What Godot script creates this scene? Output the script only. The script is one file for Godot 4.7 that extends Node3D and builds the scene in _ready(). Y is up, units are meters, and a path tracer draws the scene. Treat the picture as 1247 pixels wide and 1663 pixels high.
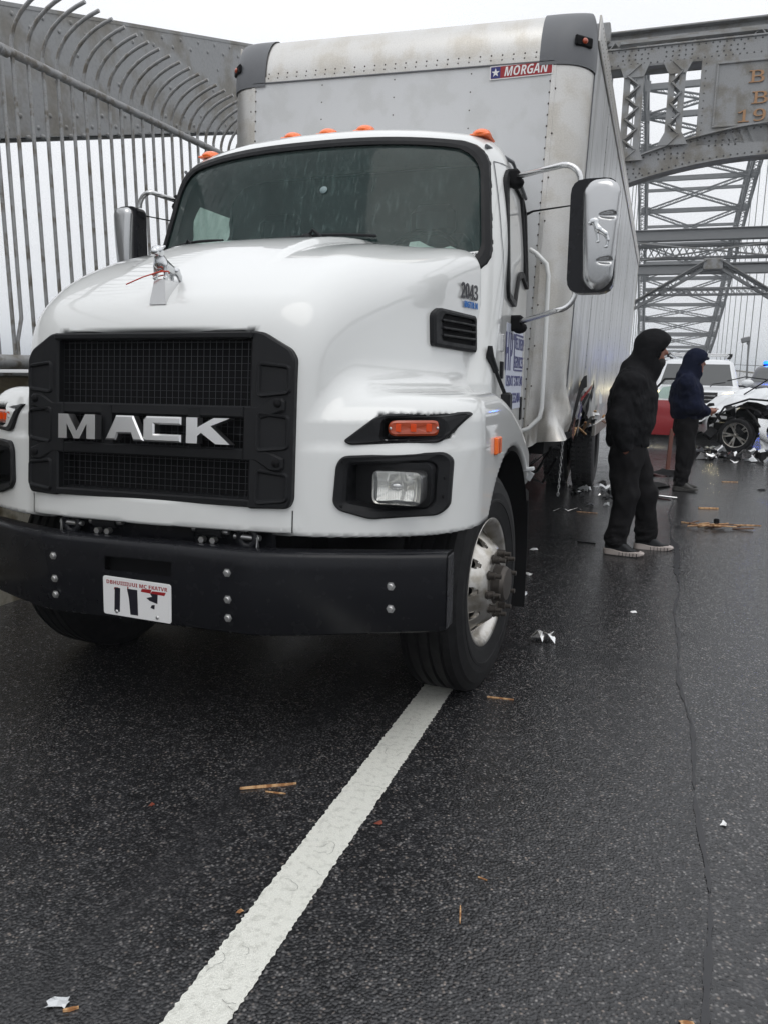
extends Node3D
# A white box lorry stopped on the lane line of a wet steel arch bridge, two men and a crash behind it.
# Lorry coordinates: L(u, y, s): u towards the right of the picture, y up, s behind the front bumper.

var M := {}
var used := {}
var rng := RandomNumberGenerator.new()
const TRUCK := Vector3(-1.83, 0.0, -2.472)

func _ready() -> void:
	rng.seed = 7
	make_camera()
	make_sky()
	make_materials()
	make_road()
	make_fence()
	make_bridge()
	make_truck()
	make_people()
	make_cars()
	make_debris()

func make_camera() -> void:
	var c := Camera3D.new()
	c.name = "camera"
	c.fov = rad_to_deg(2.0 * atan(831.5 / 1261.0))
	c.near = 0.05
	c.far = 3000.0
	c.transform = Transform3D(Basis(Vector3.UP, deg_to_rad(19.0)) * Basis(Vector3.RIGHT, deg_to_rad(-9.94)) * Basis(Vector3.BACK, deg_to_rad(1.38)), Vector3(0, 1.49, 0))
	c.current = true
	add_child(c)

func make_sky() -> void:
	var w := 512
	var h := 256
	var im := Image.create(w, h, false, Image.FORMAT_RGBF)
	var nz := FastNoiseLite.new()
	nz.seed = 3
	nz.frequency = 0.9
	nz.fractal_octaves = 5
	for j in h:
		var el := (0.5 - (j + 0.5) / h) * PI
		for i in w:
			var az := (i + 0.5) / w * TAU
			var d := Vector3(cos(el) * cos(az), sin(el), cos(el) * sin(az))
			var g: float = 0.92 + 0.36 * smoothstep(0.05, 0.95, maxf(d.y, 0.0))
			var n := nz.get_noise_3dv(Vector3(d.x, d.y * 2.2, d.z) * 1.6)
			g *= 1.0 + 0.07 * n
			var c := Color(0.965, 0.985, 1.02) * g
			if d.y < 0.0:
				c = Color(0.32, 0.33, 0.34)
			im.set_pixel(i, j, c)
	var sky := Sky.new()
	var pm := PanoramaSkyMaterial.new()
	pm.panorama = ImageTexture.create_from_image(im)
	sky.sky_material = pm
	var env := Environment.new()
	env.background_mode = Environment.BG_SKY
	env.sky = sky
	env.tonemap_mode = Environment.TONE_MAPPER_LINEAR
	env.tonemap_exposure = 1.06
	env.fog_enabled = true
	env.fog_density = 0.0012
	env.fog_light_color = Color(0.93, 0.95, 0.97)
	env.sdfgi_enabled = true
	env.ssao_enabled = true
	env.ssil_enabled = true
	var we := WorldEnvironment.new()
	we.name = "environment"
	we.environment = env
	add_child(we)
	var sun := DirectionalLight3D.new()
	sun.name = "sun"
	sun.light_energy = 0.2
	sun.light_angular_distance = 40.0
	sun.light_color = Color(1.0, 0.985, 0.96)
	sun.shadow_enabled = true
	sun.rotation_degrees = Vector3(-62, 25, 0)
	add_child(sun)

# ---------------------------------------------------------------- naming
func numbered(n: String) -> String:
	if not used.has(n):
		used[n] = 0
		return n
	used[n] += 1
	return "%s_%03d" % [n, used[n]]

func tag(o: Node3D, label: String, category := "", group := "", kind := "") -> Node3D:
	if label: o.set_meta("label", label)
	if category: o.set_meta("category", category)
	if group: o.set_meta("group", group)
	if kind: o.set_meta("kind", kind)
	return o

func thing(called: String, label: String, category: String, at := Vector3.ZERO, turn := 0.0, group := "") -> Node3D:
	var o := Node3D.new()
	o.name = numbered(called)
	add_child(o)
	o.position = at
	o.rotation.y = turn
	tag(o, label, category, group)
	return o

func put(called: String, mesh: Mesh, mat: Material, parent: Node = self) -> MeshInstance3D:
	var o := MeshInstance3D.new()
	o.mesh = mesh
	o.material_override = mat
	if parent == self:
		o.name = numbered(called)
		add_child(o)
	else:
		var n := called
		var k := 0
		while parent.has_node(n):
			k += 1
			n = "%s_%03d" % [called, k]
		o.name = n
		parent.add_child(o)
	return o

# ---------------------------------------------------------------- mesh helpers
class MB:
	var st := SurfaceTool.new()
	var sg := 1
	func _init() -> void:
		st.begin(Mesh.PRIMITIVE_TRIANGLES)
	func flat() -> MB:
		st.set_smooth_group(-1)
		return self
	func smooth() -> MB:
		sg += 1
		st.set_smooth_group(sg)
		return self
	func tri(a: Vector3, b: Vector3, c: Vector3) -> void:
		st.add_vertex(a)
		st.add_vertex(b)
		st.add_vertex(c)
	func quad(a: Vector3, b: Vector3, c: Vector3, d: Vector3) -> void:
		tri(a, b, c)
		tri(a, c, d)
	func done() -> ArrayMesh:
		st.generate_normals()
		return st.commit()
	# a box with chamfered edges; xf places it
	func box(size: Vector3, at: Vector3, bv := 0.0, bs := Basis.IDENTITY) -> MB:
		flat()
		var h := size * 0.5
		if bv <= 0.0:
			var v: Array[Vector3] = []
			for k in 8:
				v.append(at + bs * Vector3(h.x if k & 1 else -h.x, h.y if k & 2 else -h.y, h.z if k & 4 else -h.z))
			for q in [[0, 1, 3, 2], [5, 4, 6, 7], [4, 0, 2, 6], [1, 5, 7, 3], [2, 3, 7, 6], [4, 5, 1, 0]]:
				quad(v[q[0]], v[q[1]], v[q[2]], v[q[3]])
			return self
		bv = minf(bv, minf(h.x, minf(h.y, h.z)) * 0.98)
		var P := func(sx, sy, sz, ax) -> Vector3:
			var q := Vector3(sx * (h.x - bv), sy * (h.y - bv), sz * (h.z - bv))
			q[ax] = [sx, sy, sz][ax] * h[ax]
			return at + bs * q
		for ax in 3:
			var bx := (ax + 1) % 3
			var cx := (ax + 2) % 3
			for s in [-1.0, 1.0]:
				var co := []
				for e in [[-1, -1], [1, -1], [1, 1], [-1, 1]]:
					var g := [0, 0, 0]
					g[ax] = s
					g[bx] = e[0]
					g[cx] = e[1]
					co.append(P.call(g[0], g[1], g[2], ax))
				if s > 0: quad(co[3], co[2], co[1], co[0])
				else: quad(co[0], co[1], co[2], co[3])
			for s1 in [-1, 1]:
				for s2 in [-1, 1]:
					var e2 := []
					for s3 in [-1, 1]:
						var g2 := [0, 0, 0]
						g2[ax] = s3
						g2[bx] = s1
						g2[cx] = s2
						e2.append([P.call(g2[0], g2[1], g2[2], bx), P.call(g2[0], g2[1], g2[2], cx)])
					if s1 * s2 > 0: quad(e2[0][0], e2[0][1], e2[1][1], e2[1][0])
					else: quad(e2[0][0], e2[1][0], e2[1][1], e2[0][1])
		for sx in [-1, 1]:
			for sy in [-1, 1]:
				for sz in [-1, 1]:
					var a: Vector3 = P.call(sx, sy, sz, 0)
					var b: Vector3 = P.call(sx, sy, sz, 1)
					var c: Vector3 = P.call(sx, sy, sz, 2)
					if sx * sy * sz > 0: tri(a, c, b)
					else: tri(a, b, c)
		return self
	# a bar of rectangular section from a to b
	func bar(a: Vector3, b: Vector3, wide: float, thick: float, up := Vector3.UP, bv := 0.0) -> MB:
		var d := (b - a).normalized()
		var x := up.cross(d)
		if x.length() < 0.01: x = Vector3.RIGHT.cross(d)
		x = x.normalized()
		var y := d.cross(x)
		return box(Vector3(wide, thick, (b - a).length()), (a + b) * 0.5, bv, Basis(x, y, d))
	func tube(path: Array, r, n := 10, caps := true, closed := false) -> MB:
		smooth()
		var rings := []
		var m := path.size()
		var up := Vector3.ZERO
		for i in m:
			var d: Vector3
			if closed: d = path[(i + 1) % m] - path[(i - 1 + m) % m]
			else: d = path[mini(i + 1, m - 1)] - path[maxi(i - 1, 0)]
			d = d.normalized()
			if up == Vector3.ZERO:
				up = Vector3.UP if absf(d.y) < 0.9 else Vector3.RIGHT
			var x := up.cross(d).normalized()
			var y := d.cross(x)
			up = y
			var rr: float = r[i] if r is Array else r
			var ring := []
			for k in n:
				var t := TAU * k / n
				ring.append(path[i] + (x * cos(t) + y * sin(t)) * rr)
			rings.append(ring)
		for i in (m if closed else m - 1):
			var p: Array = rings[i]
			var q: Array = rings[(i + 1) % m]
			for k in n:
				var l := (k + 1) % n
				quad(p[k], q[k], q[l], p[l])
		if caps and not closed:
			flat()
			for k in range(1, n - 1):
				tri(rings[0][0], rings[0][k], rings[0][k + 1])
				tri(rings[m - 1][0], rings[m - 1][k + 1], rings[m - 1][k])
		return self
	# profile of Vector2(radius, height) turned about the y axis of xf
	func lathe(prof: Array, n: int, xf := Transform3D.IDENTITY, soft := true) -> MB:
		if soft: smooth()
		for i in prof.size() - 1:
			if not soft: smooth()
			var a: Vector2 = prof[i]
			var b: Vector2 = prof[i + 1]
			for k in n:
				var t0 := TAU * k / n
				var t1 := TAU * (k + 1) / n
				var p := xf * Vector3(a.x * cos(t0), a.y, a.x * sin(t0))
				var q := xf * Vector3(a.x * cos(t1), a.y, a.x * sin(t1))
				var u := xf * Vector3(b.x * cos(t0), b.y, b.x * sin(t0))
				var v := xf * Vector3(b.x * cos(t1), b.y, b.x * sin(t1))
				if a.x < 1e-5: tri(p, u, v)
				elif b.x < 1e-5: tri(p, u, q)
				else: quad(p, u, v, q)
		return self
	func ball(c: Vector3, r: Vector3, n := 10, m := 6, bs := Basis.IDENTITY) -> MB:
		var prof := []
		for i in m + 1:
			var t := PI * i / m
			prof.append(Vector2(sin(t) if i > 0 and i < m else 0.0, -cos(t)))
		return lathe(prof, n, Transform3D(bs * Basis.from_scale(r), c))
	# rivet heads: small domes on a surface with the given normal
	func dome(c: Vector3, nrm: Vector3, r: float, n := 6, hgt := 0.55) -> MB:
		var x := nrm.cross(Vector3.UP if absf(nrm.y) < 0.9 else Vector3.RIGHT).normalized()
		var bs := Basis(x, nrm, x.cross(nrm))
		return lathe([Vector2(r, 0), Vector2(r * 0.8, r * hgt * 0.7), Vector2(0, r * hgt)], n, Transform3D(bs, c))
	# polygon (x, y) pushed from z0 to z1 of xf, with an optional bevel at z1
	func prism(poly: PackedVector2Array, z0: float, z1: float, xf := Transform3D.IDENTITY, bv := 0.0) -> MB:
		if Geometry2D.is_polygon_clockwise(poly): poly.reverse()
		var front := poly
		if bv > 0.0:
			var off := Geometry2D.offset_polygon(poly, -bv, Geometry2D.JOIN_MITER)
			if off.size() == 1 and off[0].size() == poly.size():
				front = off[0]
				if Geometry2D.is_polygon_clockwise(front): front.reverse()
				var best := 0
				for k in poly.size():
					if front[k].distance_squared_to(poly[0]) < front[best].distance_squared_to(poly[0]): best = k
				var f2 := PackedVector2Array()
				for k in poly.size(): f2.append(front[(k + best) % poly.size()])
				front = f2
			else: bv = 0.0
		flat()
		var n := poly.size()
		var zb := z1 - signf(z1 - z0) * bv
		var sw := z1 < z0
		for k in n:
			var l := (k + 1) % n
			var a := xf * Vector3(poly[k].x, poly[k].y, z0)
			var b := xf * Vector3(poly[l].x, poly[l].y, z0)
			var c := xf * Vector3(poly[l].x, poly[l].y, zb)
			var d := xf * Vector3(poly[k].x, poly[k].y, zb)
			if sw: quad(a, b, c, d)
			else: quad(d, c, b, a)
			if bv > 0.0:
				var e := xf * Vector3(front[l].x, front[l].y, z1)
				var f := xf * Vector3(front[k].x, front[k].y, z1)
				if sw: quad(d, c, e, f)
				else: quad(f, e, c, d)
		var t := Geometry2D.triangulate_polygon(front)
		for k in range(0, t.size(), 3):
			var q := [front[t[k]], front[t[k + 1]], front[t[k + 2]]]
			var ccw: bool = (q[1] - q[0]).cross(q[2] - q[0]) > 0
			if ccw == sw: tri(xf * Vector3(q[0].x, q[0].y, z1), xf * Vector3(q[1].x, q[1].y, z1), xf * Vector3(q[2].x, q[2].y, z1))
			else: tri(xf * Vector3(q[0].x, q[0].y, z1), xf * Vector3(q[2].x, q[2].y, z1), xf * Vector3(q[1].x, q[1].y, z1))
		t = Geometry2D.triangulate_polygon(poly)
		for k in range(0, t.size(), 3):
			var q := [poly[t[k]], poly[t[k + 1]], poly[t[k + 2]]]
			var ccw: bool = (q[1] - q[0]).cross(q[2] - q[0]) > 0
			if ccw != sw: tri(xf * Vector3(q[0].x, q[0].y, z0), xf * Vector3(q[1].x, q[1].y, z0), xf * Vector3(q[2].x, q[2].y, z0))
			else: tri(xf * Vector3(q[0].x, q[0].y, z0), xf * Vector3(q[2].x, q[2].y, z0), xf * Vector3(q[1].x, q[1].y, z0))
		return self
	# rows of points joined into a sheet
	func sheet(rows: Array, closed := false, soft := true) -> MB:
		if soft: smooth()
		else: flat()
		for i in rows.size() - 1:
			var n: int = rows[i].size()
			for k in (n if closed else n - 1):
				var l := (k + 1) % n
				quad(rows[i][k], rows[i + 1][k], rows[i + 1][l], rows[i][l])
		return self
	func fan(ring: Array, rev := false) -> MB:
		flat()
		var c := Vector3.ZERO
		for p in ring: c += p
		c /= ring.size()
		for k in ring.size():
			var l := (k + 1) % ring.size()
			if rev: tri(c, ring[l], ring[k])
			else: tri(c, ring[k], ring[l])
		return self

func cbox(size: Vector3, at := Vector3.ZERO, bv := 0.0) -> ArrayMesh:
	return MB.new().box(size, at, bv).done()

# polygon with rounded corners
func rpoly(pts: Array, r: float, n := 4) -> PackedVector2Array:
	var out := PackedVector2Array()
	var m := pts.size()
	for i in m:
		var p: Vector2 = pts[i]
		var a: Vector2 = pts[(i - 1 + m) % m] - p
		var b: Vector2 = pts[(i + 1) % m] - p
		var t := minf(r, minf(a.length(), b.length()) * 0.48)
		var p0 := p + a.normalized() * t
		var p1 := p + b.normalized() * t
		for k in n + 1:
			var f := float(k) / n
			out.append(p0.lerp(p, f).lerp(p.lerp(p1, f), f))
	return out

func rrect(cx: float, cy: float, w: float, h: float, r: float, n := 4) -> PackedVector2Array:
	return rpoly([Vector2(cx - w / 2, cy - h / 2), Vector2(cx + w / 2, cy - h / 2), Vector2(cx + w / 2, cy + h / 2), Vector2(cx - w / 2, cy + h / 2)], r, n)

func smax(a: float, b: float, k: float) -> float:
	var h := maxf(k - absf(a - b), 0.0)
	return maxf(a, b) + h * h * 0.25 / k

func smin(a: float, b: float, k: float) -> float:
	var h := maxf(k - absf(a - b), 0.0)
	return minf(a, b) - h * h * 0.25 / k

func capsule(p: Vector3, a: Vector3, b: Vector3, ra: float, rb: float) -> float:
	var ab := b - a
	var t := clampf((p - a).dot(ab) / ab.length_squared(), 0.0, 1.0)
	return p.distance_to(a + ab * t) - lerpf(ra, rb, t)

func ellipsoid(p: Vector3, c: Vector3, r: Vector3) -> float:
	var q := (p - c) / r
	var k := q.length()
	return (k - 1.0) * minf(r.x, minf(r.y, r.z)) if k < 1e-4 else k * (k - 1.0) / (q / r).length()

# surface nets: the zero level of f inside the box, as a smooth mesh
func nets(f: Callable, lo: Vector3, hi: Vector3, cell: float, lip := 1.25, mirror := false) -> ArrayMesh:
	# mirror: f is the same on both sides of x = 0, which is then the middle of the box
	var B := 4
	if mirror:
		var half_n := ceilf(hi.x / cell / B)
		hi.x = half_n * B * cell - 1e-4
		lo.x = -half_n * B * cell
	var bx := int(ceil((hi.x - lo.x) / cell / B))
	var by := int(ceil((hi.y - lo.y) / cell / B))
	var bz := int(ceil((hi.z - lo.z) / cell / B))
	var nx := bx * B + 1
	var ny := by * B + 1
	var nz := bz * B + 1
	var val := PackedFloat32Array()
	val.resize(nx * ny * nz)
	val.fill(1e9)
	var half := B * cell * 0.5
	var reach := half * 1.7321 * lip + cell
	var live := PackedInt32Array()
	var i0 := bx / 2 - 1 if mirror else 0
	var mid := bx / 2 * B
	for k in bz:
		for j in by:
			for i in range(i0, bx):
				var c := lo + Vector3(i * B * cell + half, j * B * cell + half, k * B * cell + half)
				if absf(f.call(c)) < reach:
					live.append(i)
					live.append(j)
					live.append(k)
	for q in range(0, live.size(), 3):
		for c in B + 1:
			for b in B + 1:
				var row := ((live[q + 2] * B + c) * ny + live[q + 1] * B + b) * nx + live[q] * B
				for a in B + 1:
					if val[row + a] > 1e8:
						val[row + a] = f.call(lo + Vector3(live[q] * B + a, live[q + 1] * B + b, live[q + 2] * B + c) * cell)
	var vid := PackedInt32Array()
	vid.resize(nx * ny * nz)
	vid.fill(-1)
	var vs := PackedVector3Array()
	var ns := PackedVector3Array()
	var cells := PackedInt32Array()
	var off := [0, 1, nx, nx + 1, nx * ny, nx * ny + 1, nx * ny + nx, nx * ny + nx + 1]
	var ed := [[0, 1], [2, 3], [4, 5], [6, 7], [0, 2], [1, 3], [4, 6], [5, 7], [0, 4], [1, 5], [2, 6], [3, 7]]
	var e := cell * 0.25
	for q in range(0, live.size(), 3):
		for c in B:
			for b in B:
				for a in B:
					var x := live[q] * B + a
					var y := live[q + 1] * B + b
					var z := live[q + 2] * B + c
					var at := (z * ny + y) * nx + x
					var inside := 0
					for o in 8:
						if val[at + off[o]] < 0.0: inside += 1
					if inside == 0 or inside == 8: continue
					var s := Vector3.ZERO
					var m := 0
					for g in ed:
						var v0 := val[at + off[g[0]]]
						var v1 := val[at + off[g[1]]]
						if (v0 < 0.0) != (v1 < 0.0):
							var t := v0 / (v0 - v1)
							var g0: int = g[0]
							var g1: int = g[1]
							s += Vector3(g0 & 1, (g0 >> 1) & 1, g0 >> 2).lerp(Vector3(g1 & 1, (g1 >> 1) & 1, g1 >> 2), t)
							m += 1
					var p := lo + (Vector3(x, y, z) + s / m) * cell
					var nn := Vector3(f.call(p + Vector3(e, 0, 0)) - f.call(p - Vector3(e, 0, 0)), f.call(p + Vector3(0, e, 0)) - f.call(p - Vector3(0, e, 0)), f.call(p + Vector3(0, 0, e)) - f.call(p - Vector3(0, 0, e)))
					var gl := nn.length() / (2.0 * e)
					nn = nn.normalized()
					if gl > 0.2:
						p -= nn * clampf(f.call(p) / gl, -cell * 0.6, cell * 0.6)
					vid[at] = vs.size()
					vs.append(p)
					ns.append(nn)
					cells.append(x)
					cells.append(y)
					cells.append(z)
	var idx := PackedInt32Array()
	var st3 := [1, nx, nx * ny]
	var count := vs.size()
	if mirror:
		for k in count:
			vs.append(Vector3(-vs[k].x, vs[k].y, vs[k].z))
			ns.append(Vector3(-ns[k].x, ns[k].y, ns[k].z))
	for q in range(0, cells.size(), 3):
		var x := cells[q]
		var y := cells[q + 1]
		var z := cells[q + 2]
		var at := (z * ny + y) * nx + x
		var xyz := [x, y, z]
		for ax in 3:
			var b: int = st3[(ax + 1) % 3]
			var c: int = st3[(ax + 2) % 3]
			if xyz[(ax + 1) % 3] == 0 or xyz[(ax + 2) % 3] == 0: continue
			var v0 := val[at]
			var v1 := val[at + st3[ax]]
			if v1 > 1e8 or (v0 < 0.0) == (v1 < 0.0): continue
			var q0 := vid[at]
			var q1 := vid[at - b]
			var q2 := vid[at - b - c]
			var q3 := vid[at - c]
			if q1 < 0 or q2 < 0 or q3 < 0: continue
			if mirror and x < mid: continue
			if v0 < 0.0: idx.append_array([q0, q2, q1, q0, q3, q2])
			else: idx.append_array([q0, q1, q2, q0, q2, q3])
			if mirror and (ax == 0 or x > mid):
				var n0 := count + q0
				var n1 := count + q1
				var n2 := count + q2
				var n3 := count + q3
				if v0 < 0.0: idx.append_array([n0, n1, n2, n0, n2, n3])
				else: idx.append_array([n0, n2, n1, n0, n3, n2])
	var arr := []
	arr.resize(Mesh.ARRAY_MAX)
	arr[Mesh.ARRAY_VERTEX] = vs
	arr[Mesh.ARRAY_NORMAL] = ns
	arr[Mesh.ARRAY_INDEX] = idx
	var am := ArrayMesh.new()
	am.add_surface_from_arrays(Mesh.PRIMITIVE_TRIANGLES, arr)
	return am

func words(s: String, high: float, deep := 0.003, bold := true, serif := false, stretch := 1.0) -> TextMesh:
	var t := TextMesh.new()
	var f := SystemFont.new()
	f.font_names = PackedStringArray(["Droid Serif" if serif else "Droid Sans"])
	f.font_weight = 700 if bold else 400
	t.font = f
	t.text = s
	t.font_size = 64
	t.pixel_size = high / 46.0
	t.depth = deep
	t.curve_step = 2.0
	return t

# places flat print on a curved face: x along the face, y up it, z outwards
func on_face(f: Callable, p: Vector3, lift: float) -> Transform3D:
	var e := 0.03
	var n := Vector3(f.call(p + Vector3(e, 0, 0)) - f.call(p - Vector3(e, 0, 0)), f.call(p + Vector3(0, e, 0)) - f.call(p - Vector3(0, e, 0)), f.call(p + Vector3(0, 0, e)) - f.call(p - Vector3(0, 0, e))).normalized()
	var x := Vector3.UP.cross(n).normalized()
	return Transform3D(Basis(x, n.cross(x), n), p + n * lift)

func L(u: float, y: float, s: float) -> Vector3:
	return Vector3(u, y, -s)
# ---------------------------------------------------------------- materials
func lin(r: float, g: float, b: float) -> Color:
	return Color(r, g, b).linear_to_srgb()

func mat(c: Color, rough := 0.6, metal := 0.0) -> StandardMaterial3D:
	var m := StandardMaterial3D.new()
	m.albedo_color = c
	m.roughness = rough
	m.metallic = metal
	return m

func noise_img(size: int, freq: float, sd: int, kind := FastNoiseLite.TYPE_SIMPLEX_SMOOTH, oct := 4, ret := -1) -> Image:
	var n := FastNoiseLite.new()
	n.seed = sd
	n.noise_type = kind
	n.frequency = freq
	n.fractal_octaves = oct
	if oct <= 1: n.fractal_type = FastNoiseLite.FRACTAL_NONE
	if ret >= 0:
		n.cellular_return_type = ret
		n.cellular_jitter = 1.0
	return n.get_seamless_image(size, size)

# a colour picture: two colours mixed by a noise, with a second finer noise on top
func stain(size: int, a: Color, b: Color, f1: float, f2: float, sd: int, lo := 0.35, hi := 0.75, fine := 0.12, sx := 1, sy := 1) -> ImageTexture:
	var n1 := noise_img(size, f1, sd).get_data()
	var n2 := noise_img(size, f2, sd + 1).get_data()
	var out := PackedByteArray()
	out.resize(size * size * 3)
	for j in size:
		for i in size:
			var k := j * size + i
			var t := smoothstep(lo, hi, n1[((j * sy) % size) * size + (i * sx) % size] / 255.0)
			var g := 1.0 + fine * (n2[k] / 127.5 - 1.0)
			out[k * 3] = clampi(int(lerpf(a.r, b.r, t) * g * 255.0), 0, 255)
			out[k * 3 + 1] = clampi(int(lerpf(a.g, b.g, t) * g * 255.0), 0, 255)
			out[k * 3 + 2] = clampi(int(lerpf(a.b, b.b, t) * g * 255.0), 0, 255)
	return ImageTexture.create_from_image(Image.create_from_data(size, size, false, Image.FORMAT_RGB8, out))

func grey_tex(size: int, lo: float, hi: float, f: float, sd: int, oct := 4) -> ImageTexture:
	var n := noise_img(size, f, sd, FastNoiseLite.TYPE_SIMPLEX_SMOOTH, oct).get_data()
	for k in n.size(): n[k] = clampi(int(lerpf(lo, hi, n[k] / 255.0) * 255.0), 0, 255)
	return ImageTexture.create_from_image(Image.create_from_data(size, size, false, Image.FORMAT_L8, n))

func normal_tex(im: Image, strength: float) -> ImageTexture:
	var c := im.duplicate()
	c.convert(Image.FORMAT_RGBA8)
	c.bump_map_to_normal_map(strength)
	return ImageTexture.create_from_image(c)

func tri(m: StandardMaterial3D, scale: float, world := false) -> StandardMaterial3D:
	m.uv1_triplanar = true
	m.uv1_world_triplanar = world
	m.uv1_scale = Vector3.ONE * scale
	return m

# round droplets standing on wet paint and glass, as a height picture
func drops_img(size: int, count: int, rmin: float, rmax: float, sd: int, runs := 0) -> Image:
	var r := RandomNumberGenerator.new()
	r.seed = sd
	var buf := PackedByteArray()
	buf.resize(size * size)
	for q in count:
		var cx := r.randf() * size
		var cy := r.randf() * size
		var rad := rmin + (rmax - rmin) * pow(r.randf(), 3.0)
		var ly := 1.0
		if q < runs: ly = r.randf_range(4.0, 14.0)
		var ry := rad * ly
		for j in range(int(cy - ry) - 1, int(cy + ry) + 2):
			for i in range(int(cx - rad) - 1, int(cx + rad) + 2):
				var dx := (i - cx + 0.4 * sin(j * 0.2 + q)) / rad
				var dy := (j - cy) / ry
				var d := 1.0 - dx * dx - dy * dy
				if d > 0.0:
					var at := posmod(j, size) * size + posmod(i, size)
					buf[at] = maxi(buf[at], int(255.0 * sqrt(d)))
	return Image.create_from_data(size, size, false, Image.FORMAT_L8, buf)

func asphalt(sd: int, rough_lo: float, rough_hi: float, tone: float) -> StandardMaterial3D:
	var n := 1536
	var stone := noise_img(n, 0.24, sd, FastNoiseLite.TYPE_CELLULAR, 1, FastNoiseLite.RETURN_CELL_VALUE).get_data()
	var gap := noise_img(n, 0.24, sd, FastNoiseLite.TYPE_CELLULAR, 1, FastNoiseLite.RETURN_DISTANCE).get_data()
	var wide := noise_img(n, 0.004, sd + 2, FastNoiseLite.TYPE_SIMPLEX_SMOOTH, 4).get_data()
	var mid := noise_img(n, 0.03, sd + 3, FastNoiseLite.TYPE_SIMPLEX_SMOOTH, 3).get_data()
	var col := PackedByteArray()
	col.resize(n * n * 3)
	var ro := PackedByteArray()
	ro.resize(n * n)
	var hg := PackedByteArray()
	hg.resize(n * n)
	for k in n * n:
		var st: int = stone[k]
		var dd: float = gap[k] / 255.0
		var w: float = wide[k] / 255.0
		var md: float = mid[k] / 255.0
		# most stones are black with bitumen, some are worn to bare grey or tan
		var core := clampf(1.3 - dd * 1.6, 0.0, 1.0)
		var bare := 0.0
		if st > 190: bare = (st - 190) / 65.0 * (0.30 + 0.8 * md)
		elif st > 120: bare = 0.22 * md
		var v := (34.0 + 15.0 * md + 8.0 * (w - 0.5)) * tone * (0.72 + 0.56 * st / 255.0 * core) 
		var t := bare * core
		var warm := 1.0 if st % 3 else 1.12
		col[k * 3] = clampi(int(v + t * 92.0 * warm), 0, 255)
		col[k * 3 + 1] = clampi(int(v * 1.01 + t * 87.0), 0, 255)
		col[k * 3 + 2] = clampi(int(v * 1.04 + t * 80.0 / warm), 0, 255)
		var wet := clampf(0.5 + (w - 0.5) * 1.2 + (md - 0.5) * 0.5, 0.0, 1.0)
		ro[k] = clampi(int(255.0 * lerpf(rough_lo, rough_hi, wet)), 8, 255)
		hg[k] = clampi(int(255.0 * (0.15 + 0.55 * core * (0.5 + 0.5 * st / 255.0) + 0.3 * md)), 0, 255)
	var m := StandardMaterial3D.new()
	m.albedo_texture = ImageTexture.create_from_image(Image.create_from_data(n, n, false, Image.FORMAT_RGB8, col))
	m.roughness_texture = ImageTexture.create_from_image(Image.create_from_data(n, n, false, Image.FORMAT_L8, ro))
	m.roughness_texture_channel = BaseMaterial3D.TEXTURE_CHANNEL_RED
	m.roughness = 1.0
	m.heightmap_enabled = true
	m.heightmap_texture = ImageTexture.create_from_image(Image.create_from_data(n, n, false, Image.FORMAT_L8, hg))
	m.heightmap_scale = 0.30
	m.metallic_specular = 0.5
	return m

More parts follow.
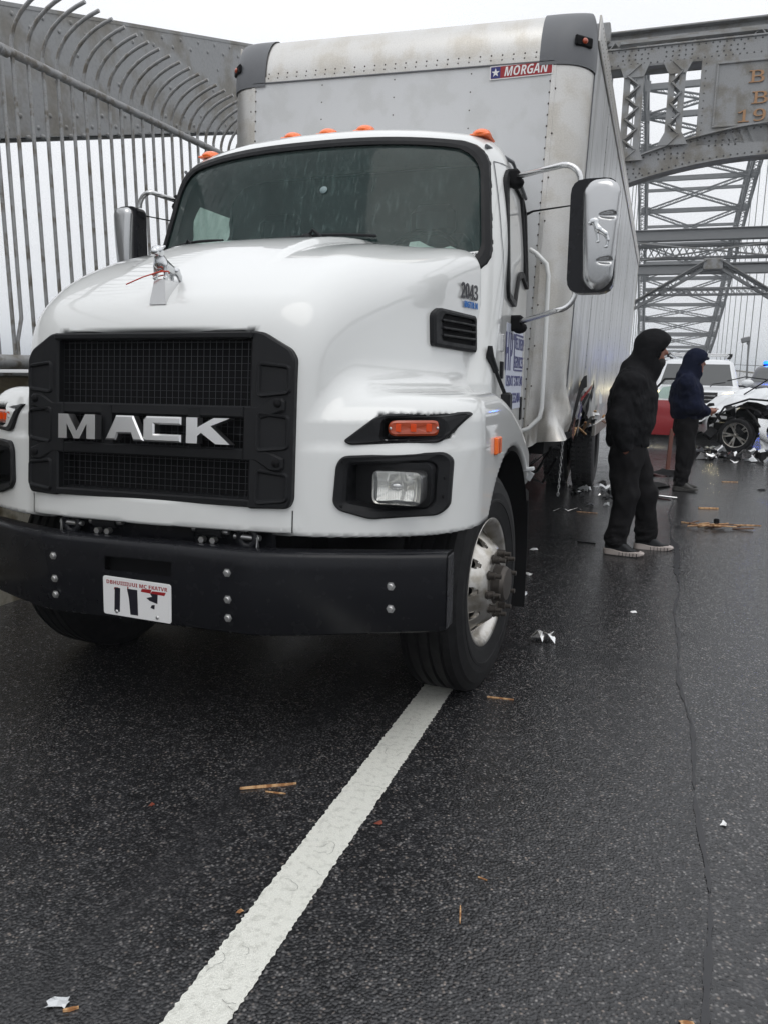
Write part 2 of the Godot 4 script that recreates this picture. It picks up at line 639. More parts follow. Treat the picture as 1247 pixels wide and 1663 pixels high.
func make_materials() -> void:
	var drops := drops_img(512, 520, 1.2, 5.0, 5)
	var drop_n := normal_tex(drops, 1.6)
	M.asphalt = asphalt(11, 0.12, 0.26, 1.25)
	M.asphalt_right = M.asphalt.duplicate()
	M.asphalt.albedo_color = Color(0.92, 0.92, 0.93)
	M.asphalt_right.roughness = 0.8
	M.asphalt_right.albedo_color = Color(0.95, 0.95, 0.96)
	M.asphalt_right.heightmap_scale = 0.26
	M.sealant = mat(lin(0.016, 0.016, 0.019), 0.30)
	M.line_paint = mat(Color.WHITE, 0.42)
	M.line_paint.albedo_texture = stain(512, Color(0.84, 0.84, 0.81), Color(0.76, 0.76, 0.73), 0.03, 0.3, 21, 0.45, 0.9, 0.16)
	tri(M.line_paint, 1.7, true)
	M.line_paint.normal_enabled = true
	M.line_paint.normal_texture = normal_tex(noise_img(512, 0.12, 4), 1.6)
	M.white = mat(Color(0.845, 0.85, 0.845), 0.28)
	M.white.clearcoat_enabled = true
	M.white.clearcoat = 1.0
	M.white.clearcoat_roughness = 0.03
	M.white.normal_enabled = true
	M.white.normal_texture = drop_n
	M.white.normal_scale = 0.06
	tri(M.white, 2.3)
	M.black = mat(lin(0.012, 0.0125, 0.014), 0.42)
	M.black.roughness_texture = grey_tex(256, 0.32, 0.62, 0.02, 51)
	M.black.roughness_texture_channel = BaseMaterial3D.TEXTURE_CHANNEL_RED
	M.black.roughness = 1.0
	M.black.normal_enabled = true
	M.black.normal_texture = normal_tex(noise_img(512, 0.35, 52), 0.9)
	M.black.normal_scale = 0.5
	tri(M.black, 3.0)
	M.bumper = mat(lin(0.010, 0.0105, 0.013), 0.22)
	M.bumper.roughness_texture = grey_tex(512, 0.12, 0.36, 0.012, 61)
	M.bumper.roughness_texture_channel = BaseMaterial3D.TEXTURE_CHANNEL_RED
	M.bumper.roughness = 1.0
	M.bumper.normal_enabled = true
	M.bumper.normal_texture = drop_n
	M.bumper.normal_scale = 0.14
	tri(M.bumper, 2.0)
	M.black.metallic_specular = 0.3
	M.bumper.metallic_specular = 0.33
	M.dark = mat(lin(0.008, 0.008, 0.009), 0.7)
	M.under = mat(lin(0.011, 0.011, 0.012), 0.6)
	M.dark.metallic_specular = 0.25
	M.under.metallic_specular = 0.25
	M.wire = mat(lin(0.05, 0.052, 0.058), 0.35, 0.6)
	M.chrome = mat(lin(0.60, 0.61, 0.62), 0.13, 1.0)
	M.letter = mat(lin(0.74, 0.74, 0.74), 0.30, 1.0)
	M.rivet_dark = mat(lin(0.07, 0.07, 0.072), 0.6)
	M.chrome.normal_enabled = true
	M.chrome.normal_texture = drop_n
	M.chrome.normal_scale = 0.10
	tri(M.chrome, 6.0)
	M.chrome_dull = mat(lin(0.62, 0.62, 0.62), 0.2, 1.0)
	M.zinc = mat(lin(0.5, 0.5, 0.5), 0.38, 0.9)
	M.nut = mat(lin(0.09, 0.08, 0.072), 0.5, 0.7)
	M.alloy = mat(lin(0.60, 0.58, 0.55), 0.30, 0.9)
	M.alloy.albedo_texture = stain(256, Color(1, 1, 1), Color(0.78, 0.76, 0.72), 0.012, 0.12, 71, 0.4, 0.8, 0.07)
	tri(M.alloy, 3.0)
	M.rubber = mat(lin(0.016, 0.016, 0.017), 0.55)
	M.rubber.metallic_specular = 0.3
	M.rubber.albedo_texture = stain(256, Color(0.75, 0.75, 0.76), Color(1, 1, 1), 0.02, 0.2, 81, 0.3, 0.8, 0.12)
	tri(M.rubber, 3.0)
	M.rubber_wet = mat(lin(0.045, 0.045, 0.048), 0.4)
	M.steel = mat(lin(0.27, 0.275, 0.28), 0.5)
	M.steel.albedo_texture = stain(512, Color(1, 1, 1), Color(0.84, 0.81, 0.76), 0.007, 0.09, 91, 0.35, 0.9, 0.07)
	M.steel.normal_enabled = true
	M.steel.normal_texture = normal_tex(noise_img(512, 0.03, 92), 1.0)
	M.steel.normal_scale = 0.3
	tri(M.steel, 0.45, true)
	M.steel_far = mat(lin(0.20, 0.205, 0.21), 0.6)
	M.pole = mat(lin(0.31, 0.313, 0.316), 0.42)
	M.pole.albedo_texture = stain(256, Color(1, 1, 1), Color(0.72, 0.68, 0.62), 0.02, 0.15, 95, 0.5, 0.8, 0.12)
	tri(M.pole, 1.4, true)
	M.concrete = mat(lin(0.30, 0.285, 0.24), 0.75)
	M.concrete.albedo_texture = stain(512, Color(1, 1, 1), Color(0.62, 0.58, 0.5), 0.008, 0.1, 97, 0.35, 0.7, 0.15)
	tri(M.concrete, 0.5, true)
	M.alu = mat(lin(0.58, 0.57, 0.55), 0.36, 0.85)
	M.alu.albedo_texture = stain(512, Color(1, 1, 1), Color(0.93, 0.915, 0.89), 0.006, 0.14, 101, 0.35, 0.8, 0.06)
	tri(M.alu, 1.1)
	M.panel = mat(Color(0.80, 0.805, 0.81), 0.34)
	M.panel.albedo_texture = stain(512, Color(1, 1, 1), Color(0.965, 0.965, 0.96), 0.008, 0.2, 111, 0.4, 0.8, 0.02)
	M.panel.normal_enabled = true
	M.panel.normal_texture = normal_tex(noise_img(512, 0.02, 112), 0.6)
	M.panel.normal_scale = 0.35
	tri(M.panel, 0.9)
	# the side sheets have a slight upright ripple
	var rip := Image.create(512, 64, false, Image.FORMAT_L8)
	var rn := FastNoiseLite.new()
	rn.seed = 8
	rn.frequency = 0.05
	for i in 512:
		var v := 0.5 + 0.5 * rn.get_noise_1d(i) + 0.18 * sin(i / 512.0 * TAU * 24.0)
		for j in 64: rip.set_pixel(i, j, Color(v, v, v))
	M.mirror_shell = mat(lin(0.47, 0.475, 0.48), 0.2, 0.9)
	M.mirror_shell.normal_enabled = true
	M.mirror_shell.normal_texture = drop_n
	M.mirror_shell.normal_scale = 0.25
	tri(M.mirror_shell, 5.0)
	M.side_panel = mat(Color(0.76, 0.765, 0.77), 0.30)
	M.side_panel.albedo_texture = stain(512, Color(1, 1, 1), Color(0.84, 0.84, 0.83), 0.02, 0.22, 113, 0.35, 0.75, 0.04)
	M.side_panel.normal_enabled = true
	M.side_panel.normal_texture = normal_tex(rip, 4.0)
	M.side_panel.normal_scale = 0.5
	M.cap = mat(lin(0.125, 0.13, 0.14), 0.5)
	M.cap.normal_enabled = true
	M.cap.normal_texture = normal_tex(noise_img(256, 0.3, 121), 0.8)
	tri(M.cap, 3.0)
	M.amber = mat(Color(1.0, 0.45, 0.08), 0.12)
	M.amber.refraction_enabled = false
	M.amber.clearcoat_enabled = true
	M.amber.clearcoat = 0.8
	M.amber.subsurf_scatter_enabled = true
	M.amber.subsurf_scatter_strength = 0.3
	M.amber_dark = mat(Color(0.66, 0.24, 0.05), 0.1)
	M.amber_dark.clearcoat_enabled = true
	M.amber_lit = mat(Color(0.85, 0.28, 0.06), 0.2)
	wet_glass()
	M.dark_glass = mat(lin(0.02, 0.024, 0.025), 0.05)
	M.dark_glass.clearcoat_enabled = true
	M.lens = mat(Color(0.95, 0.97, 0.97, 0.12), 0.05)
	M.lens.transparency = BaseMaterial3D.TRANSPARENCY_ALPHA
	M.reflector = mat(lin(0.8, 0.79, 0.74), 0.16, 1.0)
	M.print_blue = mat(Color(0.13, 0.15, 0.42), 0.4)
	M.print_dark = mat(Color(0.10, 0.10, 0.14), 0.4)
	M.print_cyan = mat(Color(0.12, 0.42, 0.72), 0.4)
	M.print_red = mat(Color(0.58, 0.09, 0.12), 0.4)
	M.print_white = mat(Color(0.88, 0.88, 0.88), 0.4)
	M.sign_white = mat(Color(0.80, 0.82, 0.88), 0.35)
	M.bronze = mat(lin(0.36, 0.20, 0.10), 0.5, 0.1)
	M.wood = mat(Color(0.80, 0.65, 0.48), 0.7)
	M.wood.albedo_texture = stain(256, Color(1, 1, 1), Color(0.7, 0.6, 0.5), 0.02, 0.2, 131, 0.4, 0.7, 0.2)
	tri(M.wood, 4.0)
	M.wood_dark = mat(Color(0.40, 0.27, 0.18), 0.75)
	M.cloth_black = mat(lin(0.012, 0.012, 0.0135), 0.8)
	M.cloth_black.normal_enabled = true
	M.cloth_black.normal_texture = normal_tex(noise_img(256, 0.06, 141), 2.0)
	M.cloth_black.normal_scale = 0.5
	M.cloth_black.metallic_specular = 0.2
	tri(M.cloth_black, 3.0)
	M.cloth_navy = M.cloth_black.duplicate()
	M.cloth_navy.albedo_color = lin(0.008, 0.011, 0.028)
	M.cloth_grey = M.cloth_black.duplicate()
	M.cloth_grey.albedo_color = lin(0.0125, 0.012, 0.013)
	M.skin = mat(Color(0.55, 0.36, 0.29), 0.5)
	M.skin.subsurf_scatter_enabled = true
	M.skin.subsurf_scatter_strength = 0.2
	M.beard = mat(lin(0.01, 0.008, 0.007), 0.8)
	M.sole = mat(Color(0.72, 0.68, 0.66), 0.6)
	M.shoe = mat(lin(0.012, 0.013, 0.015), 0.7)
	M.shoe_grey = mat(lin(0.06, 0.058, 0.055), 0.7)
	M.car_white = mat(Color(0.87, 0.88, 0.89), 0.25)
	M.car_white.clearcoat_enabled = true
	M.car_silver = mat(Color(0.78, 0.79, 0.80), 0.3)
	M.car_silver.clearcoat_enabled = true
	M.car_red = mat(Color(0.62, 0.03, 0.09), 0.28)
	M.car_red.clearcoat_enabled = true
	M.car_blue = mat(Color(0.05, 0.07, 0.15), 0.25)
	M.car_blue.clearcoat_enabled = true
	M.pale_green = mat(Color(0.80, 0.93, 0.88), 0.5)
	M.foil = mat(lin(0.8, 0.8, 0.8), 0.18, 0.9)
	M.water = mat(lin(0.05, 0.065, 0.07), 0.2)
	M.orange_tie = mat(Color(0.75, 0.22, 0.12), 0.4)
	M.head_lit = mat(Color(1, 0.95, 0.8), 0.3)
	M.head_lit.emission_enabled = true
	M.head_lit.emission = Color(1.0, 0.93, 0.66)
	M.head_lit.emission_energy_multiplier = 6.0
	M.blue_lit = mat(Color(0.1, 0.4, 1.0), 0.3)
	M.blue_lit.emission_enabled = true
	M.blue_lit.emission = Color(0.10, 0.42, 1.0)
	M.blue_lit.emission_energy_multiplier = 3.0

# rain on the windscreen: a dark green tint with paler runs and beads of water
func wet_glass() -> void:
	var n := 1024
	var a := noise_img(n, 0.006, 201).get_data()
	var b := noise_img(n, 0.09, 202).get_data()
	var beads := drops_img(n, 6500, 0.9, 3.0, 203, 500).get_data()
	var buf := PackedByteArray()
	buf.resize(n * n * 4)
	for j in n:
		for i in n:
			var k := j * n + i
			# runs are drawn out downwards
			var run: float = b[((j / 7) % n) * n + i] / 255.0
			var area: float = a[k] / 255.0
			var t := smoothstep(0.50, 0.85, run) * smoothstep(0.40, 0.75, area) * 0.34 + beads[k] / 255.0 * 0.36
			t = clampf(t + 0.10 * area, 0.0, 1.0)
			buf[k * 4] = int(lerpf(30.0, 165.0, t))
			buf[k * 4 + 1] = int(lerpf(56.0, 182.0, t))
			buf[k * 4 + 2] = int(lerpf(54.0, 178.0, t))
			buf[k * 4 + 3] = int(255.0 * lerpf(0.42, 0.74, t))
	M.glass = mat(Color.WHITE, 0.06)
	M.glass.transparency = BaseMaterial3D.TRANSPARENCY_ALPHA
	M.glass.albedo_texture = ImageTexture.create_from_image(Image.create_from_data(n, n, false, Image.FORMAT_RGBA8, buf))
	M.glass.normal_enabled = true
	M.glass.normal_texture = normal_tex(Image.create_from_data(n, n, false, Image.FORMAT_L8, beads), 1.2)
	M.glass.normal_scale = 0.25
	tri(M.glass, 0.55)

# ---------------------------------------------------------------- road
func make_road() -> void:
	var mk := func(x0: float, x1: float, tile: float) -> ArrayMesh:
		var st := SurfaceTool.new()
		st.begin(Mesh.PRIMITIVE_TRIANGLES)
		st.set_smooth_group(0)
		var zs := [30.0, 0.0, -2.0]
		for k in 30: zs.append(-2.6 - 0.7 * k)
		for k in 14: zs.append(-27.0 - 16.0 * k)
		var xs := [x0, -0.95, x1] if x0 < -1.0 else [x0, x1]
		for i in xs.size() - 1:
			for k in zs.size() - 1:
				for q in [[xs[i], zs[k]], [xs[i], zs[k + 1]], [xs[i + 1], zs[k + 1]], [xs[i], zs[k]], [xs[i + 1], zs[k + 1]], [xs[i + 1], zs[k]]]:
					st.set_uv(Vector2(q[0] / tile, q[1] / tile))
					st.add_vertex(Vector3(q[0], gx(q[0], q[1]), q[1]))
		st.generate_normals()
		return st.commit()
	var a := put("road", mk.call(-4.0, 0.235, 2.9), M.asphalt)
	tag(a, "wet black asphalt lane under the lorry, with pale stones showing", "road", "", "structure")
	var b := put("road", mk.call(0.235, 13.5, 3.3), M.asphalt_right)
	tag(b, "wet asphalt of the next lane, greyer and shinier, right of the seam", "road", "", "structure")
	var mkw := func(x0: float, x1: float, y: float, z0: float, z1: float) -> ArrayMesh:
		return MB.new().box(Vector3(x1 - x0, 0.1, z1 - z0), Vector3((x0 + x1) / 2, y, (z0 + z1) / 2)).done()
	var wt := put("water", mkw.call(-2500.0, 2500.0, -42.0, -2600.0, 600.0), M.water)
	tag(wt, "canal water far below the bridge", "water", "", "structure")
	# the sealed seam between the two lanes wanders and widens
	var st := MB.new().flat()
	var n := 420
	var prev := []
	for i in n + 1:
		var z := 1.0 - 16.0 * pow(float(i) / n, 1.5)
		var c := 0.235 + 0.02 * sin(z * 1.7) + 0.012 * sin(z * 5.3 + 1.0)
		var w := 0.0065 + 0.003 * sin(z * 9.0) + 0.0025 * sin(z * 31.0) + rng.randf_range(-0.002, 0.002)
		if z < -6.2 and z > -7.4: w += 0.018 + rng.randf_range(-0.012, 0.012)
		var cur := [Vector3(c - w + rng.randf_range(-0.002, 0.002), gy(z) + 0.004, z), Vector3(c + w + rng.randf_range(-0.002, 0.002), gy(z) + 0.004, z)]
		if prev: st.quad(prev[0], cur[0], cur[1], prev[1])
		prev = cur
	var s := put("seam_sealant", st.done(), M.sealant)
	tag(s, "dark strip of crack sealant along the lane seam", "road seam", "", "structure")
	# painted lane line, its edges broken by the stones
	var ln := MB.new().flat()
	var zs := 0.6
	var pa := []
	while zs > -3.75:
		var l := -0.968 + rng.randf_range(-0.0035, 0.0035)
		var r := -0.824 + rng.randf_range(-0.0035, 0.0035)
		var cu := [Vector3(l, 0.004, zs), Vector3(r, 0.004, zs)]
		if pa: ln.quad(pa[0], cu[0], cu[1], pa[1])
		pa = cu
		zs -= 0.009
	var line := put("lane_line", ln.done(), M.line_paint)
	tag(line, "worn white painted lane line running under the front wheel", "lane line", "", "structure")
	# hairline cracks in the paint
	var ck := MB.new().flat()
	for k in 30:
		var p := Vector3(rng.randf_range(-0.96, -0.84), 0.0065, -0.9 - rng.randf() * 2.2)
		var d := rng.randf_range(-0.5, 0.5)
		for j in rng.randi_range(3, 9):
			var q := p + Vector3(cos(d), 0, sin(d)) * rng.randf_range(0.006, 0.016)
			d += rng.randf_range(-0.9, 0.9)
			if q.x < -0.964 or q.x > -0.83: break
			var sd := Vector3(-sin(d), 0, cos(d)) * 0.00045
			ck.quad(p - sd, q - sd, q + sd, p + sd)
			p = q
	put("paint_crack", ck.done(), M.dark, line).set_meta("kind", "stuff")
	# kerb and side walk under the fence
	for e in [[-4.35, -4.0, "concrete kerb below the fence on the left"], [13.5, 14.2, "concrete kerb on the far right of the deck"]]:
		var km := MB.new()
		var rows := [[], [], [], []]
		for k in 60:
			var z := 20.0 - 4.5 * k
			var up := gy(z)
			rows[0].append(Vector3(e[0], up - 0.1, z))
			rows[1].append(Vector3(e[0] + 0.02, up + 0.18, z))
			rows[2].append(Vector3(e[1] - 0.02, up + 0.18, z))
			rows[3].append(Vector3(e[1], up - 0.1, z))
		for k in 3: km.sheet([rows[k], rows[k + 1]])
		tag(put("kerb", km.done(), M.concrete), e[2], "kerb", "", "structure")
# ---------------------------------------------------------------- the lorry
func hood_core(a: float, y: float, s: float) -> float:
	var t := clampf((s - 0.08) / 1.42, 0.0, 1.0)
	var w := 0.588 + 0.40 * pow(t, 0.66) + 0.035 * (1.72 - y)
	var ex := exp(-maxf(s - 0.2, -0.2) / 0.55)
	var yt := 2.19 - 0.415 * ex - 0.045 * pow(a / w, 2.0)
	yt += 0.030 * (1.0 - smoothstep(0.29, 0.33, a - 0.10 * t)) * smoothstep(0.35, 0.9, s)
	yt -= 0.10 * smoothstep(0.52, 0.98, a) * smoothstep(1.5, 0.75, s) * smoothstep(0.1, 0.6, s)
	var ft := (y - yt) / sqrt(1.0 + pow(0.78 * ex, 2.0))
	var fs := (a - w) * 0.93
	var fr := 0.052 + 0.09 * (y - 0.95) + 0.10 * a * a - s
	var d := smax(ft, fs, 0.16 - 0.04 * t)
	d = smax(d, fr, 0.09)
	return smax(smax(d, s - 1.50, 0.02), 0.893 - y, 0.012)

func fender(a: float, y: float, s: float) -> float:
	var yf := 1.415 - 0.40 * pow(maxf(s - 1.05, 0.0), 1.6)
	var ft := y - yf
	var sf := 0.112 + 0.09 * (y - 0.95) + 0.28 * pow(maxf((a - 0.58) / 0.6, 0.0), 1.6) + 0.45 * maxf(y - 1.31, 0.0) + 0.009 * smoothstep(1.19, 1.235, y)
	var fr := (sf - s) * 0.9
	var fs := a - 1.20 + 0.05 * maxf(y - 1.2, 0.0)
	var d := smax(fr, fs, 0.20)
	d = smax(d, ft, 0.10)
	d = smax(d, s - 1.88, 0.05)
	return smax(smax(d, 0.880 - y, 0.012), 0.5 - a, 0.02)

func hood_skin(p: Vector3) -> float:
	var a := absf(p.x)
	var y := p.y
	var s := -p.z
	var k := lerpf(0.012, 0.14, smoothstep(0.10, 0.42, s))
	return smin(hood_core(a, y, s), fender(a, y, s), k)

func box2(x: float, y: float, cx: float, cy: float, hw: float, hh: float, r: float) -> float:
	var qx := absf(x - cx) - hw + r
	var qy := absf(y - cy) - hh + r
	return Vector2(maxf(qx, 0.0), maxf(qy, 0.0)).length() + minf(maxf(qx, qy), 0.0) - r

func hood(p: Vector3) -> float:
	var d := hood_skin(p)
	if d > 0.25: return d
	var a := absf(p.x)
	var y := p.y
	var s := -p.z
	var arch := maxf(sqrt(pow(s - 1.32, 2.0) + pow(y - 0.45, 2.0)) - 0.70, 0.70 - a)
	d = smax(d, -arch, 0.015)
	d = maxf(d, -maxf(maxf(box2(a, y, 0.0, 1.318, 0.44, 0.318, 0.01), s - 0.19), -0.1 - s))
	# pockets behind the lamps
	d = maxf(d, -maxf(box2(a, y, 0.945, 1.078, 0.17, 0.09, 0.02), s - 0.40))
	d = maxf(d, -maxf(box2(a, y, 0.99, 1.287, 0.128, 0.044, 0.03), s - 0.55))
	# hollow under the bonnet
	if a < 0.68: d = maxf(d, -maxf(maxf(a - 0.62, y - 1.2), maxf(0.24 - s, s - 1.46)))
	return d

# where a line of sight along s meets the bonnet
func on_hood(u: float, y: float, lift := 0.0) -> Vector3:
	var lo := -0.1
	var hi := 1.2
	for k in 22:
		var m := (lo + hi) * 0.5
		if hood_skin(Vector3(u, y, -m)) - lift > 0.0: lo = m
		else: hi = m
	return L(u, y, lo)

func side_of(f: Callable, y: float, s: float, lift := 0.0, sg := 1.0) -> Vector3:
	var lo := 1.4
	var hi := 0.3
	for k in 22:
		var m := (lo + hi) * 0.5
		if f.call(Vector3(m * sg, y, -s)) - lift > 0.0: lo = m
		else: hi = m
	return L(lo * sg, y, s)

func cab_skin(p: Vector3) -> float:
	var a := absf(p.x)
	var y := p.y
	var s := -p.z
	var fs := a - 1.055 + 0.10 * pow(clampf((y - 2.1) / 0.75, 0.0, 1.3), 1.6)
	var fr := (1.30 + 0.44 * maxf(y - 2.05, -0.6) + 0.27 * pow(a / 0.98, 2.6) - s) * 0.86
	var ft := y - (2.825 - 0.06 * a * a - 0.05 * pow(maxf(2.2 - s, 0.0), 2.0))
	var d := smax(fs, fr, 0.10)
	d = smax(d, ft, 0.17)
	return smax(smax(d, s - 2.50, 0.08), 1.0 - y, 0.03)

func screen_shape(x: float, y: float, grow := 0.0) -> float:
	var hw := 0.962 - 0.05 * clampf((y - 2.3) / 0.4, -1.0, 1.0)
	return box2(absf(x), y, 0.0, 2.345, hw + grow, 0.365 - 0.035 * pow(absf(x), 2.5) + grow, 0.13)

func cab(p: Vector3) -> float:
	var d := cab_skin(p)
	if d > 0.3: return d
	var y := p.y
	var s := -p.z
	var inner := maxf(d + 0.055, 1.75 - y)
	d = maxf(d, -inner)
	if s < 2.1: d = maxf(d, -maxf(screen_shape(p.x, y), s - 2.1))
	return d

func on_cab(u: float, y: float, lift := 0.0) -> Vector3:
	var lo := 0.6
	var hi := 2.4
	for k in 22:
		var m := (lo + hi) * 0.5
		if cab_skin(Vector3(u, y, -m)) - lift > 0.0: lo = m
		else: hi = m
	return L(u, y, lo)

# an outline drawn on a face, as points on that face
func laid(poly: PackedVector2Array, on: Callable, lift: float, sg := 1.0) -> Array:
	var out := []
	for q in poly: out.append(on.call(q.x * sg, q.y, lift))
	return out

func ring_sheet(mb: MB, rings: Array, soft := false) -> void:
	for i in rings.size() - 1:
		mb.sheet([rings[i], rings[i + 1]], true, soft)

func grow_poly(poly: PackedVector2Array, d: float) -> PackedVector2Array:
	# moves every corner along its own normal, keeping the count
	var out := PackedVector2Array()
	var n := poly.size()
	var sgn := -1.0 if Geometry2D.is_polygon_clockwise(poly) else 1.0
	for k in n:
		var t := (poly[(k + 1) % n] - poly[(k - 1 + n) % n]).normalized()
		out.append(poly[k] + Vector2(t.y, -t.x) * d * sgn)
	return out

func make_truck() -> void:
	var t := thing("box_truck", "white box lorry with black grille, silver box torn low down, standing on the lane line", "truck", TRUCK)
	t.rotation.z = deg_to_rad(0.8)
	truck_body(t)
	truck_front(t)
	truck_cab(t)
	truck_wheels(t)
	truck_box(t)

func truck_body(t: Node3D) -> void:
	var h := put("bonnet", nets(hood, Vector3(-1.26, 0.84, -1.94), Vector3(1.26, 2.24, 0.05), 0.018, 1.15, true), M.white, t)
	# panel joints down from the grille
	for sg in [-1.0, 1.0]:
		var mb := MB.new().flat()
		var pr := []
		for k in 8:
			var y := 0.897 + k * 0.012
			var p := on_hood(0.598 * sg, y, 0.0016)
			var q := on_hood(0.602 * sg, y, 0.0016)
			if pr: mb.quad(pr[0], pr[1], q, p)
			pr = [p, q]
		put("panel_joint", mb.done(), M.dark, h)
	# louvred vents on both flanks
	for sg in [-1.0, 1.0]:
		var on := func(s, y, lift): return side_of(hood_skin, y, s, lift, sg)
		var o := rpoly([Vector2(0.93, 1.615), Vector2(1.38, 1.60), Vector2(1.38, 1.775), Vector2(0.99, 1.785), Vector2(0.93, 1.755)], 0.02, 3)
		var v := Node3D.new()
		v.name = "side_vent" if sg > 0 else "side_vent_001"
		t.add_child(v)
		var mb := MB.new()
		var inn := rpoly([Vector2(1.0, 1.64), Vector2(1.355, 1.63), Vector2(1.355, 1.757), Vector2(1.03, 1.762), Vector2(1.0, 1.74)], 0.015, 3)
		ring_sheet(mb, [laid(o, on, -0.006), laid(o, on, 0.018), laid(grow_poly(o, -0.012), on, 0.024), laid(inn, on, 0.022), laid(inn, on, 0.004)])
		var vd := MB.new()
		vd.fan(laid(inn, on, 0.006))
		put("vent_opening", vd.done(), M.dark, v)
		put("frame", mb.done(), M.black, v)
		for k in 3:
			var y := 1.665 + 0.033 * k
			var a: Vector3 = on.call(1.0, y, 0.019)
			var b: Vector3 = on.call(1.35, y - 0.004, 0.019)
			put("louvre", MB.new().bar(a, b, 0.026, 0.010, Vector3.UP, 0.003).done(), M.black, v)
	# side marker lamps
	for sg in [-1.0, 1.0]:
		var p := side_of(hood_skin, 1.187, 0.88, 0.0, sg)
		var mk := put("side_marker", MB.new().box(Vector3(0.02, 0.075, 0.10), p + Vector3(0.006 * sg, 0, 0), 0.006).done(), M.amber, t)
		put("lamp_rib", MB.new().box(Vector3(0.004, 0.06, 0.006), p + Vector3(0.0175 * sg, 0, 0.01), 0.001).done(), M.amber_dark, mk)
	# rubber bonnet catches beside the doors
	for sg in [-1.0, 1.0]:
		var a := L(1.045 * sg, 1.585, 1.43)
		var b := L(1.105 * sg, 1.375, 1.60)
		var c := put("bonnet_catch", MB.new().tube([a + Vector3(0, 0.05, 0), a, a.lerp(b, 0.35)], [0.012, 0.022, 0.016], 8).tube([a.lerp(b, 0.3), b], 0.010, 8).done(), M.black, t)
		put("catch_base", cbox(Vector3(0.05, 0.10, 0.09), b + Vector3(0, -0.02, 0), 0.012), M.black, c)
	# dark frame and engine underside
	var ch := MB.new().box(Vector3(1.1, 0.30, 1.6), L(0, 0.75, 1.35)).box(Vector3(0.95, 0.25, 2.4), L(0, 0.55, 1.9))
	for sg in [-1.0, 1.0]:
		ch.box(Vector3(0.09, 0.27, 11.3), L(0.43 * sg, 0.74, 6.0), 0.01)
	put("chassis", ch.done(), M.under, t)
	put("axle", MB.new().tube([L(-0.95, 0.46, 1.12), L(-0.6, 0.40, 1.12), L(0.6, 0.40, 1.12), L(0.95, 0.46, 1.12)], 0.065, 10).done(), M.under, t)

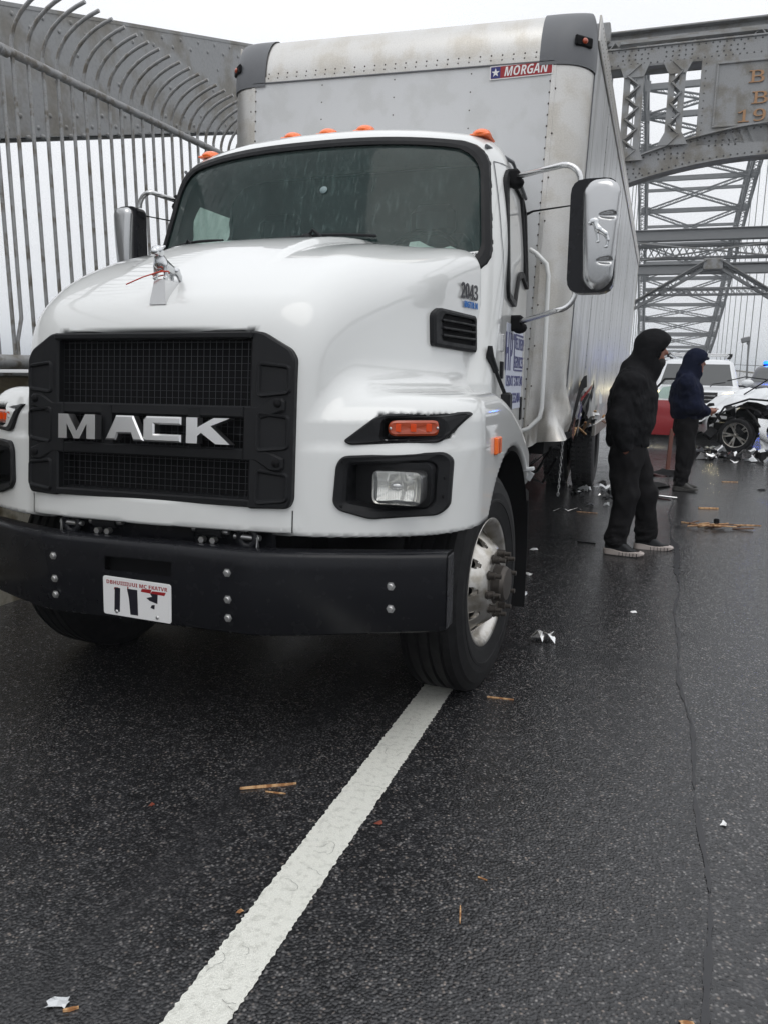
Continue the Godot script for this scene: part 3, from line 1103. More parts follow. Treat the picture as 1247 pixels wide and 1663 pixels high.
func truck_front(t: Node3D) -> void:
	# ---- grille
	var g := Node3D.new()
	g.name = "grille"
	t.add_child(g)
	var lean := func(y: float) -> float: return 0.055 + 0.09 * (y - 0.95)
	var gx := Transform3D(Basis.IDENTITY, Vector3.ZERO)
	var back := MB.new().box(Vector3(0.87, 0.63, 0.01), L(0, 1.318, 0.178))
	put("radiator", back.done(), M.dark, g)
	for sg in [-1.0, 1.0]:
		var o := rpoly([Vector2(0.435, 0.985), Vector2(0.592, 0.990), Vector2(0.605, 1.020), Vector2(0.605, 1.535), Vector2(0.585, 1.570), Vector2(0.480, 1.630), Vector2(0.435, 1.637)], 0.014, 3)
		var on := func(u, y, lift): return L(u, y, 0.048 + 0.09 * (y - 0.95) + 0.10 * u * u - lift)
		var mb := MB.new()
		ring_sheet(mb, [laid(o, on, -0.16, sg), laid(o, on, 0.010, sg), laid(grow_poly(o, -0.007), on, 0.017, sg)])
		mb.fan(laid(grow_poly(o, -0.007), on, 0.017, sg))
		put("grille_surround", mb.done(), M.black, g)
		# raised webs around pressed pockets
		for pk in [[1.405, 1.515], [1.205, 1.335], [1.012, 1.125]]:
			var w := rpoly([Vector2(0.475, pk[0]), Vector2(0.585, pk[0] + 0.012), Vector2(0.585, pk[1] - 0.012), Vector2(0.475, pk[1])], 0.012, 3)
			var m2 := MB.new()
			ring_sheet(m2, [laid(grow_poly(w, 0.012), on, 0.017, sg), laid(grow_poly(w, 0.006), on, 0.027, sg), laid(w, on, 0.026, sg), laid(grow_poly(w, -0.006), on, 0.0175, sg)])
			put("pocket_rim", m2.done(), M.black, g)
	# top and bottom lips
	put("grille_lip", MB.new().box(Vector3(0.89, 0.026, 0.12), L(0, 1.620, 0.155), 0.006).done(), M.black, g)
	put("grille_lip", MB.new().box(Vector3(0.89, 0.028, 0.10), L(0, 1.004, 0.105), 0.006).done(), M.black, g)
	# woven wire
	var wm := MB.new()
	for k in 33:
		var u := -0.435 + k * 0.0272
		wm.box(Vector3(0.0016, 0.62, 0.0016), L(u, 1.318, 0.117), 0.0, Basis(Vector3.RIGHT, -0.09))
	for k in 24:
		var y := 1.02 + k * 0.0262
		wm.box(Vector3(0.88, 0.0016, 0.0016), L(0, y, 0.052 + 0.09 * (y - 0.6)))
	put("wire_mesh", wm.done(), M.wire, g).set_meta("kind", "stuff")
	# the H shaped bar that carries the letters
	var on2 := func(u, y, lift): return L(u, y, 0.040 + 0.09 * (y - 0.95) + 0.06 * u * u - lift)
	var hb := MB.new()
	var xf := Transform3D(Basis(Vector3.RIGHT, -0.09), L(0, 0, -0.034))
	# built of an upper bar, a lower bar and two uprights so that the middle stays open
	hb.prism(PackedVector2Array([Vector2(-0.41, 1.325), Vector2(0.41, 1.325), Vector2(0.41, 1.368), Vector2(-0.41, 1.368)]), -0.06, 0.0, xf, 0.006)
	hb.prism(PackedVector2Array([Vector2(-0.41, 1.166), Vector2(0.41, 1.166), Vector2(0.41, 1.209), Vector2(-0.41, 1.209)]), -0.06, 0.0, xf, 0.006)
	for sg in [-1.0, 1.0]:
		hb.prism(PackedVector2Array([Vector2(0.41 * sg, 1.166), Vector2(0.465 * sg, 1.166), Vector2(0.525 * sg, 1.133), Vector2(0.565 * sg, 1.133), Vector2(0.576 * sg, 1.146), Vector2(0.576 * sg, 1.180), Vector2(0.482 * sg, 1.218), Vector2(0.482 * sg, 1.320), Vector2(0.576 * sg, 1.354), Vector2(0.576 * sg, 1.388), Vector2(0.565 * sg, 1.400), Vector2(0.525 * sg, 1.400), Vector2(0.465 * sg, 1.368), Vector2(0.41 * sg, 1.368)]), -0.06, 0.002, xf, 0.006)
	put("grille_bar", hb.done(), M.black, g)
	for sg in [-1.0, 1.0]:
		for y in [1.374, 1.158]:
			var c := L(0.550 * sg, y, -0.034 + 0.0899 * y - 0.006)
			put("bolt", MB.new().lathe([Vector2(0, 0.0), Vector2(0.013, 0.0), Vector2(0.015, -0.004), Vector2(0.015, -0.02)], 12, Transform3D(Basis(Vector3.RIGHT, PI / 2), c + Vector3(0, 0, 0.004))).done(), M.dark, g)
	# ---- the four letters
	var lx := Transform3D(Basis(Vector3.RIGHT, -0.09), L(0, 1.268, 0.060))
	var hh := 0.048
	var letters := [
		[PackedVector2Array([Vector2(-0.3930, -hh), Vector2(-0.3524, -hh), Vector2(-0.3524, 0.010), Vector2(-0.3180, -hh), Vector2(-0.2910, -hh), Vector2(-0.2566, 0.010), Vector2(-0.2566, -hh), Vector2(-0.2160, -hh), Vector2(-0.2160, hh), Vector2(-0.2639, hh), Vector2(-0.3045, -0.018), Vector2(-0.3451, hh), Vector2(-0.3930, hh)]), -0.005],
		[PackedVector2Array([Vector2(-0.172, -hh), Vector2(-0.122, -hh), Vector2(-0.112, -0.022), Vector2(-0.052, -0.022), Vector2(-0.042, -hh), Vector2(0.008, -hh), Vector2(-0.042, hh), Vector2(-0.122, hh)]), 0.0],
		[PackedVector2Array([Vector2(0.0030, -hh + 0.012), Vector2(0.0175, -hh), Vector2(0.1720, -hh), Vector2(0.1720, -0.018), Vector2(0.0537, -0.018), Vector2(0.0537, 0.018), Vector2(0.1720, 0.018), Vector2(0.1720, hh), Vector2(0.0175, hh), Vector2(0.0030, hh - 0.012)]), 0.0],
		[PackedVector2Array([Vector2(0.1970, -hh), Vector2(0.2449, -hh), Vector2(0.2449, -0.020), Vector2(0.2605, -0.008), Vector2(0.3229, -hh), Vector2(0.3830, -hh), Vector2(0.3006, 0.018), Vector2(0.3808, hh), Vector2(0.3139, hh), Vector2(0.2449, 0.012), Vector2(0.2449, hh), Vector2(0.1970, hh)]), 0.0]]
	for l in letters:
		if l[0][0].x == -0.172:
			# the A keeps its opening: two halves and a bar
			var mbA := MB.new()
			mbA.prism(PackedVector2Array([Vector2(-0.2030, -hh), Vector2(-0.1537, -hh), Vector2(-0.1136, hh - 0.028), Vector2(-0.1075, hh), Vector2(-0.1496, hh)]), -0.012, 0.026, lx, 0.006)
			mbA.prism(PackedVector2Array([Vector2(-0.0140, -hh), Vector2(-0.0674, -hh), Vector2(-0.1075, hh - 0.028), Vector2(-0.1085, hh), Vector2(-0.0695, hh)]), -0.012, 0.0262, lx, 0.006)
			mbA.prism(PackedVector2Array([Vector2(-0.1434, -0.028), Vector2(-0.0756, -0.028), Vector2(-0.0880, -0.004), Vector2(-0.1311, -0.004)]), -0.012, 0.0245, lx, 0.004)
			put("letter", mbA.done(), M.letter, g)
		else:
			put("letter", MB.new().prism(l[0], -0.012, 0.026, lx, 0.006).done(), M.letter, g)
	for u in [-0.2, 0.2]: put("letter_bar", MB.new().box(Vector3(0.05, 0.17, 0.02), L(u, 1.268, 0.095)).done(), M.black, g)
	# ---- head lamps and turn signals
	for sg in [-1.0, 1.0]:
		var hl := Node3D.new()
		hl.name = "headlight" if sg > 0 else "headlight_001"
		t.add_child(hl)
		var on := func(u, y, lift): return on_hood(u, y, lift)
		var o := rpoly([Vector2(0.742, 1.012), Vector2(0.764, 0.985), Vector2(0.872, 0.952), Vector2(1.098, 0.960), Vector2(1.128, 0.990), Vector2(1.132, 1.170), Vector2(1.104, 1.198), Vector2(0.772, 1.186), Vector2(0.750, 1.155)], 0.018, 3)
		var inn := rpoly([Vector2(0.785, 1.015), Vector2(0.795, 1.008), Vector2(0.885, 0.990), Vector2(1.060, 0.995), Vector2(1.075, 1.010), Vector2(1.078, 1.145), Vector2(1.060, 1.160), Vector2(0.80, 1.155), Vector2(0.787, 1.14)], 0.012, 3)
		var deep := []
		for q in inn: deep.append(L(q.x * sg, q.y, 0.275 + 0.06 * (q.x - 0.9)))
		var mb := MB.new()
		ring_sheet(mb, [laid(o, on, -0.01, sg), laid(o, on, 0.010, sg), laid(grow_poly(o, -0.007), on, 0.017, sg), laid(grow_poly(inn, 0.010), on, 0.010, sg), laid(inn, on, 0.0, sg), deep])
		mb.fan(deep)
		put("bezel", mb.done(), M.black, hl)
		for sp in [Vector2(1.108, 1.10), Vector2(1.106, 1.03), Vector2(0.772, 1.165), Vector2(0.772, 1.0)]:
			put("screw", MB.new().dome(on.call(sp.x * sg, sp.y, 0.012), Vector3(0.15 * sg, 0, 1).normalized(), 0.008, 8).done(), M.dark, hl)
		var lamp := rrect(0.975, 1.075, 0.185, 0.122, 0.026, 4)
		var r0 := []
		var r1 := []
		var r2 := []
		var r3 := []
		for q in lamp:
			r0.append(L(q.x * sg, q.y, 0.27))
			r1.append(L(q.x * sg, q.y, 0.185))
		for q in grow_poly(lamp, -0.008): r2.append(L(q.x * sg, q.y, 0.178))
		for q in grow_poly(lamp, -0.035): r3.append(L(q.x * sg, q.y, 0.172))
		var rim := MB.new()
		ring_sheet(rim, [r0, r1], true)
		put("lamp_body", rim.done(), M.chrome_dull, hl)
		var rf := MB.new()
		var rows := []
		for j in 7:
			var row := []
			for i in 9:
				var x := (i / 8.0 - 0.5) * 0.17
				var y := (j / 6.0 - 0.5) * 0.108
				row.append(L((0.975 + x) * sg, 1.075 + y, 0.262 - 6.5 * x * x - 4.0 * y * y - 0.010 * sin(x * 90.0)))
			rows.append(row)
		rf.sheet(rows)
		put("reflector", rf.done(), M.reflector, hl)
		put("bulb_shield", MB.new().ball(L(0.965 * sg, 1.078, 0.225), Vector3(0.028, 0.018, 0.02)).done(), M.amber_lit if false else M.chrome_dull, hl)
		var ln := MB.new()
		ring_sheet(ln, [r1, r2, r3], true)
		ln.fan(r3)
		put("lens", ln.done(), M.lens, hl)
		var fl := MB.new()
		for k in 19:
			var x := 0.895 + k * 0.009
			fl.box(Vector3(0.0022, 0.096 - 0.03 * absf(k - 9.0) / 9.0, 0.002), L(x * sg, 1.073, 0.1712), 0.0006)
		put("lens_flute", fl.done(), M.lens, hl)
		# turn signal in its black slanted frame
		var ts := Node3D.new()
		ts.name = "turn_signal" if sg > 0 else "turn_signal_001"
		t.add_child(ts)
		var o2: PackedVector2Array
		if sg > 0: o2 = rpoly([Vector2(0.768, 1.240), Vector2(0.790, 1.226), Vector2(1.085, 1.232), Vector2(1.118, 1.262), Vector2(1.172, 1.335), Vector2(1.160, 1.345), Vector2(0.905, 1.338), Vector2(0.870, 1.326)], 0.012, 3)
		else: o2 = rpoly([Vector2(0.712, 1.335), Vector2(0.70, 1.345), Vector2(1.16, 1.345), Vector2(1.172, 1.33), Vector2(1.12, 1.262), Vector2(1.08, 1.232), Vector2(0.80, 1.226), Vector2(0.775, 1.235)], 0.012, 3)
		var i2 := rpoly([Vector2(0.895, 1.252), Vector2(0.905, 1.247), Vector2(1.085, 1.250), Vector2(1.096, 1.262), Vector2(1.100, 1.315), Vector2(1.092, 1.322), Vector2(0.912, 1.320), Vector2(0.90, 1.312)], 0.010, 3)
		var d2 := []
		for q in i2: d2.append(L(q.x * sg, q.y, on_hood(0.99, 1.285).z * -1.0 + 0.045 + 0.30 * (q.x - 0.99)))
		if sg < 0:
			i2 = rpoly([Vector2(0.765, 1.318), Vector2(0.76, 1.322), Vector2(1.09, 1.322), Vector2(1.10, 1.314), Vector2(1.096, 1.262), Vector2(1.085, 1.250), Vector2(0.84, 1.247), Vector2(0.82, 1.254)], 0.010, 3)
			d2 = []
			for q in i2: d2.append(L(q.x * sg, q.y, on_hood(0.99, 1.285).z * -1.0 + 0.045 + 0.30 * (q.x - 0.99)))
		var m3 := MB.new()
		ring_sheet(m3, [laid(o2, on, -0.01, sg), laid(o2, on, 0.009, sg), laid(grow_poly(o2, -0.006), on, 0.015, sg), laid(grow_poly(i2, 0.006), on, 0.010, sg), d2])
		m3.fan(d2)
		put("bezel", m3.done(), M.black, ts)
		var cx := 0.998 if sg > 0 else 0.90
		var am := rrect(cx, 1.286, 0.170 if sg > 0 else 0.19, 0.058, 0.028, 5)
		var la := MB.new()
		var f0 := []
		var f1 := []
		var f2 := []
		for q in am:
			var zz := on_hood(q.x * sg, 1.286).z
			f0.append(Vector3(q.x * sg, q.y, zz - 0.035))
			f1.append(Vector3(q.x * sg, q.y, zz - 0.008))
		for q in grow_poly(am, -0.008):
			f2.append(Vector3(q.x * sg, q.y, on_hood(q.x * sg, 1.286).z - 0.001))
		ring_sheet(la, [f0, f1, f2], true)
		la.fan(f2)
		put("amber_lens", la.done(), M.amber_dark, ts)
		for k in 3:
			var cc := on_hood((cx - 0.050 + 0.05 * k) * sg, 1.288, 0.001)
			put("light_cell", MB.new().box(Vector3(0.022, 0.030, 0.003), cc, 0.001).done(), M.amber_lit, ts)
		for k in [-1.0, 1.0]:
			put("screw", MB.new().dome(on_hood((cx + 0.076 * k) * sg, 1.286, 0.0), Vector3(0, 0, 1), 0.006, 8).done(), M.zinc, ts)
	# ---- bumper
	var b := Node3D.new()
	b.name = "bumper"
	t.add_child(b)
	var us := [-1.155, -0.95, -0.70, -0.52, -0.475, -0.445, -0.41, -0.175, 0.134, 0.41, 0.445, 0.475, 0.52, 0.70, 0.95, 1.155]
	var plan := func(u: float) -> float:
		var a := absf(u)
		if a < 0.41: return 0.0
		if a < 0.52: return 0.012 * pow((a - 0.41) / 0.11, 2.0)
		return 0.012 + 0.215 * pow((a - 0.52) / 0.62, 1.15)
	var prof := [[0.510, 0.07], [0.510, 0.012], [0.520, 0.002], [0.710, 0.0], [0.766, 0.0], [0.812, 0.002], [0.826, 0.010], [0.834, 0.026], [0.832, 0.10]]
	var bm := MB.new().smooth()
	for i in us.size() - 1:
		for j in prof.size() - 1:
			if us[i] == -0.175 and j == 3: continue
			var pt := func(u, q): return L(u, q[0] + 0.04 * maxf(absf(u) - 0.5, 0.0) * (1.0 if q[0] < 0.6 else 0.0), plan.call(u) + q[1])
			bm.quad(pt.call(us[i], prof[j]), pt.call(us[i], prof[j + 1]), pt.call(us[i + 1], prof[j + 1]), pt.call(us[i + 1], prof[j]))
	for sg in [-1.0, 1.0]:
		bm.box(Vector3(0.006, 0.28, 0.09), L(1.156 * sg, 0.682, 0.29), 0.002)
	put("bumper_shell", bm.done(), M.bumper, b)
	put("slot_liner", cbox(Vector3(0.34, 0.09, 0.01), L(-0.02, 0.738, 0.05)), M.dark, b)
	for q in [[-0.424, 0.745], [-0.424, 0.650], [-0.424, 0.583], [0.379, 0.748], [0.379, 0.645], [0.379, 0.573], [0.968, 0.714], [0.968, 0.628], [-0.968, 0.714], [-0.968, 0.628]]:
		var p := L(q[0], q[1], plan.call(q[0]) - 0.002)
		var bo := MB.new().lathe([Vector2(0.017, 0.0), Vector2(0.017, 0.003), Vector2(0.0115, 0.003), Vector2(0.0115, 0.009), Vector2(0.009, 0.0115), Vector2(0, 0.0115)], 6, Transform3D(Basis(Vector3.RIGHT, PI / 2), p), false)
		put("bolt", bo.done(), M.zinc, b)
	# number plate, its print smeared and half painted out
	var pl := Node3D.new()
	pl.name = "number_plate"
	t.add_child(pl)
	var px := Transform3D(Basis(Vector3.BACK, -0.028), L(-0.026, 0.604, -0.004))
	put("plate", MB.new().prism(rrect(0, 0, 0.316, 0.157, 0.012), 0.0, 0.003, px, 0.001).done(), M.print_white, pl)
	var red := MB.new()
	var tx := words("DBHUIIIIUUI MC FKATVR", 0.015, 0.0006)
	var w := put("red_print", tx, M.print_red, pl)
	w.transform = px * Transform3D(Basis.from_scale(Vector3(1.15, 1.0, 1)), Vector3(0.0, 0.056, 0.0034))
	for q in [[-0.095, 0.032, 0.022, 0.012], [0.045, 0.04, 0.05, 0.016], [0.10, 0.037, 0.07, 0.014], [-0.04, 0.036, 0.006, 0.025]]:
		red.prism(rpoly([Vector2(q[0] - q[2] / 2, q[1] - q[3] * 0.4), Vector2(q[0] + q[2] * 0.4, q[1] - q[3] / 2), Vector2(q[0] + q[2] / 2, q[1] + q[3] / 2), Vector2(q[0] - q[2] * 0.4, q[1] + q[3] * 0.4)], 0.003), 0.003, 0.0034, px)
	put("red_smear", red.done(), M.print_red, pl)
	var blk := MB.new()
	blk.prism(PackedVector2Array([Vector2(-0.106, -0.062), Vector2(-0.080, -0.062), Vector2(-0.076, 0.036), Vector2(-0.102, 0.036)]), 0.003, 0.0036, px)
	blk.prism(PackedVector2Array([Vector2(-0.030, -0.066), Vector2(0.006, -0.066), Vector2(0.004, 0.038), Vector2(-0.044, 0.038), Vector2(-0.036, 0.0)]), 0.003, 0.0036, px)
	blk.prism(PackedVector2Array([Vector2(0.060, 0.002), Vector2(0.096, -0.006), Vector2(0.098, 0.032), Vector2(0.062, 0.032), Vector2(0.072, 0.02), Vector2(0.046, 0.012)]), 0.003, 0.0036, px)
	blk.prism(PackedVector2Array([Vector2(0.064, -0.026), Vector2(0.082, -0.030), Vector2(0.084, -0.012), Vector2(0.070, -0.014)]), 0.003, 0.0036, px)
	put("paint_patch", blk.done(), M.print_dark, pl)
	for u in [-0.095, 0.095]:
		put("screw", MB.new().dome(px * Vector3(u, -0.062, 0.003), Vector3(0, 0, 1), 0.008, 8).done(), M.zinc, pl)
	# tow eyes and clamps in the gap above the bumper
	for sg in [-1.0, 1.0]:
		var te := Node3D.new()
		te.name = "tow_eye" if sg > 0 else "tow_eye_001"
		t.add_child(te)
		var ring := []
		for k in 8: ring.append(L(0.41 * sg + 0.036 * cos(TAU * (k + 0.5) / 8), 0.866 + 0.036 * sin(TAU * (k + 0.5) / 8), 0.10))
		put("eye_plate", MB.new().tube(ring, 0.016, 6, false, true).done(), M.bumper, te)
		put("tow_pin", MB.new().tube([L(0.355 * sg, 0.866, 0.10), L(0.465 * sg, 0.866, 0.10)], 0.011, 8).done(), M.zinc, te)
		put("lock_pin", MB.new().tube([L(0.458 * sg, 0.88, 0.09), L(0.464 * sg, 0.80, 0.088), L(0.452 * sg, 0.80, 0.088), L(0.456 * sg, 0.87, 0.09)], 0.0025, 5).done(), M.zinc, te)
		var cl := Node3D.new()
		cl.name = "bonnet_clamp" if sg > 0 else "bonnet_clamp_001"
		t.add_child(cl)
		put("roller", MB.new().tube([L(0.19 * sg, 0.882, 0.11), L(0.30 * sg, 0.878, 0.11)], 0.026, 10).done(), M.black, cl)
		put("roller_bolt", MB.new().tube([L(0.165 * sg, 0.882, 0.11), L(0.325 * sg, 0.878, 0.11)], 0.012, 8).done(), M.zinc, cl)
		for u in [0.22, 0.27]:
			put("bolt", MB.new().tube([L(u * sg, 0.846, 0.10), L(u * sg, 0.846, 0.075)], 0.013, 6).done(), M.zinc, cl)
	put("cross_member", MB.new().box(Vector3(1.0, 0.13, 0.03), L(0, 0.83, 0.16), 0.01).box(Vector3(0.30, 0.07, 0.01), L(0, 0.855, 0.14), 0.004).done(), M.bumper, t)
	# ---- the chrome dog on its wedge, a zip tie round its feet
	var dog := Node3D.new()
	dog.name = "bonnet_ornament"
	t.add_child(dog)
	var o := L(0.0, 1.752, 0.185)
	var wd := MB.new().flat()
	var f := [Vector3(-0.038, -0.01, 0.02), Vector3(0.038, -0.01, 0.02), Vector3(0.024, 0.088, 0.0), Vector3(-0.024, 0.088, 0.0)]
	var r := [Vector3(-0.038, 0.07, -0.18), Vector3(0.038, 0.07, -0.18), Vector3(0.022, 0.082, -0.10), Vector3(-0.022, 0.082, -0.10)]
	for q in f.size():
		f[q] += o
		r[q] += o
	wd.quad(f[0], f[3], f[2], f[1])
	wd.quad(f[3], r[3], r[2], f[2])
	wd.quad(f[1], f[2], r[2], r[1])
	wd.quad(f[0], r[0], r[3], f[3])
	wd.quad(r[3], r[0], r[1], r[2])
	put("wedge_base", wd.done(), M.chrome_dull, dog)
	var dp := o + Vector3(0, 0.088, -0.02)
	var df := func(p: Vector3) -> float:
		var q := (p - dp) / 0.092
		q.x = absf(q.x)
		var d := capsule(q, Vector3(0, 0.62, 0.05), Vector3(0, 0.42, -0.75), 0.30, 0.20)
		d = smin(d, capsule(q, Vector3(0, 0.70, 0.12), Vector3(0, 1.02, 0.25), 0.24, 0.20), 0.12)
		d = smin(d, ellipsoid(q, Vector3(0, 1.12, 0.30), Vector3(0.27, 0.23, 0.25)), 0.08)
		d = smin(d, ellipsoid(q, Vector3(0, 1.06, 0.52), Vector3(0.19, 0.15, 0.14)), 0.06)
		d = smin(d, capsule(q, Vector3(0.20, 1.26, 0.22), Vector3(0.27, 1.32, 0.15), 0.07, 0.04), 0.04)
		d = smin(d, capsule(q, Vector3(0.22, 0.55, 0.10), Vector3(0.26, 0.05, 0.10), 0.13, 0.08), 0.08)
		d = smin(d, capsule(q, Vector3(0.26, 0.03, 0.10), Vector3(0.26, 0.03, 0.22), 0.08, 0.07), 0.04)
		d = smin(d, capsule(q, Vector3(0.18, 0.42, -0.75), Vector3(0.20, 0.22, -0.95), 0.16, 0.11), 0.08)
		d = smin(d, capsule(q, Vector3(0.20, 0.22, -0.95), Vector3(0.20, -0.03, -1.02), 0.10, 0.08), 0.06)
		return d * 0.092
	put("chrome_dog", nets(df, dp + Vector3(-0.05, -0.03, -0.13), dp + Vector3(0.05, 0.14, 0.08), 0.0045), M.chrome, dog)
	var zt := []
	for k in 9: zt.append(dp + Vector3(0.034 * cos(TAU * k / 8.0), 0.020 + 0.008 * cos(TAU * k / 8.0), 0.010 + 0.028 * sin(TAU * k / 8.0)))
	put("zip_tie", MB.new().tube(zt, 0.0026, 5).tube([dp + Vector3(0.02, 0.026, 0.036), dp + Vector3(-0.05, 0.004, 0.055), dp + Vector3(-0.125, -0.022, 0.06)], 0.0026, 5).box(Vector3(0.010, 0.008, 0.008), dp + Vector3(0.022, 0.026, 0.036)).done(), M.orange_tie, dog)
	# fleet number on the flank
	var n1 := put("fleet_number", words("2043", 0.072), M.print_dark, t)
	var np := side_of(hood_skin, 1.885, 1.325)
	n1.transform = on_face(hood_skin, np, 0.010) * Transform3D(Basis.from_scale(Vector3(0.9, 1, 1)), Vector3.ZERO)
	var n2 := put("fleet_sticker", words("MGTR N", 0.030), M.print_cyan, t)
	n2.transform = on_face(hood_skin, side_of(hood_skin, 1.825, 1.345), 0.008)
func truck_cab(t: Node3D) -> void:
	put("cab", nets(cab, Vector3(-1.12, 0.95, -2.56), Vector3(1.12, 2.95, -0.95), 0.020, 1.15, true), M.white, t)
	# windscreen: pane and rubber seal follow the curved face of the cab
	var outline := func(grow: float) -> Array:
		var out := []
		for k in 96:
			var th := TAU * k / 96
			var lo := 0.0
			var hi := 1.6
			var dx := cos(th)
			var dy := sin(th) * 0.45
			for j in 22:
				var m := (lo + hi) * 0.5
				if screen_shape(dx * m, 2.345 + dy * m, grow) < 0.0: lo = m
				else: hi = m
			out.append(Vector2(dx * lo, 2.345 + dy * lo))
		return out
	var lay := func(grow: float, lift: float) -> Array:
		var out := []
		for q in outline.call(grow): out.append(on_cab(q.x, q.y, lift))
		return out
	var ws := Node3D.new()
	ws.name = "windscreen"
	t.add_child(ws)
	var seal := MB.new()
	ring_sheet(seal, [lay.call(-0.030, -0.015), lay.call(-0.030, 0.006), lay.call(-0.012, 0.012), lay.call(0.012, 0.012), lay.call(0.020, -0.004)], true)
	put("rubber_seal", seal.done(), M.black, ws)
	var pane := MB.new()
	var rows := []
	for j in 9:
		var row := []
		for q in outline.call(-0.028):
			var f := j / 8.0
			var p := Vector2(0, 2.345).lerp(q, f)
			row.append(on_cab(p.x, p.y, -0.006))
		rows.append(row)
	pane.sheet(rows, true)
	put("pane", pane.done(), M.glass, ws)
	# things one sees through it
	var inn := Node3D.new()
	inn.name = "cab_interior"
	t.add_child(inn)
	put("dashboard", MB.new().box(Vector3(1.86, 0.36, 0.42), L(0, 1.90, 1.83), 0.06).box(Vector3(0.7, 0.14, 0.3), L(0.5, 2.10, 1.92), 0.05).done(), M.under, inn)
	put("back_wall", cbox(Vector3(1.9, 1.0, 0.03), L(0, 2.25, 2.40), 0.01), mat(lin(0.10, 0.105, 0.105), 0.8), inn)
	for u in [-0.52, 0.50]:
		var sm := MB.new().box(Vector3(0.50, 0.62, 0.14), L(u, 2.02, 2.26), 0.06).box(Vector3(0.28, 0.19, 0.10), L(u, 2.41, 2.27), 0.045)
		put("seat", sm.done(), mat(lin(0.03, 0.03, 0.032), 0.8), inn)
	var wh := []
	for k in 28: wh.append(L(0.50, 2.15, 1.98) + Basis(Vector3.RIGHT, 0.9) * Vector3(0.22 * cos(TAU * k / 28), 0, 0.22 * sin(TAU * k / 28)))
	put("steering_wheel", MB.new().tube(wh, 0.016, 8, false, true).done(), M.black, inn)
	# crumpled pale paper lying against the glass on the left
	var pp := MB.new()
	var prow := []
	for j in 9:
		var row := []
		for i in 9:
			var u := -0.755 + 0.30 * i / 8.0
			var y := 2.08 + (0.37 - 0.014 * i) * j / 8.0
			var c := on_cab(u, y, -0.06)
			row.append(c + Vector3(0, 0, 0.018 * sin(i * 2.1 + j * 1.3)))
		prow.append(row)
	pp.sheet(prow)
	put("paper", pp.done(), M.pale_green, inn)
	var p2 := MB.new()
	prow = []
	for j in 5:
		var row := []
		for i in 7:
			var u := 0.60 + 0.30 * i / 6.0
			var y := 2.06 + 0.10 * j / 4.0 - 0.008 * i
			row.append(on_cab(u, y, -0.05) + Vector3(0, 0.012 * sin(i * 1.9), 0.012 * sin(i * 2.4 + j)))
		prow.append(row)
	p2.sheet(prow)
	put("paper", p2.done(), M.pale_green, inn)
	# sticker on the glass
	var sp := on_cab(0.925, 2.085, 0.002)
	var sn := (on_cab(0.95, 2.085, 0.002) - on_cab(0.90, 2.085, 0.002)).normalized()
	var su := (on_cab(0.925, 2.11, 0.002) - on_cab(0.925, 2.06, 0.002)).normalized()
	var sb := Basis(sn, su, sn.cross(su).normalized()) * Basis(Vector3.BACK, 0.18)
	put("glass_sticker", MB.new().prism(rrect(0, 0, 0.066, 0.054, 0.004), 0.0, 0.002, Transform3D(sb, sp)).done(), M.print_white, ws)
	var gk := put("sticker_print", words("GDK", 0.017, 0.0006), M.print_dark, ws)
	gk.transform = Transform3D(sb, sp + sb * Vector3(-0.008, 0.010, 0.0024))
	var gk2 := put("sticker_print", words("ddalaaR", 0.010, 0.0006), M.print_dark, ws)
	gk2.transform = Transform3D(sb, sp + sb * Vector3(0.0, -0.018, 0.0024))
	# round inspection disc
	var rp := on_cab(0.13, 2.44, 0.001)
	put("inspection_disc", MB.new().lathe([Vector2(0, 0.002), Vector2(0.020, 0.002), Vector2(0.021, 0.0)], 20, Transform3D(Basis(Vector3.RIGHT, PI / 2 - 0.4), rp)).done(), mat(Color(0.45, 0.52, 0.53), 0.4), ws)
	# wipers
	for w in [[-0.70, -0.86, -0.42, 2.195], [0.10, -0.10, 0.46, 2.178]]:
		var wp := Node3D.new()
		wp.name = "wiper" if w[0] < 0 else "wiper_001"
		t.add_child(wp)
		var hub := on_cab(w[0], 2.17, 0.03)
		put("pivot", MB.new().ball(hub, Vector3(0.035, 0.028, 0.03)).tube([hub, on_cab(w[0] + 0.03, 2.215, 0.035), on_cab((w[1] + w[2]) / 2, w[3], 0.03)], 0.010, 6).done(), M.black, wp)
		var bl := []
		for k in 12:
			var u := lerpf(w[1], w[2], k / 11.0)
			bl.append(on_cab(u, w[3] + 0.012 * sin(PI * k / 11.0), 0.014))
		put("blade", MB.new().tube(bl, 0.008, 6).done(), M.black, wp)
	# roof marker lamps
	for u in [-0.80, -0.22, 0.0, 0.22, 0.86]:
		var s: float = 1.86 + 0.10 * u * u
		var y := 2.70
		for k in 50:
			if cab_skin(L(u, y, s)) > 0.0: break
			y += 0.004
		var rl := put("roof_lamp", nets(func(p: Vector3) -> float:
			var q := p - L(u, y + 0.004, s)
			return smax(smax(ellipsoid(q, Vector3(0, -0.01, 0), Vector3(0.060, 0.044, 0.085)), absf(q.x) - 0.054, 0.02), -q.y - 0.01, 0.01), L(u - 0.08, y - 0.03, s + 0.10), L(u + 0.08, y + 0.07, s - 0.10), 0.008), M.amber, t)
		put("lamp_base", cbox(Vector3(0.112, 0.012, 0.16), L(u, y - 0.006, s), 0.006), M.amber, rl)
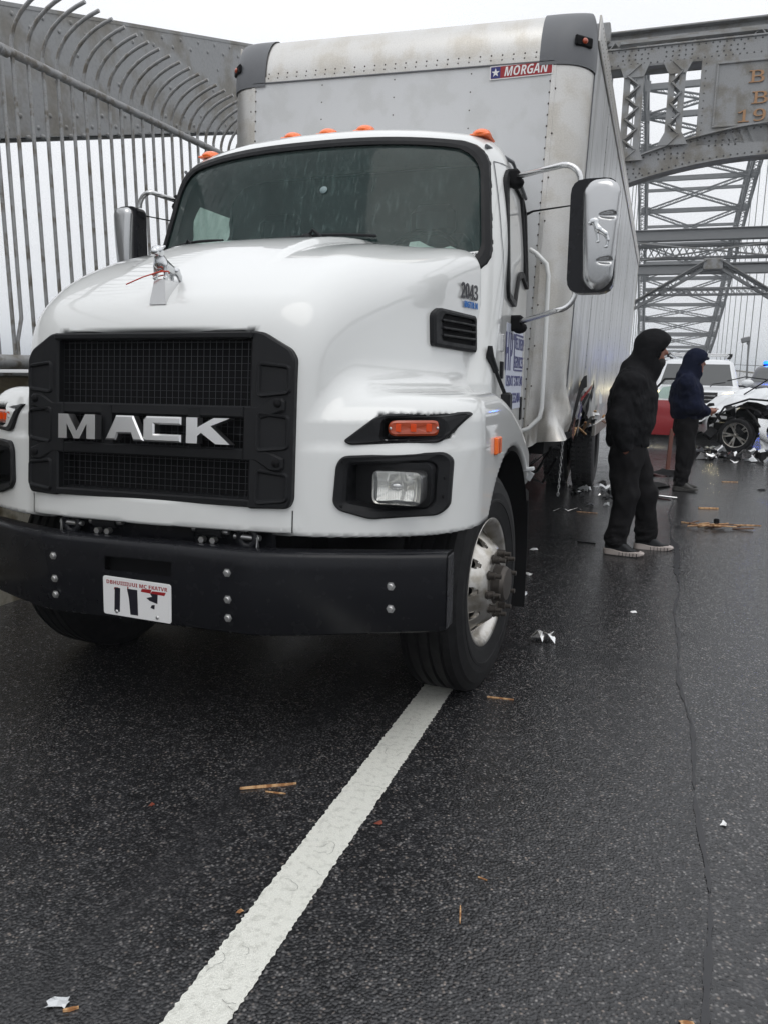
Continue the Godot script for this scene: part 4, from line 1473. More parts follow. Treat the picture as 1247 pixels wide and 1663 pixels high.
	# doors, side glass, mirrors
	for sg in [-1.0, 1.0]:
		var on := func(s, y, lift): return side_of(cab_skin, y, s, lift, sg)
		var dr := Node3D.new()
		dr.name = "door" if sg > 0 else "door_001"
		t.add_child(dr)
		var wo := rpoly([Vector2(1.83, 2.52), Vector2(1.90, 2.585), Vector2(2.32, 2.53), Vector2(2.38, 2.46), Vector2(2.38, 2.0), Vector2(2.18, 2.055), Vector2(2.08, 2.03), Vector2(1.98, 1.865), Vector2(1.77, 1.90), Vector2(1.74, 1.97)], 0.03, 3)
		var sl := MB.new()
		ring_sheet(sl, [laid(wo, on, -0.006), laid(wo, on, 0.018), laid(grow_poly(wo, -0.030), on, 0.018), laid(grow_poly(wo, -0.034), on, 0.004)])
		put("window_seal", sl.done(), M.black, dr)
		var gp := MB.new().flat()
		var gl := grow_poly(wo, -0.032)
		var tr := Geometry2D.triangulate_polygon(gl)
		for k in range(0, tr.size(), 3): gp.tri(on.call(gl[tr[k]].x, gl[tr[k]].y, 0.011), on.call(gl[tr[k + 1]].x, gl[tr[k + 1]].y, 0.011), on.call(gl[tr[k + 2]].x, gl[tr[k + 2]].y, 0.011))
		put("side_glass", gp.done(), M.dark_glass, dr)
		var dv := MB.new().tube([on.call(2.27, 2.53, 0.014), on.call(2.275, 2.04, 0.014)], 0.010, 6)
		put("glass_divider", dv.done(), M.black, dr)
		# door seams as narrow dark gaps
		var sm := MB.new().flat()
		for run in [[[1.655, 1.0], [1.655, 1.85], [1.70, 2.2], [1.80, 2.60]], [[2.42, 1.0], [2.42, 2.6]], [[1.80, 2.60], [2.42, 2.6]]]:
			for k in run.size() - 1:
				var n := 10
				for j in n:
					var a := Vector2(run[k][0], run[k][1]).lerp(Vector2(run[k + 1][0], run[k + 1][1]), float(j) / n)
					var b := Vector2(run[k][0], run[k][1]).lerp(Vector2(run[k + 1][0], run[k + 1][1]), float(j + 1) / n)
					var d := (b - a).normalized() * 0.0024
					var nn := Vector2(-d.y, d.x)
					sm.quad(on.call(a.x - nn.x, a.y - nn.y, 0.004), on.call(b.x - nn.x, b.y - nn.y, 0.004), on.call(b.x + nn.x, b.y + nn.y, 0.004), on.call(a.x + nn.x, a.y + nn.y, 0.004))
		put("door_seam", sm.done(), M.cap, dr)
		put("door_hinge", MB.new().box(Vector3(0.02, 0.09, 0.035), on.call(1.66, 1.66, 0.006), 0.004).done(), M.chrome_dull, dr)
		put("door_hinge", MB.new().box(Vector3(0.02, 0.09, 0.035), on.call(1.66, 1.52, 0.006), 0.004).done(), M.black, dr)
		put("drip_rail", MB.new().tube([on.call(1.80, 2.68, 0.012), on.call(2.10, 2.665, 0.016), on.call(2.48, 2.55, 0.016)], 0.010, 6).done(), M.cap, dr)
		put("door_handle", MB.new().box(Vector3(0.012, 0.14, 0.05), on.call(2.33, 1.30, 0.004), 0.004).done(), M.black, dr)
		put("reflector", MB.new().lathe([Vector2(0, 0.006), Vector2(0.028, 0.005), Vector2(0.032, 0.0)], 14, Transform3D(Basis(Vector3.FORWARD, PI / 2 * sg) * Basis.from_scale(Vector3(1.6, 1, 1)), on.call(1.86, 1.32, 0.001))).done(), mat(Color(0.60, 0.38, 0.36), 0.3), dr)
		# haulier's sign on the door
		if sg > 0:
			var xf := func(s, y): return Transform3D(Basis(Vector3.UP, PI / 2), on.call(s, y, 0.004))
			put("sign_panel", MB.new().box(Vector3(0.003, 0.47, 0.52), on.call(2.07, 1.54, 0.0015), 0.0).done(), M.sign_white, dr)
			for w in [["HPT", 0.205, 1.93, 1.62, M.print_blue, 0.62], ["DELIVERY", 0.066, 2.205, 1.675, M.print_blue, 0.78], ["SERVICES", 0.066, 2.205, 1.57, M.print_blue, 0.74], ["USDOT 3787240", 0.058, 2.08, 1.463, M.print_blue, 0.92], ["MC 1332404", 0.058, 2.08, 1.365, M.print_blue, 0.92]]:
				var o := put("sign_lettering", words(w[0], w[1], 0.001), w[4], dr)
				var x: Transform3D = xf.call(w[2], w[3])
				o.transform = Transform3D(x.basis * Basis.from_scale(Vector3(w[5], 1, 1)), x.origin)
			for y in [1.725, 1.525]:
				put("sign_rule", MB.new().box(Vector3(0.002, 0.010, 0.26), on.call(2.205, y, 0.0045), 0.0).done(), M.print_blue, dr)
		# mirror on its two bent arms
		var mr := Node3D.new()
		mr.name = "mirror" if sg > 0 else "mirror_001"
		t.add_child(mr)
		var ms := 1.62 if sg > 0 else 1.72
		var mu := 1.500 if sg > 0 else 1.275
		var sx := 0.030 if sg > 0 else 0.012
		var k2 := 1.0 if sg > 0 else 0.62
		var my := 2.165 if sg > 0 else 2.275
		var hh := 0.262 if sg > 0 else 0.205
		var mc := L(mu * sg, my, ms)
		var head := func(p: Vector3) -> float:
			var q := p - mc
			q.x = q.x * sg - sx
			var tap := (0.082 if sg > 0 else 0.060) + 0.010 * q.y / hh
			var d := box2(q.x, q.y, 0.0, 0.0, tap, hh, 0.075 if sg > 0 else 0.05)
			var bow := 0.075 - 1.5 * q.x * q.x - 0.25 * q.y * q.y
			d = smax(d, q.z - bow, 0.045)
			d = smax(d, -q.z - 0.055, 0.012)
			# two scoops pressed in the shell
			if sg > 0:
				for yy in [0.085, -0.125]:
					d = smax(d, -ellipsoid(q, Vector3(0.080, yy, 0.078), Vector3(0.085, 0.020, 0.032)), 0.006)
			return d
		put("mirror_shell", nets(head, mc - Vector3(0.14, 0.30, 0.08), mc + Vector3(0.14, 0.30, 0.11), 0.0072), M.mirror_shell, mr)
		put("mirror_rim", MB.new().prism(rrect(-0.004 * sg, 0, 0.225 * k2, hh * 2.0 + 0.012, 0.07 * k2), 0.022, -0.075, Transform3D(Basis.IDENTITY, mc), 0.0).done(), M.bumper, mr)
		put("mirror_glass", MB.new().prism(rrect(0, 0, 0.195 * k2, hh * 1.92, 0.06), -0.075, -0.078, Transform3D(Basis.IDENTITY, mc)).done(), M.chrome_dull, mr)
		var a0: Vector3 = on.call(1.93, 2.545, 0.03)
		var a1 := L((mu - 0.13) * sg, my + hh + 0.085, ms + 0.01)
		var path := [a0, a0.lerp(a1, 0.5) + Vector3(0, 0.004, 0)]
		for k in 7:
			var f := k / 6.0
			path.append(a1 + Vector3((-0.03 + 0.085 * sin(f * PI / 2)) * sg, 0.0 - 0.085 * (1.0 - cos(f * PI / 2)), 0))
		put("mirror_arm", MB.new().tube(path, 0.0145, 12).done(), M.chrome_dull, mr)
		var b0: Vector3 = on.call(1.95, 1.785, 0.03)
		var b1 := L((mu - 0.14) * sg, my - hh - 0.082, ms + 0.02)
		path = [b0, b0.lerp(b1, 0.55)]
		for k in 7:
			var f := k / 6.0
			path.append(b1 + Vector3((-0.02 + 0.085 * sin(f * PI / 2)) * sg, 0.0 + 0.095 * (1.0 - cos(f * PI / 2)), 0))
		put("mirror_arm", MB.new().tube(path, 0.0145, 12).done(), M.chrome_dull, mr)
		for q in [a0, b0]:
			put("mirror_bracket", MB.new().box(Vector3(0.075, 0.085, 0.075), q + Vector3(-0.005 * sg, -0.005, 0), 0.012).ball(q + Vector3(0.015 * sg, -0.03, 0), Vector3(0.042, 0.032, 0.042)).done(), M.dark, mr)
		put("aerial", MB.new().tube([on.call(2.47, 2.46, 0.01), on.call(2.42, 2.465, 0.05), L((mu - 0.10) * sg, my + 0.16, ms + 0.03)], [0.009, 0.006, 0.0035], 6).done(), M.dark, mr)
		if sg > 0:
			# the small dog in relief
			var dc := mc + Vector3(0.030, 0.0, 0.074)
			var rel := func(p: Vector3) -> float:
				var q := (p - dc) / 0.058
				q.z *= 1.4
				var d := ellipsoid(q, Vector3(-0.42, 1.02, 0), Vector3(0.40, 0.30, 0.24))
				d = smin(d, ellipsoid(q, Vector3(-0.72, 0.86, 0), Vector3(0.20, 0.16, 0.16)), 0.08)
				d = smin(d, capsule(q, Vector3(-0.25, 0.75, 0), Vector3(-0.05, 0.40, 0), 0.24, 0.30), 0.10)
				d = smin(d, capsule(q, Vector3(-0.05, 0.40, 0), Vector3(0.55, 0.0, 0), 0.28, 0.22), 0.10)
				d = smin(d, capsule(q, Vector3(-0.15, 0.25, 0), Vector3(0.02, -0.60, 0), 0.17, 0.10), 0.08)
				d = smin(d, capsule(q, Vector3(0.02, -0.62, 0), Vector3(-0.12, -0.64, 0), 0.10, 0.09), 0.05)
				d = smin(d, capsule(q, Vector3(0.55, 0.0, 0), Vector3(0.78, -0.50, 0), 0.20, 0.13), 0.08)
				d = smin(d, capsule(q, Vector3(0.78, -0.50, 0), Vector3(0.70, -1.02, 0), 0.12, 0.09), 0.06)
				d = smin(d, capsule(q, Vector3(0.70, -1.04, 0), Vector3(0.56, -1.06, 0), 0.10, 0.09), 0.05)
				return d * 0.041
			put("dog_relief", nets(rel, dc - Vector3(0.07, 0.075, 0.02), dc + Vector3(0.07, 0.085, 0.025), 0.004), M.chrome, mr)
		# grab rail behind the door
		var gr := [L(1.05 * sg, 2.26, 2.50), L(1.09 * sg, 2.235, 2.50), L(1.155 * sg, 2.17, 2.50), L(1.17 * sg, 2.10, 2.50), L(1.165 * sg, 1.30, 2.50), L(1.155 * sg, 1.24, 2.50), L(1.09 * sg, 1.17, 2.50), L(1.04 * sg, 1.15, 2.50)]
		put("grab_rail", MB.new().tube(gr, 0.014, 8).done(), M.white, dr)
	# step and tank under the door, mostly hidden
	for sg in [-1.0, 1.0]:
		put("step", cbox(Vector3(0.3, 0.28, 0.7), L(0.93 * sg, 0.62, 2.35), 0.02), M.under, t)

func wheel(t: Node3D, called: String, u: float, s: float, y: float, sg: float, steer: bool, r := 0.525) -> void:
	var w := Node3D.new()
	w.name = called
	t.add_child(w)
	w.position = L(u, y, s)
	if steer: w.rotation.y = deg_to_rad(-5.0)
	var bs := Basis(Vector3.BACK, -PI / 2 * sg)   # y axis of the lathe points outwards
	var xf := Transform3D(bs, Vector3.ZERO)
	var hw := 0.132
	# tyre, with grooves round the tread
	var prof := [Vector2(0.285, -hw * 0.8), Vector2(0.30, -hw * 1.02), Vector2(0.40, -hw * 1.13), Vector2(r - 0.035, -hw * 0.98), Vector2(r - 0.008, -hw * 0.86)]
	for k in 4:
		var c := (-0.6 + 0.4 * k) * hw
		prof.append_array([Vector2(r, c - 0.011), Vector2(r - 0.014, c - 0.006), Vector2(r - 0.014, c + 0.006), Vector2(r, c + 0.011)])
	prof.append_array([Vector2(r - 0.008, hw * 0.86), Vector2(r - 0.035, hw * 0.98), Vector2(r - 0.045, hw * 1.05), Vector2(0.43, hw * 1.13), Vector2(0.40, hw * 1.13), Vector2(0.398, hw * 1.145), Vector2(0.385, hw * 1.145), Vector2(0.383, hw * 1.12), Vector2(0.325, hw * 1.04), Vector2(0.30, hw * 0.98), Vector2(0.285, hw * 0.8)])
	put("tyre", MB.new().lathe(prof, 72, xf, false).done(), M.rubber if steer else M.rubber_wet, w)
	if not steer:
		# blocks across the tread of the drive tyres
		var tb := MB.new()
		for k in 54:
			var a := TAU * k / 54
			for c in [-0.82, -0.28, 0.28, 0.82]:
				var p := bs * Vector3((r + 0.004) * cos(a), c * hw * 0.92, (r + 0.004) * sin(a))
				var rad := p - bs * Vector3(0, c * hw * 0.92, 0)
				var ax := bs * Vector3(0, 1, 0)
				tb.box(Vector3(0.058, 0.016, 0.044), p, 0.004, Basis(ax, rad.normalized(), ax.cross(rad.normalized())))
		put("tread_block", tb.done(), M.rubber_wet, w).set_meta("kind", "stuff")
	# disc wheel with ten hand holes
	var rim := MB.new()
	rim.lathe([Vector2(0.285, -hw * 0.7), Vector2(0.272, -hw * 0.4), Vector2(0.262, hw * 0.5), Vector2(0.285, hw * 0.93), Vector2(0.306, hw * 1.02), Vector2(0.311, hw * 1.0), Vector2(0.300, hw * 0.90)], 56, xf)
	var dz := 1.0 if steer else -1.0
	var face := func(rad: float) -> float:
		var f := clampf((0.262 - rad) / 0.115, 0.0, 1.0)
		return (0.52 + 0.80 * f * f * (3.0 - 2.0 * f)) * hw if steer else (0.2 - 0.9 * f) * hw
	var n := 120
	var radii := [0.266, 0.250, 0.236, 0.224, 0.212, 0.200, 0.188, 0.176, 0.160, 0.148, 0.130, 0.085]
	rim.smooth()
	for i in radii.size() - 1:
		for k in n:
			var hole := false
			if steer:
				var am := fmod(TAU * (k + 0.5) / n, TAU / 10.0) - TAU / 20.0
				var rm: float = (radii[i] + radii[i + 1]) * 0.5
				hole = pow(am * rm / 0.027, 2.0) + pow((rm - 0.218) / 0.027, 2.0) < 1.0
			if hole: continue
			var q := []
			for e in [[i, k], [i + 1, k], [i + 1, k + 1], [i, k + 1]]:
				var a: float = TAU * e[1] / n
				var rr: float = radii[e[0]]
				q.append(xf * Vector3(rr * cos(a), face.call(rr), rr * sin(a)))
			rim.quad(q[0], q[1], q[2], q[3])
	put("rim", rim.done(), M.alloy if steer else M.under, w)
	if not steer: return
	var hm := MB.new()
	for k in 10:
		var a := TAU * (k + 0.5) / 10
		# a short collar lines each hand hole
		var col := []
		var col2 := []
		for j in 16:
			var b := TAU * j / 16
			var rr := 0.218 + 0.0265 * cos(b)
			var an := a + 0.0265 * sin(b) / 0.218
			col.append(xf * Vector3(rr * cos(an), face.call(rr) + 0.003, rr * sin(an)))
			col2.append(xf * Vector3(rr * cos(an), face.call(rr) - 0.022, rr * sin(an)))
		hm.sheet([col, col2], true)
	put("hand_hole", hm.done(), M.alloy, w)
	put("brake_drum", MB.new().lathe([Vector2(0.25, -hw * 0.5), Vector2(0.25, -0.01), Vector2(0.06, 0.0)], 32, xf).done(), M.dark, w)
	put("hub", MB.new().lathe([Vector2(0.150, hw * 1.25), Vector2(0.086, hw * 1.34), Vector2(0.086, hw * 1.6), Vector2(0.075, hw * 1.74), Vector2(0.0, hw * 1.78)], 28, xf, false).done(), M.nut, w)
	for k in 10:
		var a := TAU * (k + 0.25) / 10
		var c := Vector3(0.1425 * cos(a), hw * 1.30, 0.1425 * sin(a))
		put("wheel_nut", MB.new().lathe([Vector2(0.024, 0), Vector2(0.024, 0.006), Vector2(0.019, 0.008), Vector2(0.019, 0.034), Vector2(0.0115, 0.036), Vector2(0.0115, 0.062), Vector2(0.0, 0.063)], 6, Transform3D(bs, bs * c), false).done(), M.nut, w)

func truck_wheels(t: Node3D) -> void:
	wheel(t, "front_wheel", 1.005, 1.12, 0.513, 1.0, true)
	wheel(t, "front_wheel_001", -1.02, 1.10, 0.492, -1.0, true)
	for sg in [-1.0, 1.0]:
		wheel(t, "rear_wheel" if sg > 0 else "rear_wheel_002", 0.985 * sg, 8.05, 0.672 - 0.014 * sg, sg, false)
		wheel(t, "rear_wheel_001" if sg > 0 else "rear_wheel_003", 0.64 * sg, 8.052, 0.672 - 0.009 * sg, sg, false)
		# black plastic wheel arch liner hanging behind the front wheel
		var fl := MB.new()
		var rows := []
		for k in 26:
			var a := deg_to_rad(-12.0 + 112.0 * k / 25.0)
			var rr := 0.675
			var row := []
			for j in 4:
				row.append(L((0.66 + 0.175 * j) * sg, 0.45 + rr * sin(a) - (0.16 if k == 0 else 0.0), 1.32 + rr * cos(a)))
			rows.append(row)
		fl.sheet(rows)
		put("arch_liner", fl.done(), M.under, t)
		put("mud_flap", MB.new().box(Vector3(0.54, 0.62, 0.012), L(0.91 * sg, 0.47, 2.03), 0.004).done(), M.under, t)
	# torn white clip hanging from the flap
	put("torn_clip", MB.new().box(Vector3(0.09, 0.02, 0.05), L(1.19, 0.985, 1.80), 0.004, Basis(Vector3.BACK, 0.15)).box(Vector3(0.05, 0.05, 0.008), L(1.20, 0.95, 1.83), 0.002, Basis(Vector3.BACK, -0.5)).done(), M.car_silver, t)
	put("rear_axle", MB.new().tube([L(-1.0, 0.672, 8.05), L(1.0, 0.672, 8.05)], 0.09, 10).ball(L(0, 0.672, 8.05), Vector3(0.25, 0.22, 0.22)).done(), M.under, t)

func truck_box(t: Node3D) -> void:
	var tip := Basis(Vector3.BACK, deg_to_rad(-2.26))
	var P := func(u: float, y: float, s: float) -> Vector3: return tip * L(u, y, s)
	var HW := 1.22
	var S0 := 2.595
	var S1 := 12.55
	var R := 0.215
	var TOP := 3.71
	var RT := TOP - 3.43
	# front sheet with its centre seam
	var fm := MB.new().box(Vector3(2.02, 2.36, 0.03), P.call(0, 2.23, S0 + 0.015), 0.004, tip)
	put("front_panel", fm.done(), M.panel, t)
	# rounded corner posts
	for sg in [-1.0, 1.0]:
		var rows := []
		var ny := 24
		for j in ny + 1:
			var y := 1.07 + (3.43 - 1.07) * j / ny
			var row := []
			for k in 13:
				var a := PI / 2 * k / 12.0
				var dent := 0.0
				if sg > 0 and y < 1.75:
					# crumpled foot of the post
					var f := 1.0 - (y - 1.07) / 0.68
					dent = f * f * (0.05 * sin(k * 1.1 + y * 9.0) + 0.07 * sin(k * 0.45 - y * 5.0) * f)
				var rr := R - dent
				row.append(P.call((HW - R + rr * sin(a)) * sg, y + (0.12 * (k / 12.0) * maxf(0.0, 1.0 - (y - 1.07) / 0.5) if sg > 0 else 0.0), S0 + R - rr * cos(a)))
			rows.append(row)
		put("corner_post", MB.new().sheet(rows).done(), M.alu, t)
		# narrow flat strip where the post meets the front sheet
		put("post_flange", MB.new().box(Vector3(0.030, 2.30, 0.006), P.call((HW - R + 0.0) * sg, 2.25, S0 - 0.001), 0.002, tip).done(), M.alu, t)
		put("post_trim", MB.new().box(Vector3(0.007, 2.30, 0.03), P.call((HW + 0.001) * sg, 2.25, S0 + R + 0.006), 0.002, tip).done(), M.cap, t)
	# rounded top rail
	var rows2 := []
	for i in 2:
		var row := []
		for k in 13:
			var a := PI / 2 * k / 12.0
			row.append(P.call((-1.02 if i == 0 else 1.02), TOP - RT + RT * sin(a), S0 + R - R * cos(a)))
		rows2.append(row)
	put("top_rail", MB.new().sheet(rows2).done(), M.alu, t)
	put("rail_flange", MB.new().box(Vector3(2.02, 0.036, 0.008), P.call(0, 3.412, S0 - 0.003), 0.002, tip).done(), M.alu, t)
	put("rail_lip", MB.new().box(Vector3(2.02, 0.008, 0.012), P.call(0, 3.391, S0 - 0.004), 0.002, tip).done(), M.cap, t)
	put("roof", MB.new().box(Vector3(2.36, 0.02, S1 - S0 - R), P.call(0, TOP - 0.012, (S0 + R + S1) / 2), 0.005, tip).done(), M.panel, t)
	# moulded grey corner caps
	for sg in [-1.0, 1.0]:
		var cm := MB.new()
		var rows := []
		for j in 11:
			var b := PI / 2 * maxf(j - 2, 0) / 8.0
			var row := []
			for k in 15:
				var a := PI / 2 * (k - 2) / 12.0 if k >= 2 else 0.0
				var rr := R + 0.010
				var x := HW - R + rr * sin(a) * (1.0 - 0.25 * (1.0 - cos(b)))
				if k < 2: x = HW - R - 0.09 + 0.045 * k
				var zz := S0 + R - rr * cos(a) * cos(b) + (1.0 - cos(b)) * 0.0
				var y := TOP - RT + (RT + 0.010) * sin(b)
				if j < 2: y = TOP - RT - 0.06 + 0.03 * j
				row.append(P.call(x * sg, y, zz))
			rows.append(row)
		cm.sheet(rows)
		var cap := put("corner_cap", cm.done(), M.cap, t)
		var lc: Vector3 = P.call((HW - R + 0.155) * sg, TOP - RT + 0.075, S0 + R - 0.160)
		var lb := tip * Basis(Vector3.UP, sg * PI / 4)
		put("lamp_pocket", MB.new().box(Vector3(0.13, 0.058, 0.02), lc, 0.008, lb).done(), M.dark, cap)
		put("clearance_lamp", MB.new().ball(lc + lb * Vector3(0.0, 0, 0.012), Vector3(0.02, 0.017, 0.012), 10, 6, lb).done(), M.amber_dark, cap)
	# side sheets: overlapping panels with rivet lines
	for sg in [-1.0, 1.0]:
		var x := S0 + R + 0.02
		var k := 0
		while x < S1 - 0.05:
			var x1 := minf(x + 1.22, S1)
			var st := SurfaceTool.new()
			st.begin(Mesh.PRIMITIVE_TRIANGLES)
			var low := []
			var nn := 14
			for i in nn + 1:
				var s := lerpf(x, x1, float(i) / nn)
				var yb := 1.06
				if sg > 0:
					if s < 5.0: yb = 1.19 + 0.05 * sin(s * 11.0) + 0.10 * smoothstep(3.0, 3.4, s) * smoothstep(4.6, 4.0, s) + 0.035 * sin(s * 29.0)
					elif s < 5.6: yb = 1.19 - 0.1 * (s - 5.0)
				low.append([s, yb])
			var wob := func(s: float, y: float) -> float:
				if sg < 0: return 0.0
				return 0.09 * smoothstep(1.55, 1.1, y) * (sin(s * 6.0) * 0.6 + sin(s * 13.0 + 1.0) * 0.4) * smoothstep(2.7, 3.1, s) * smoothstep(6.0, 5.0, s)
			for i in nn:
				for j in 8:
					var f0 := float(j) / 8
					var f1 := float(j + 1) / 8
					var v := []
					for e in [[low[i], f0], [low[i], f1], [low[i + 1], f1], [low[i + 1], f0]]:
						var y := lerpf(e[0][1], 3.66, pow(e[1], 1.7))
						v.append([e[0][0], y])
					for m in [0, 1, 2, 0, 2, 3]:
						st.set_uv(Vector2(v[m][0] * 0.45, v[m][1] * 0.10))
						st.set_smooth_group(0)
						st.add_vertex(P.call((HW + 0.0015 * (k % 2) + wob.call(v[m][0], v[m][1])) * sg, v[m][1], v[m][0]))
			st.generate_normals()
			put("side_panel", st.commit(), M.side_panel, t)
			x = x1
			k += 1
		put("side_rail", MB.new().box(Vector3(0.014, 0.15, S1 - S0 - R), P.call((HW + 0.008) * sg, TOP - 0.075, (S0 + R + S1) / 2), 0.004, tip).done(), M.alu, t)
		put("sill_rail", MB.new().box(Vector3(0.04, 0.13, S1 - 5.6), P.call((HW - 0.0) * sg, 1.04, (5.6 + S1) / 2), 0.006, tip).done(), M.alu, t)
	# rear frame
	put("rear_frame", MB.new().box(Vector3(2.46, 2.7, 0.06), P.call(0, 2.35, S1 + 0.03), 0.01, tip).done(), M.alu, t)
	# rivets
	var rv := MB.new()
	var front := tip * Vector3(0, 0, 1)
	for k in 36:
		for u in [-1.022, -0.988, 0.988, 1.022]:
			var y := 1.14 + k * 0.063
			if absf(u) > 1.0 and k % 4 != 1: continue
			rv.dome(P.call(u, y + (0.02 if u > 1.0 else 0.0), S0 - 0.002), front, 0.0065, 5)
	for k in 29:
		rv.dome(P.call(-0.96 + k * 0.0686, 3.418, S0 - 0.006), front, 0.006, 5)
		rv.dome(P.call(-0.96 + k * 0.0686, 3.448, S0 + 0.001), front, 0.006, 5)
	for u in [-0.50, 0.0, 0.50]:
		for k in 12: rv.dome(P.call(u, 2.2 + k * 0.105, S0), front, 0.005, 5)
	for k in 150:
		rv.dome(P.call(HW + 0.014, 3.60, S0 + R + 0.1 + k * 0.064), tip * Vector3(1, 0, 0), 0.006, 5)
		rv.dome(P.call(HW + 0.014, 3.68, S0 + R + 0.13 + k * 0.064), tip * Vector3(1, 0, 0), 0.006, 5)
	for k in 9:
		for j in 24: rv.dome(P.call(HW, 1.45 + j * 0.09, S0 + R + 0.03 + k * 1.22), tip * Vector3(1, 0, 0), 0.006, 5)
	put("rivet", rv.done(), M.nut, t).set_meta("kind", "stuff")
	# maker's plate with a star
	var mp := Node3D.new()
	mp.name = "maker_plate"
	t.add_child(mp)
	var mx := Transform3D(tip * Basis(Vector3.BACK, 0.03), P.call(0.808, 3.352, S0 - 0.004))
	put("plate_red", MB.new().prism(rrect(0.0, 0, 0.37, 0.066, 0.004), 0, 0.004, mx).done(), M.print_red, mp)
	put("plate_border", MB.new().prism(rrect(0.0, 0, 0.382, 0.078, 0.004), 0, 0.003, mx).done(), M.print_white, mp)
	put("plate_blue", MB.new().prism(rrect(-0.155, 0, 0.058, 0.064, 0.003), 0.003, 0.005, mx).done(), M.print_blue, mp)
	var star := PackedVector2Array()
	for k in 10:
		var a := PI / 2 + TAU * k / 10
		star.append(Vector2(-0.155, -0.001) + Vector2(cos(a), sin(a)) * (0.026 if k % 2 == 0 else 0.0105))
	put("plate_star", MB.new().prism(star, 0.005, 0.0065, mx).done(), M.print_white, mp)
	var mt := put("plate_lettering", words("MORGAN", 0.052, 0.001), M.print_white, mp)
	mt.transform = mx * Transform3D(Basis(Vector3(0.255 / mt.mesh.get_aabb().size.x, 0, 0), Vector3(0.16, 1, 0), Vector3(0, 0, 1)), Vector3(0.030, 0.0, 0.005))
	# floor and what hangs torn out of the side
	put("floor", MB.new().box(Vector3(2.3, 0.12, S1 - S0 - 0.3), P.call(-0.05, 1.08, (S0 + S1) / 2 + 0.1), 0.0, tip).done(), M.under, t)
	var dm := Node3D.new()
	dm.name = "torn_side"
	t.add_child(dm)
	var strap := func(pts: Array, wide: float, m: Material, called: String) -> void:
		var mb := MB.new()
		var rr := []
		for i in pts.size():
			var p: Vector3 = P.call(pts[i][0], pts[i][1], pts[i][2])
			var nx: Vector3 = P.call(pts[mini(i + 1, pts.size() - 1)][0], pts[mini(i + 1, pts.size() - 1)][1], pts[mini(i + 1, pts.size() - 1)][2])
			var pv: Vector3 = P.call(pts[maxi(i - 1, 0)][0], pts[maxi(i - 1, 0)][1], pts[maxi(i - 1, 0)][2])
			var d := (nx - pv).normalized()
			var c := d.cross(Vector3.RIGHT).normalized() * wide * 0.5
			rr.append([p - c, p + c + Vector3(0.004, 0, 0)])
		mb.sheet(rr)
		put(called, mb.done(), m, dm)
	strap.call([[1.26, 1.22, 2.95], [1.27, 1.34, 3.0], [1.27, 1.40, 3.12], [1.265, 1.47, 3.30], [1.262, 1.51, 3.55], [1.262, 1.52, 3.80]], 0.09, M.dark, "black_strip")
	strap.call([[1.25, 1.27, 4.1], [1.25, 1.36, 4.4], [1.25, 1.43, 4.6], [1.25, 1.49, 4.7]], 0.10, M.dark, "black_strip")
	if false: strap.call([[1.26, 1.26, 5.1], [1.25, 1.34, 5.4], [1.25, 1.40, 5.6], [1.25, 1.44, 5.75]], 0.07, M.dark, "black_strip")
	var r2 := RandomNumberGenerator.new()
	r2.seed = 99
	for k in 16:
		var s := 2.95 + r2.randf() * 2.9
		var y := 1.12 + r2.randf() * 0.26
		var mb := MB.new().flat()
		var o: Vector3 = P.call(1.235 + r2.randf() * 0.06, y, s)
		var e1 := Vector3(r2.randf_range(-0.05, 0.03), r2.randf_range(-0.05, 0.12), r2.randf_range(-0.22, 0.22))
		var e2 := Vector3(r2.randf_range(-0.02, 0.05), r2.randf_range(-0.06, 0.14), r2.randf_range(-0.12, 0.12))
		mb.quad(o, o + e1 * 0.6, o + e1 + e2 * 0.5, o + e2)
		mb.tri(o + e1 + e2 * 0.5, o + e1 * 1.2 + e2 * 1.1, o + e2)
		put("torn_sheet", mb.done(), [M.side_panel, M.alu, M.car_silver, M.dark][k % 4], dm)
	for k in 11:
		var s := 2.9 + 0.29 * k + r2.randf() * 0.2
		var o: Vector3 = P.call(1.20 + r2.randf() * 0.10, 1.10 + r2.randf() * 0.16, s)
		var d := Vector3(r2.randf_range(0.0, 0.05), r2.randf_range(-0.07, 0.10), r2.randf_range(-0.22, 0.22))
		put("splintered_plank", MB.new().bar(o, o + d, r2.randf_range(0.015, 0.032), 0.010, Vector3.UP, 0.003).done(), M.wood if k % 3 else M.wood_dark, dm)
	var bf := MB.new().flat()
	for k in 4:
		var o: Vector3 = P.call(1.272, 1.335 - 0.03 * k, 3.25 + 0.09 * (k % 2))
		bf.quad(o, o + Vector3(0.004, 0.05, -0.10), o + Vector3(0.0, 0.01, -0.16), o + Vector3(0, -0.03, -0.05))
	put("blue_scrap", bf.done(), M.print_blue, dm)
	var rf := MB.new().flat()
	for k in 5:
		var o: Vector3 = P.call(1.275, 1.375 + 0.018 * k, 3.3 + 0.17 * k)
		rf.quad(o, o + Vector3(0.006, 0.03, 0.02), o + Vector3(0.008, 0.05, -0.17), o + Vector3(0.002, 0.012, -0.16))
	put("red_scrap", rf.done(), M.print_red, dm)
	var rust := MB.new().flat()
	for k in 6:
		var o: Vector3 = P.call(1.262, 1.30 - 0.032 * k, 2.98 + 0.03 * (k % 3))
		rust.quad(o, o + Vector3(0.004, 0.045, -0.05), o + Vector3(0.004, 0.02, -0.14), o + Vector3(0, -0.03, -0.09))
	put("rusted_edge", rust.done(), mat(Color(0.33, 0.18, 0.14), 0.7), dm)
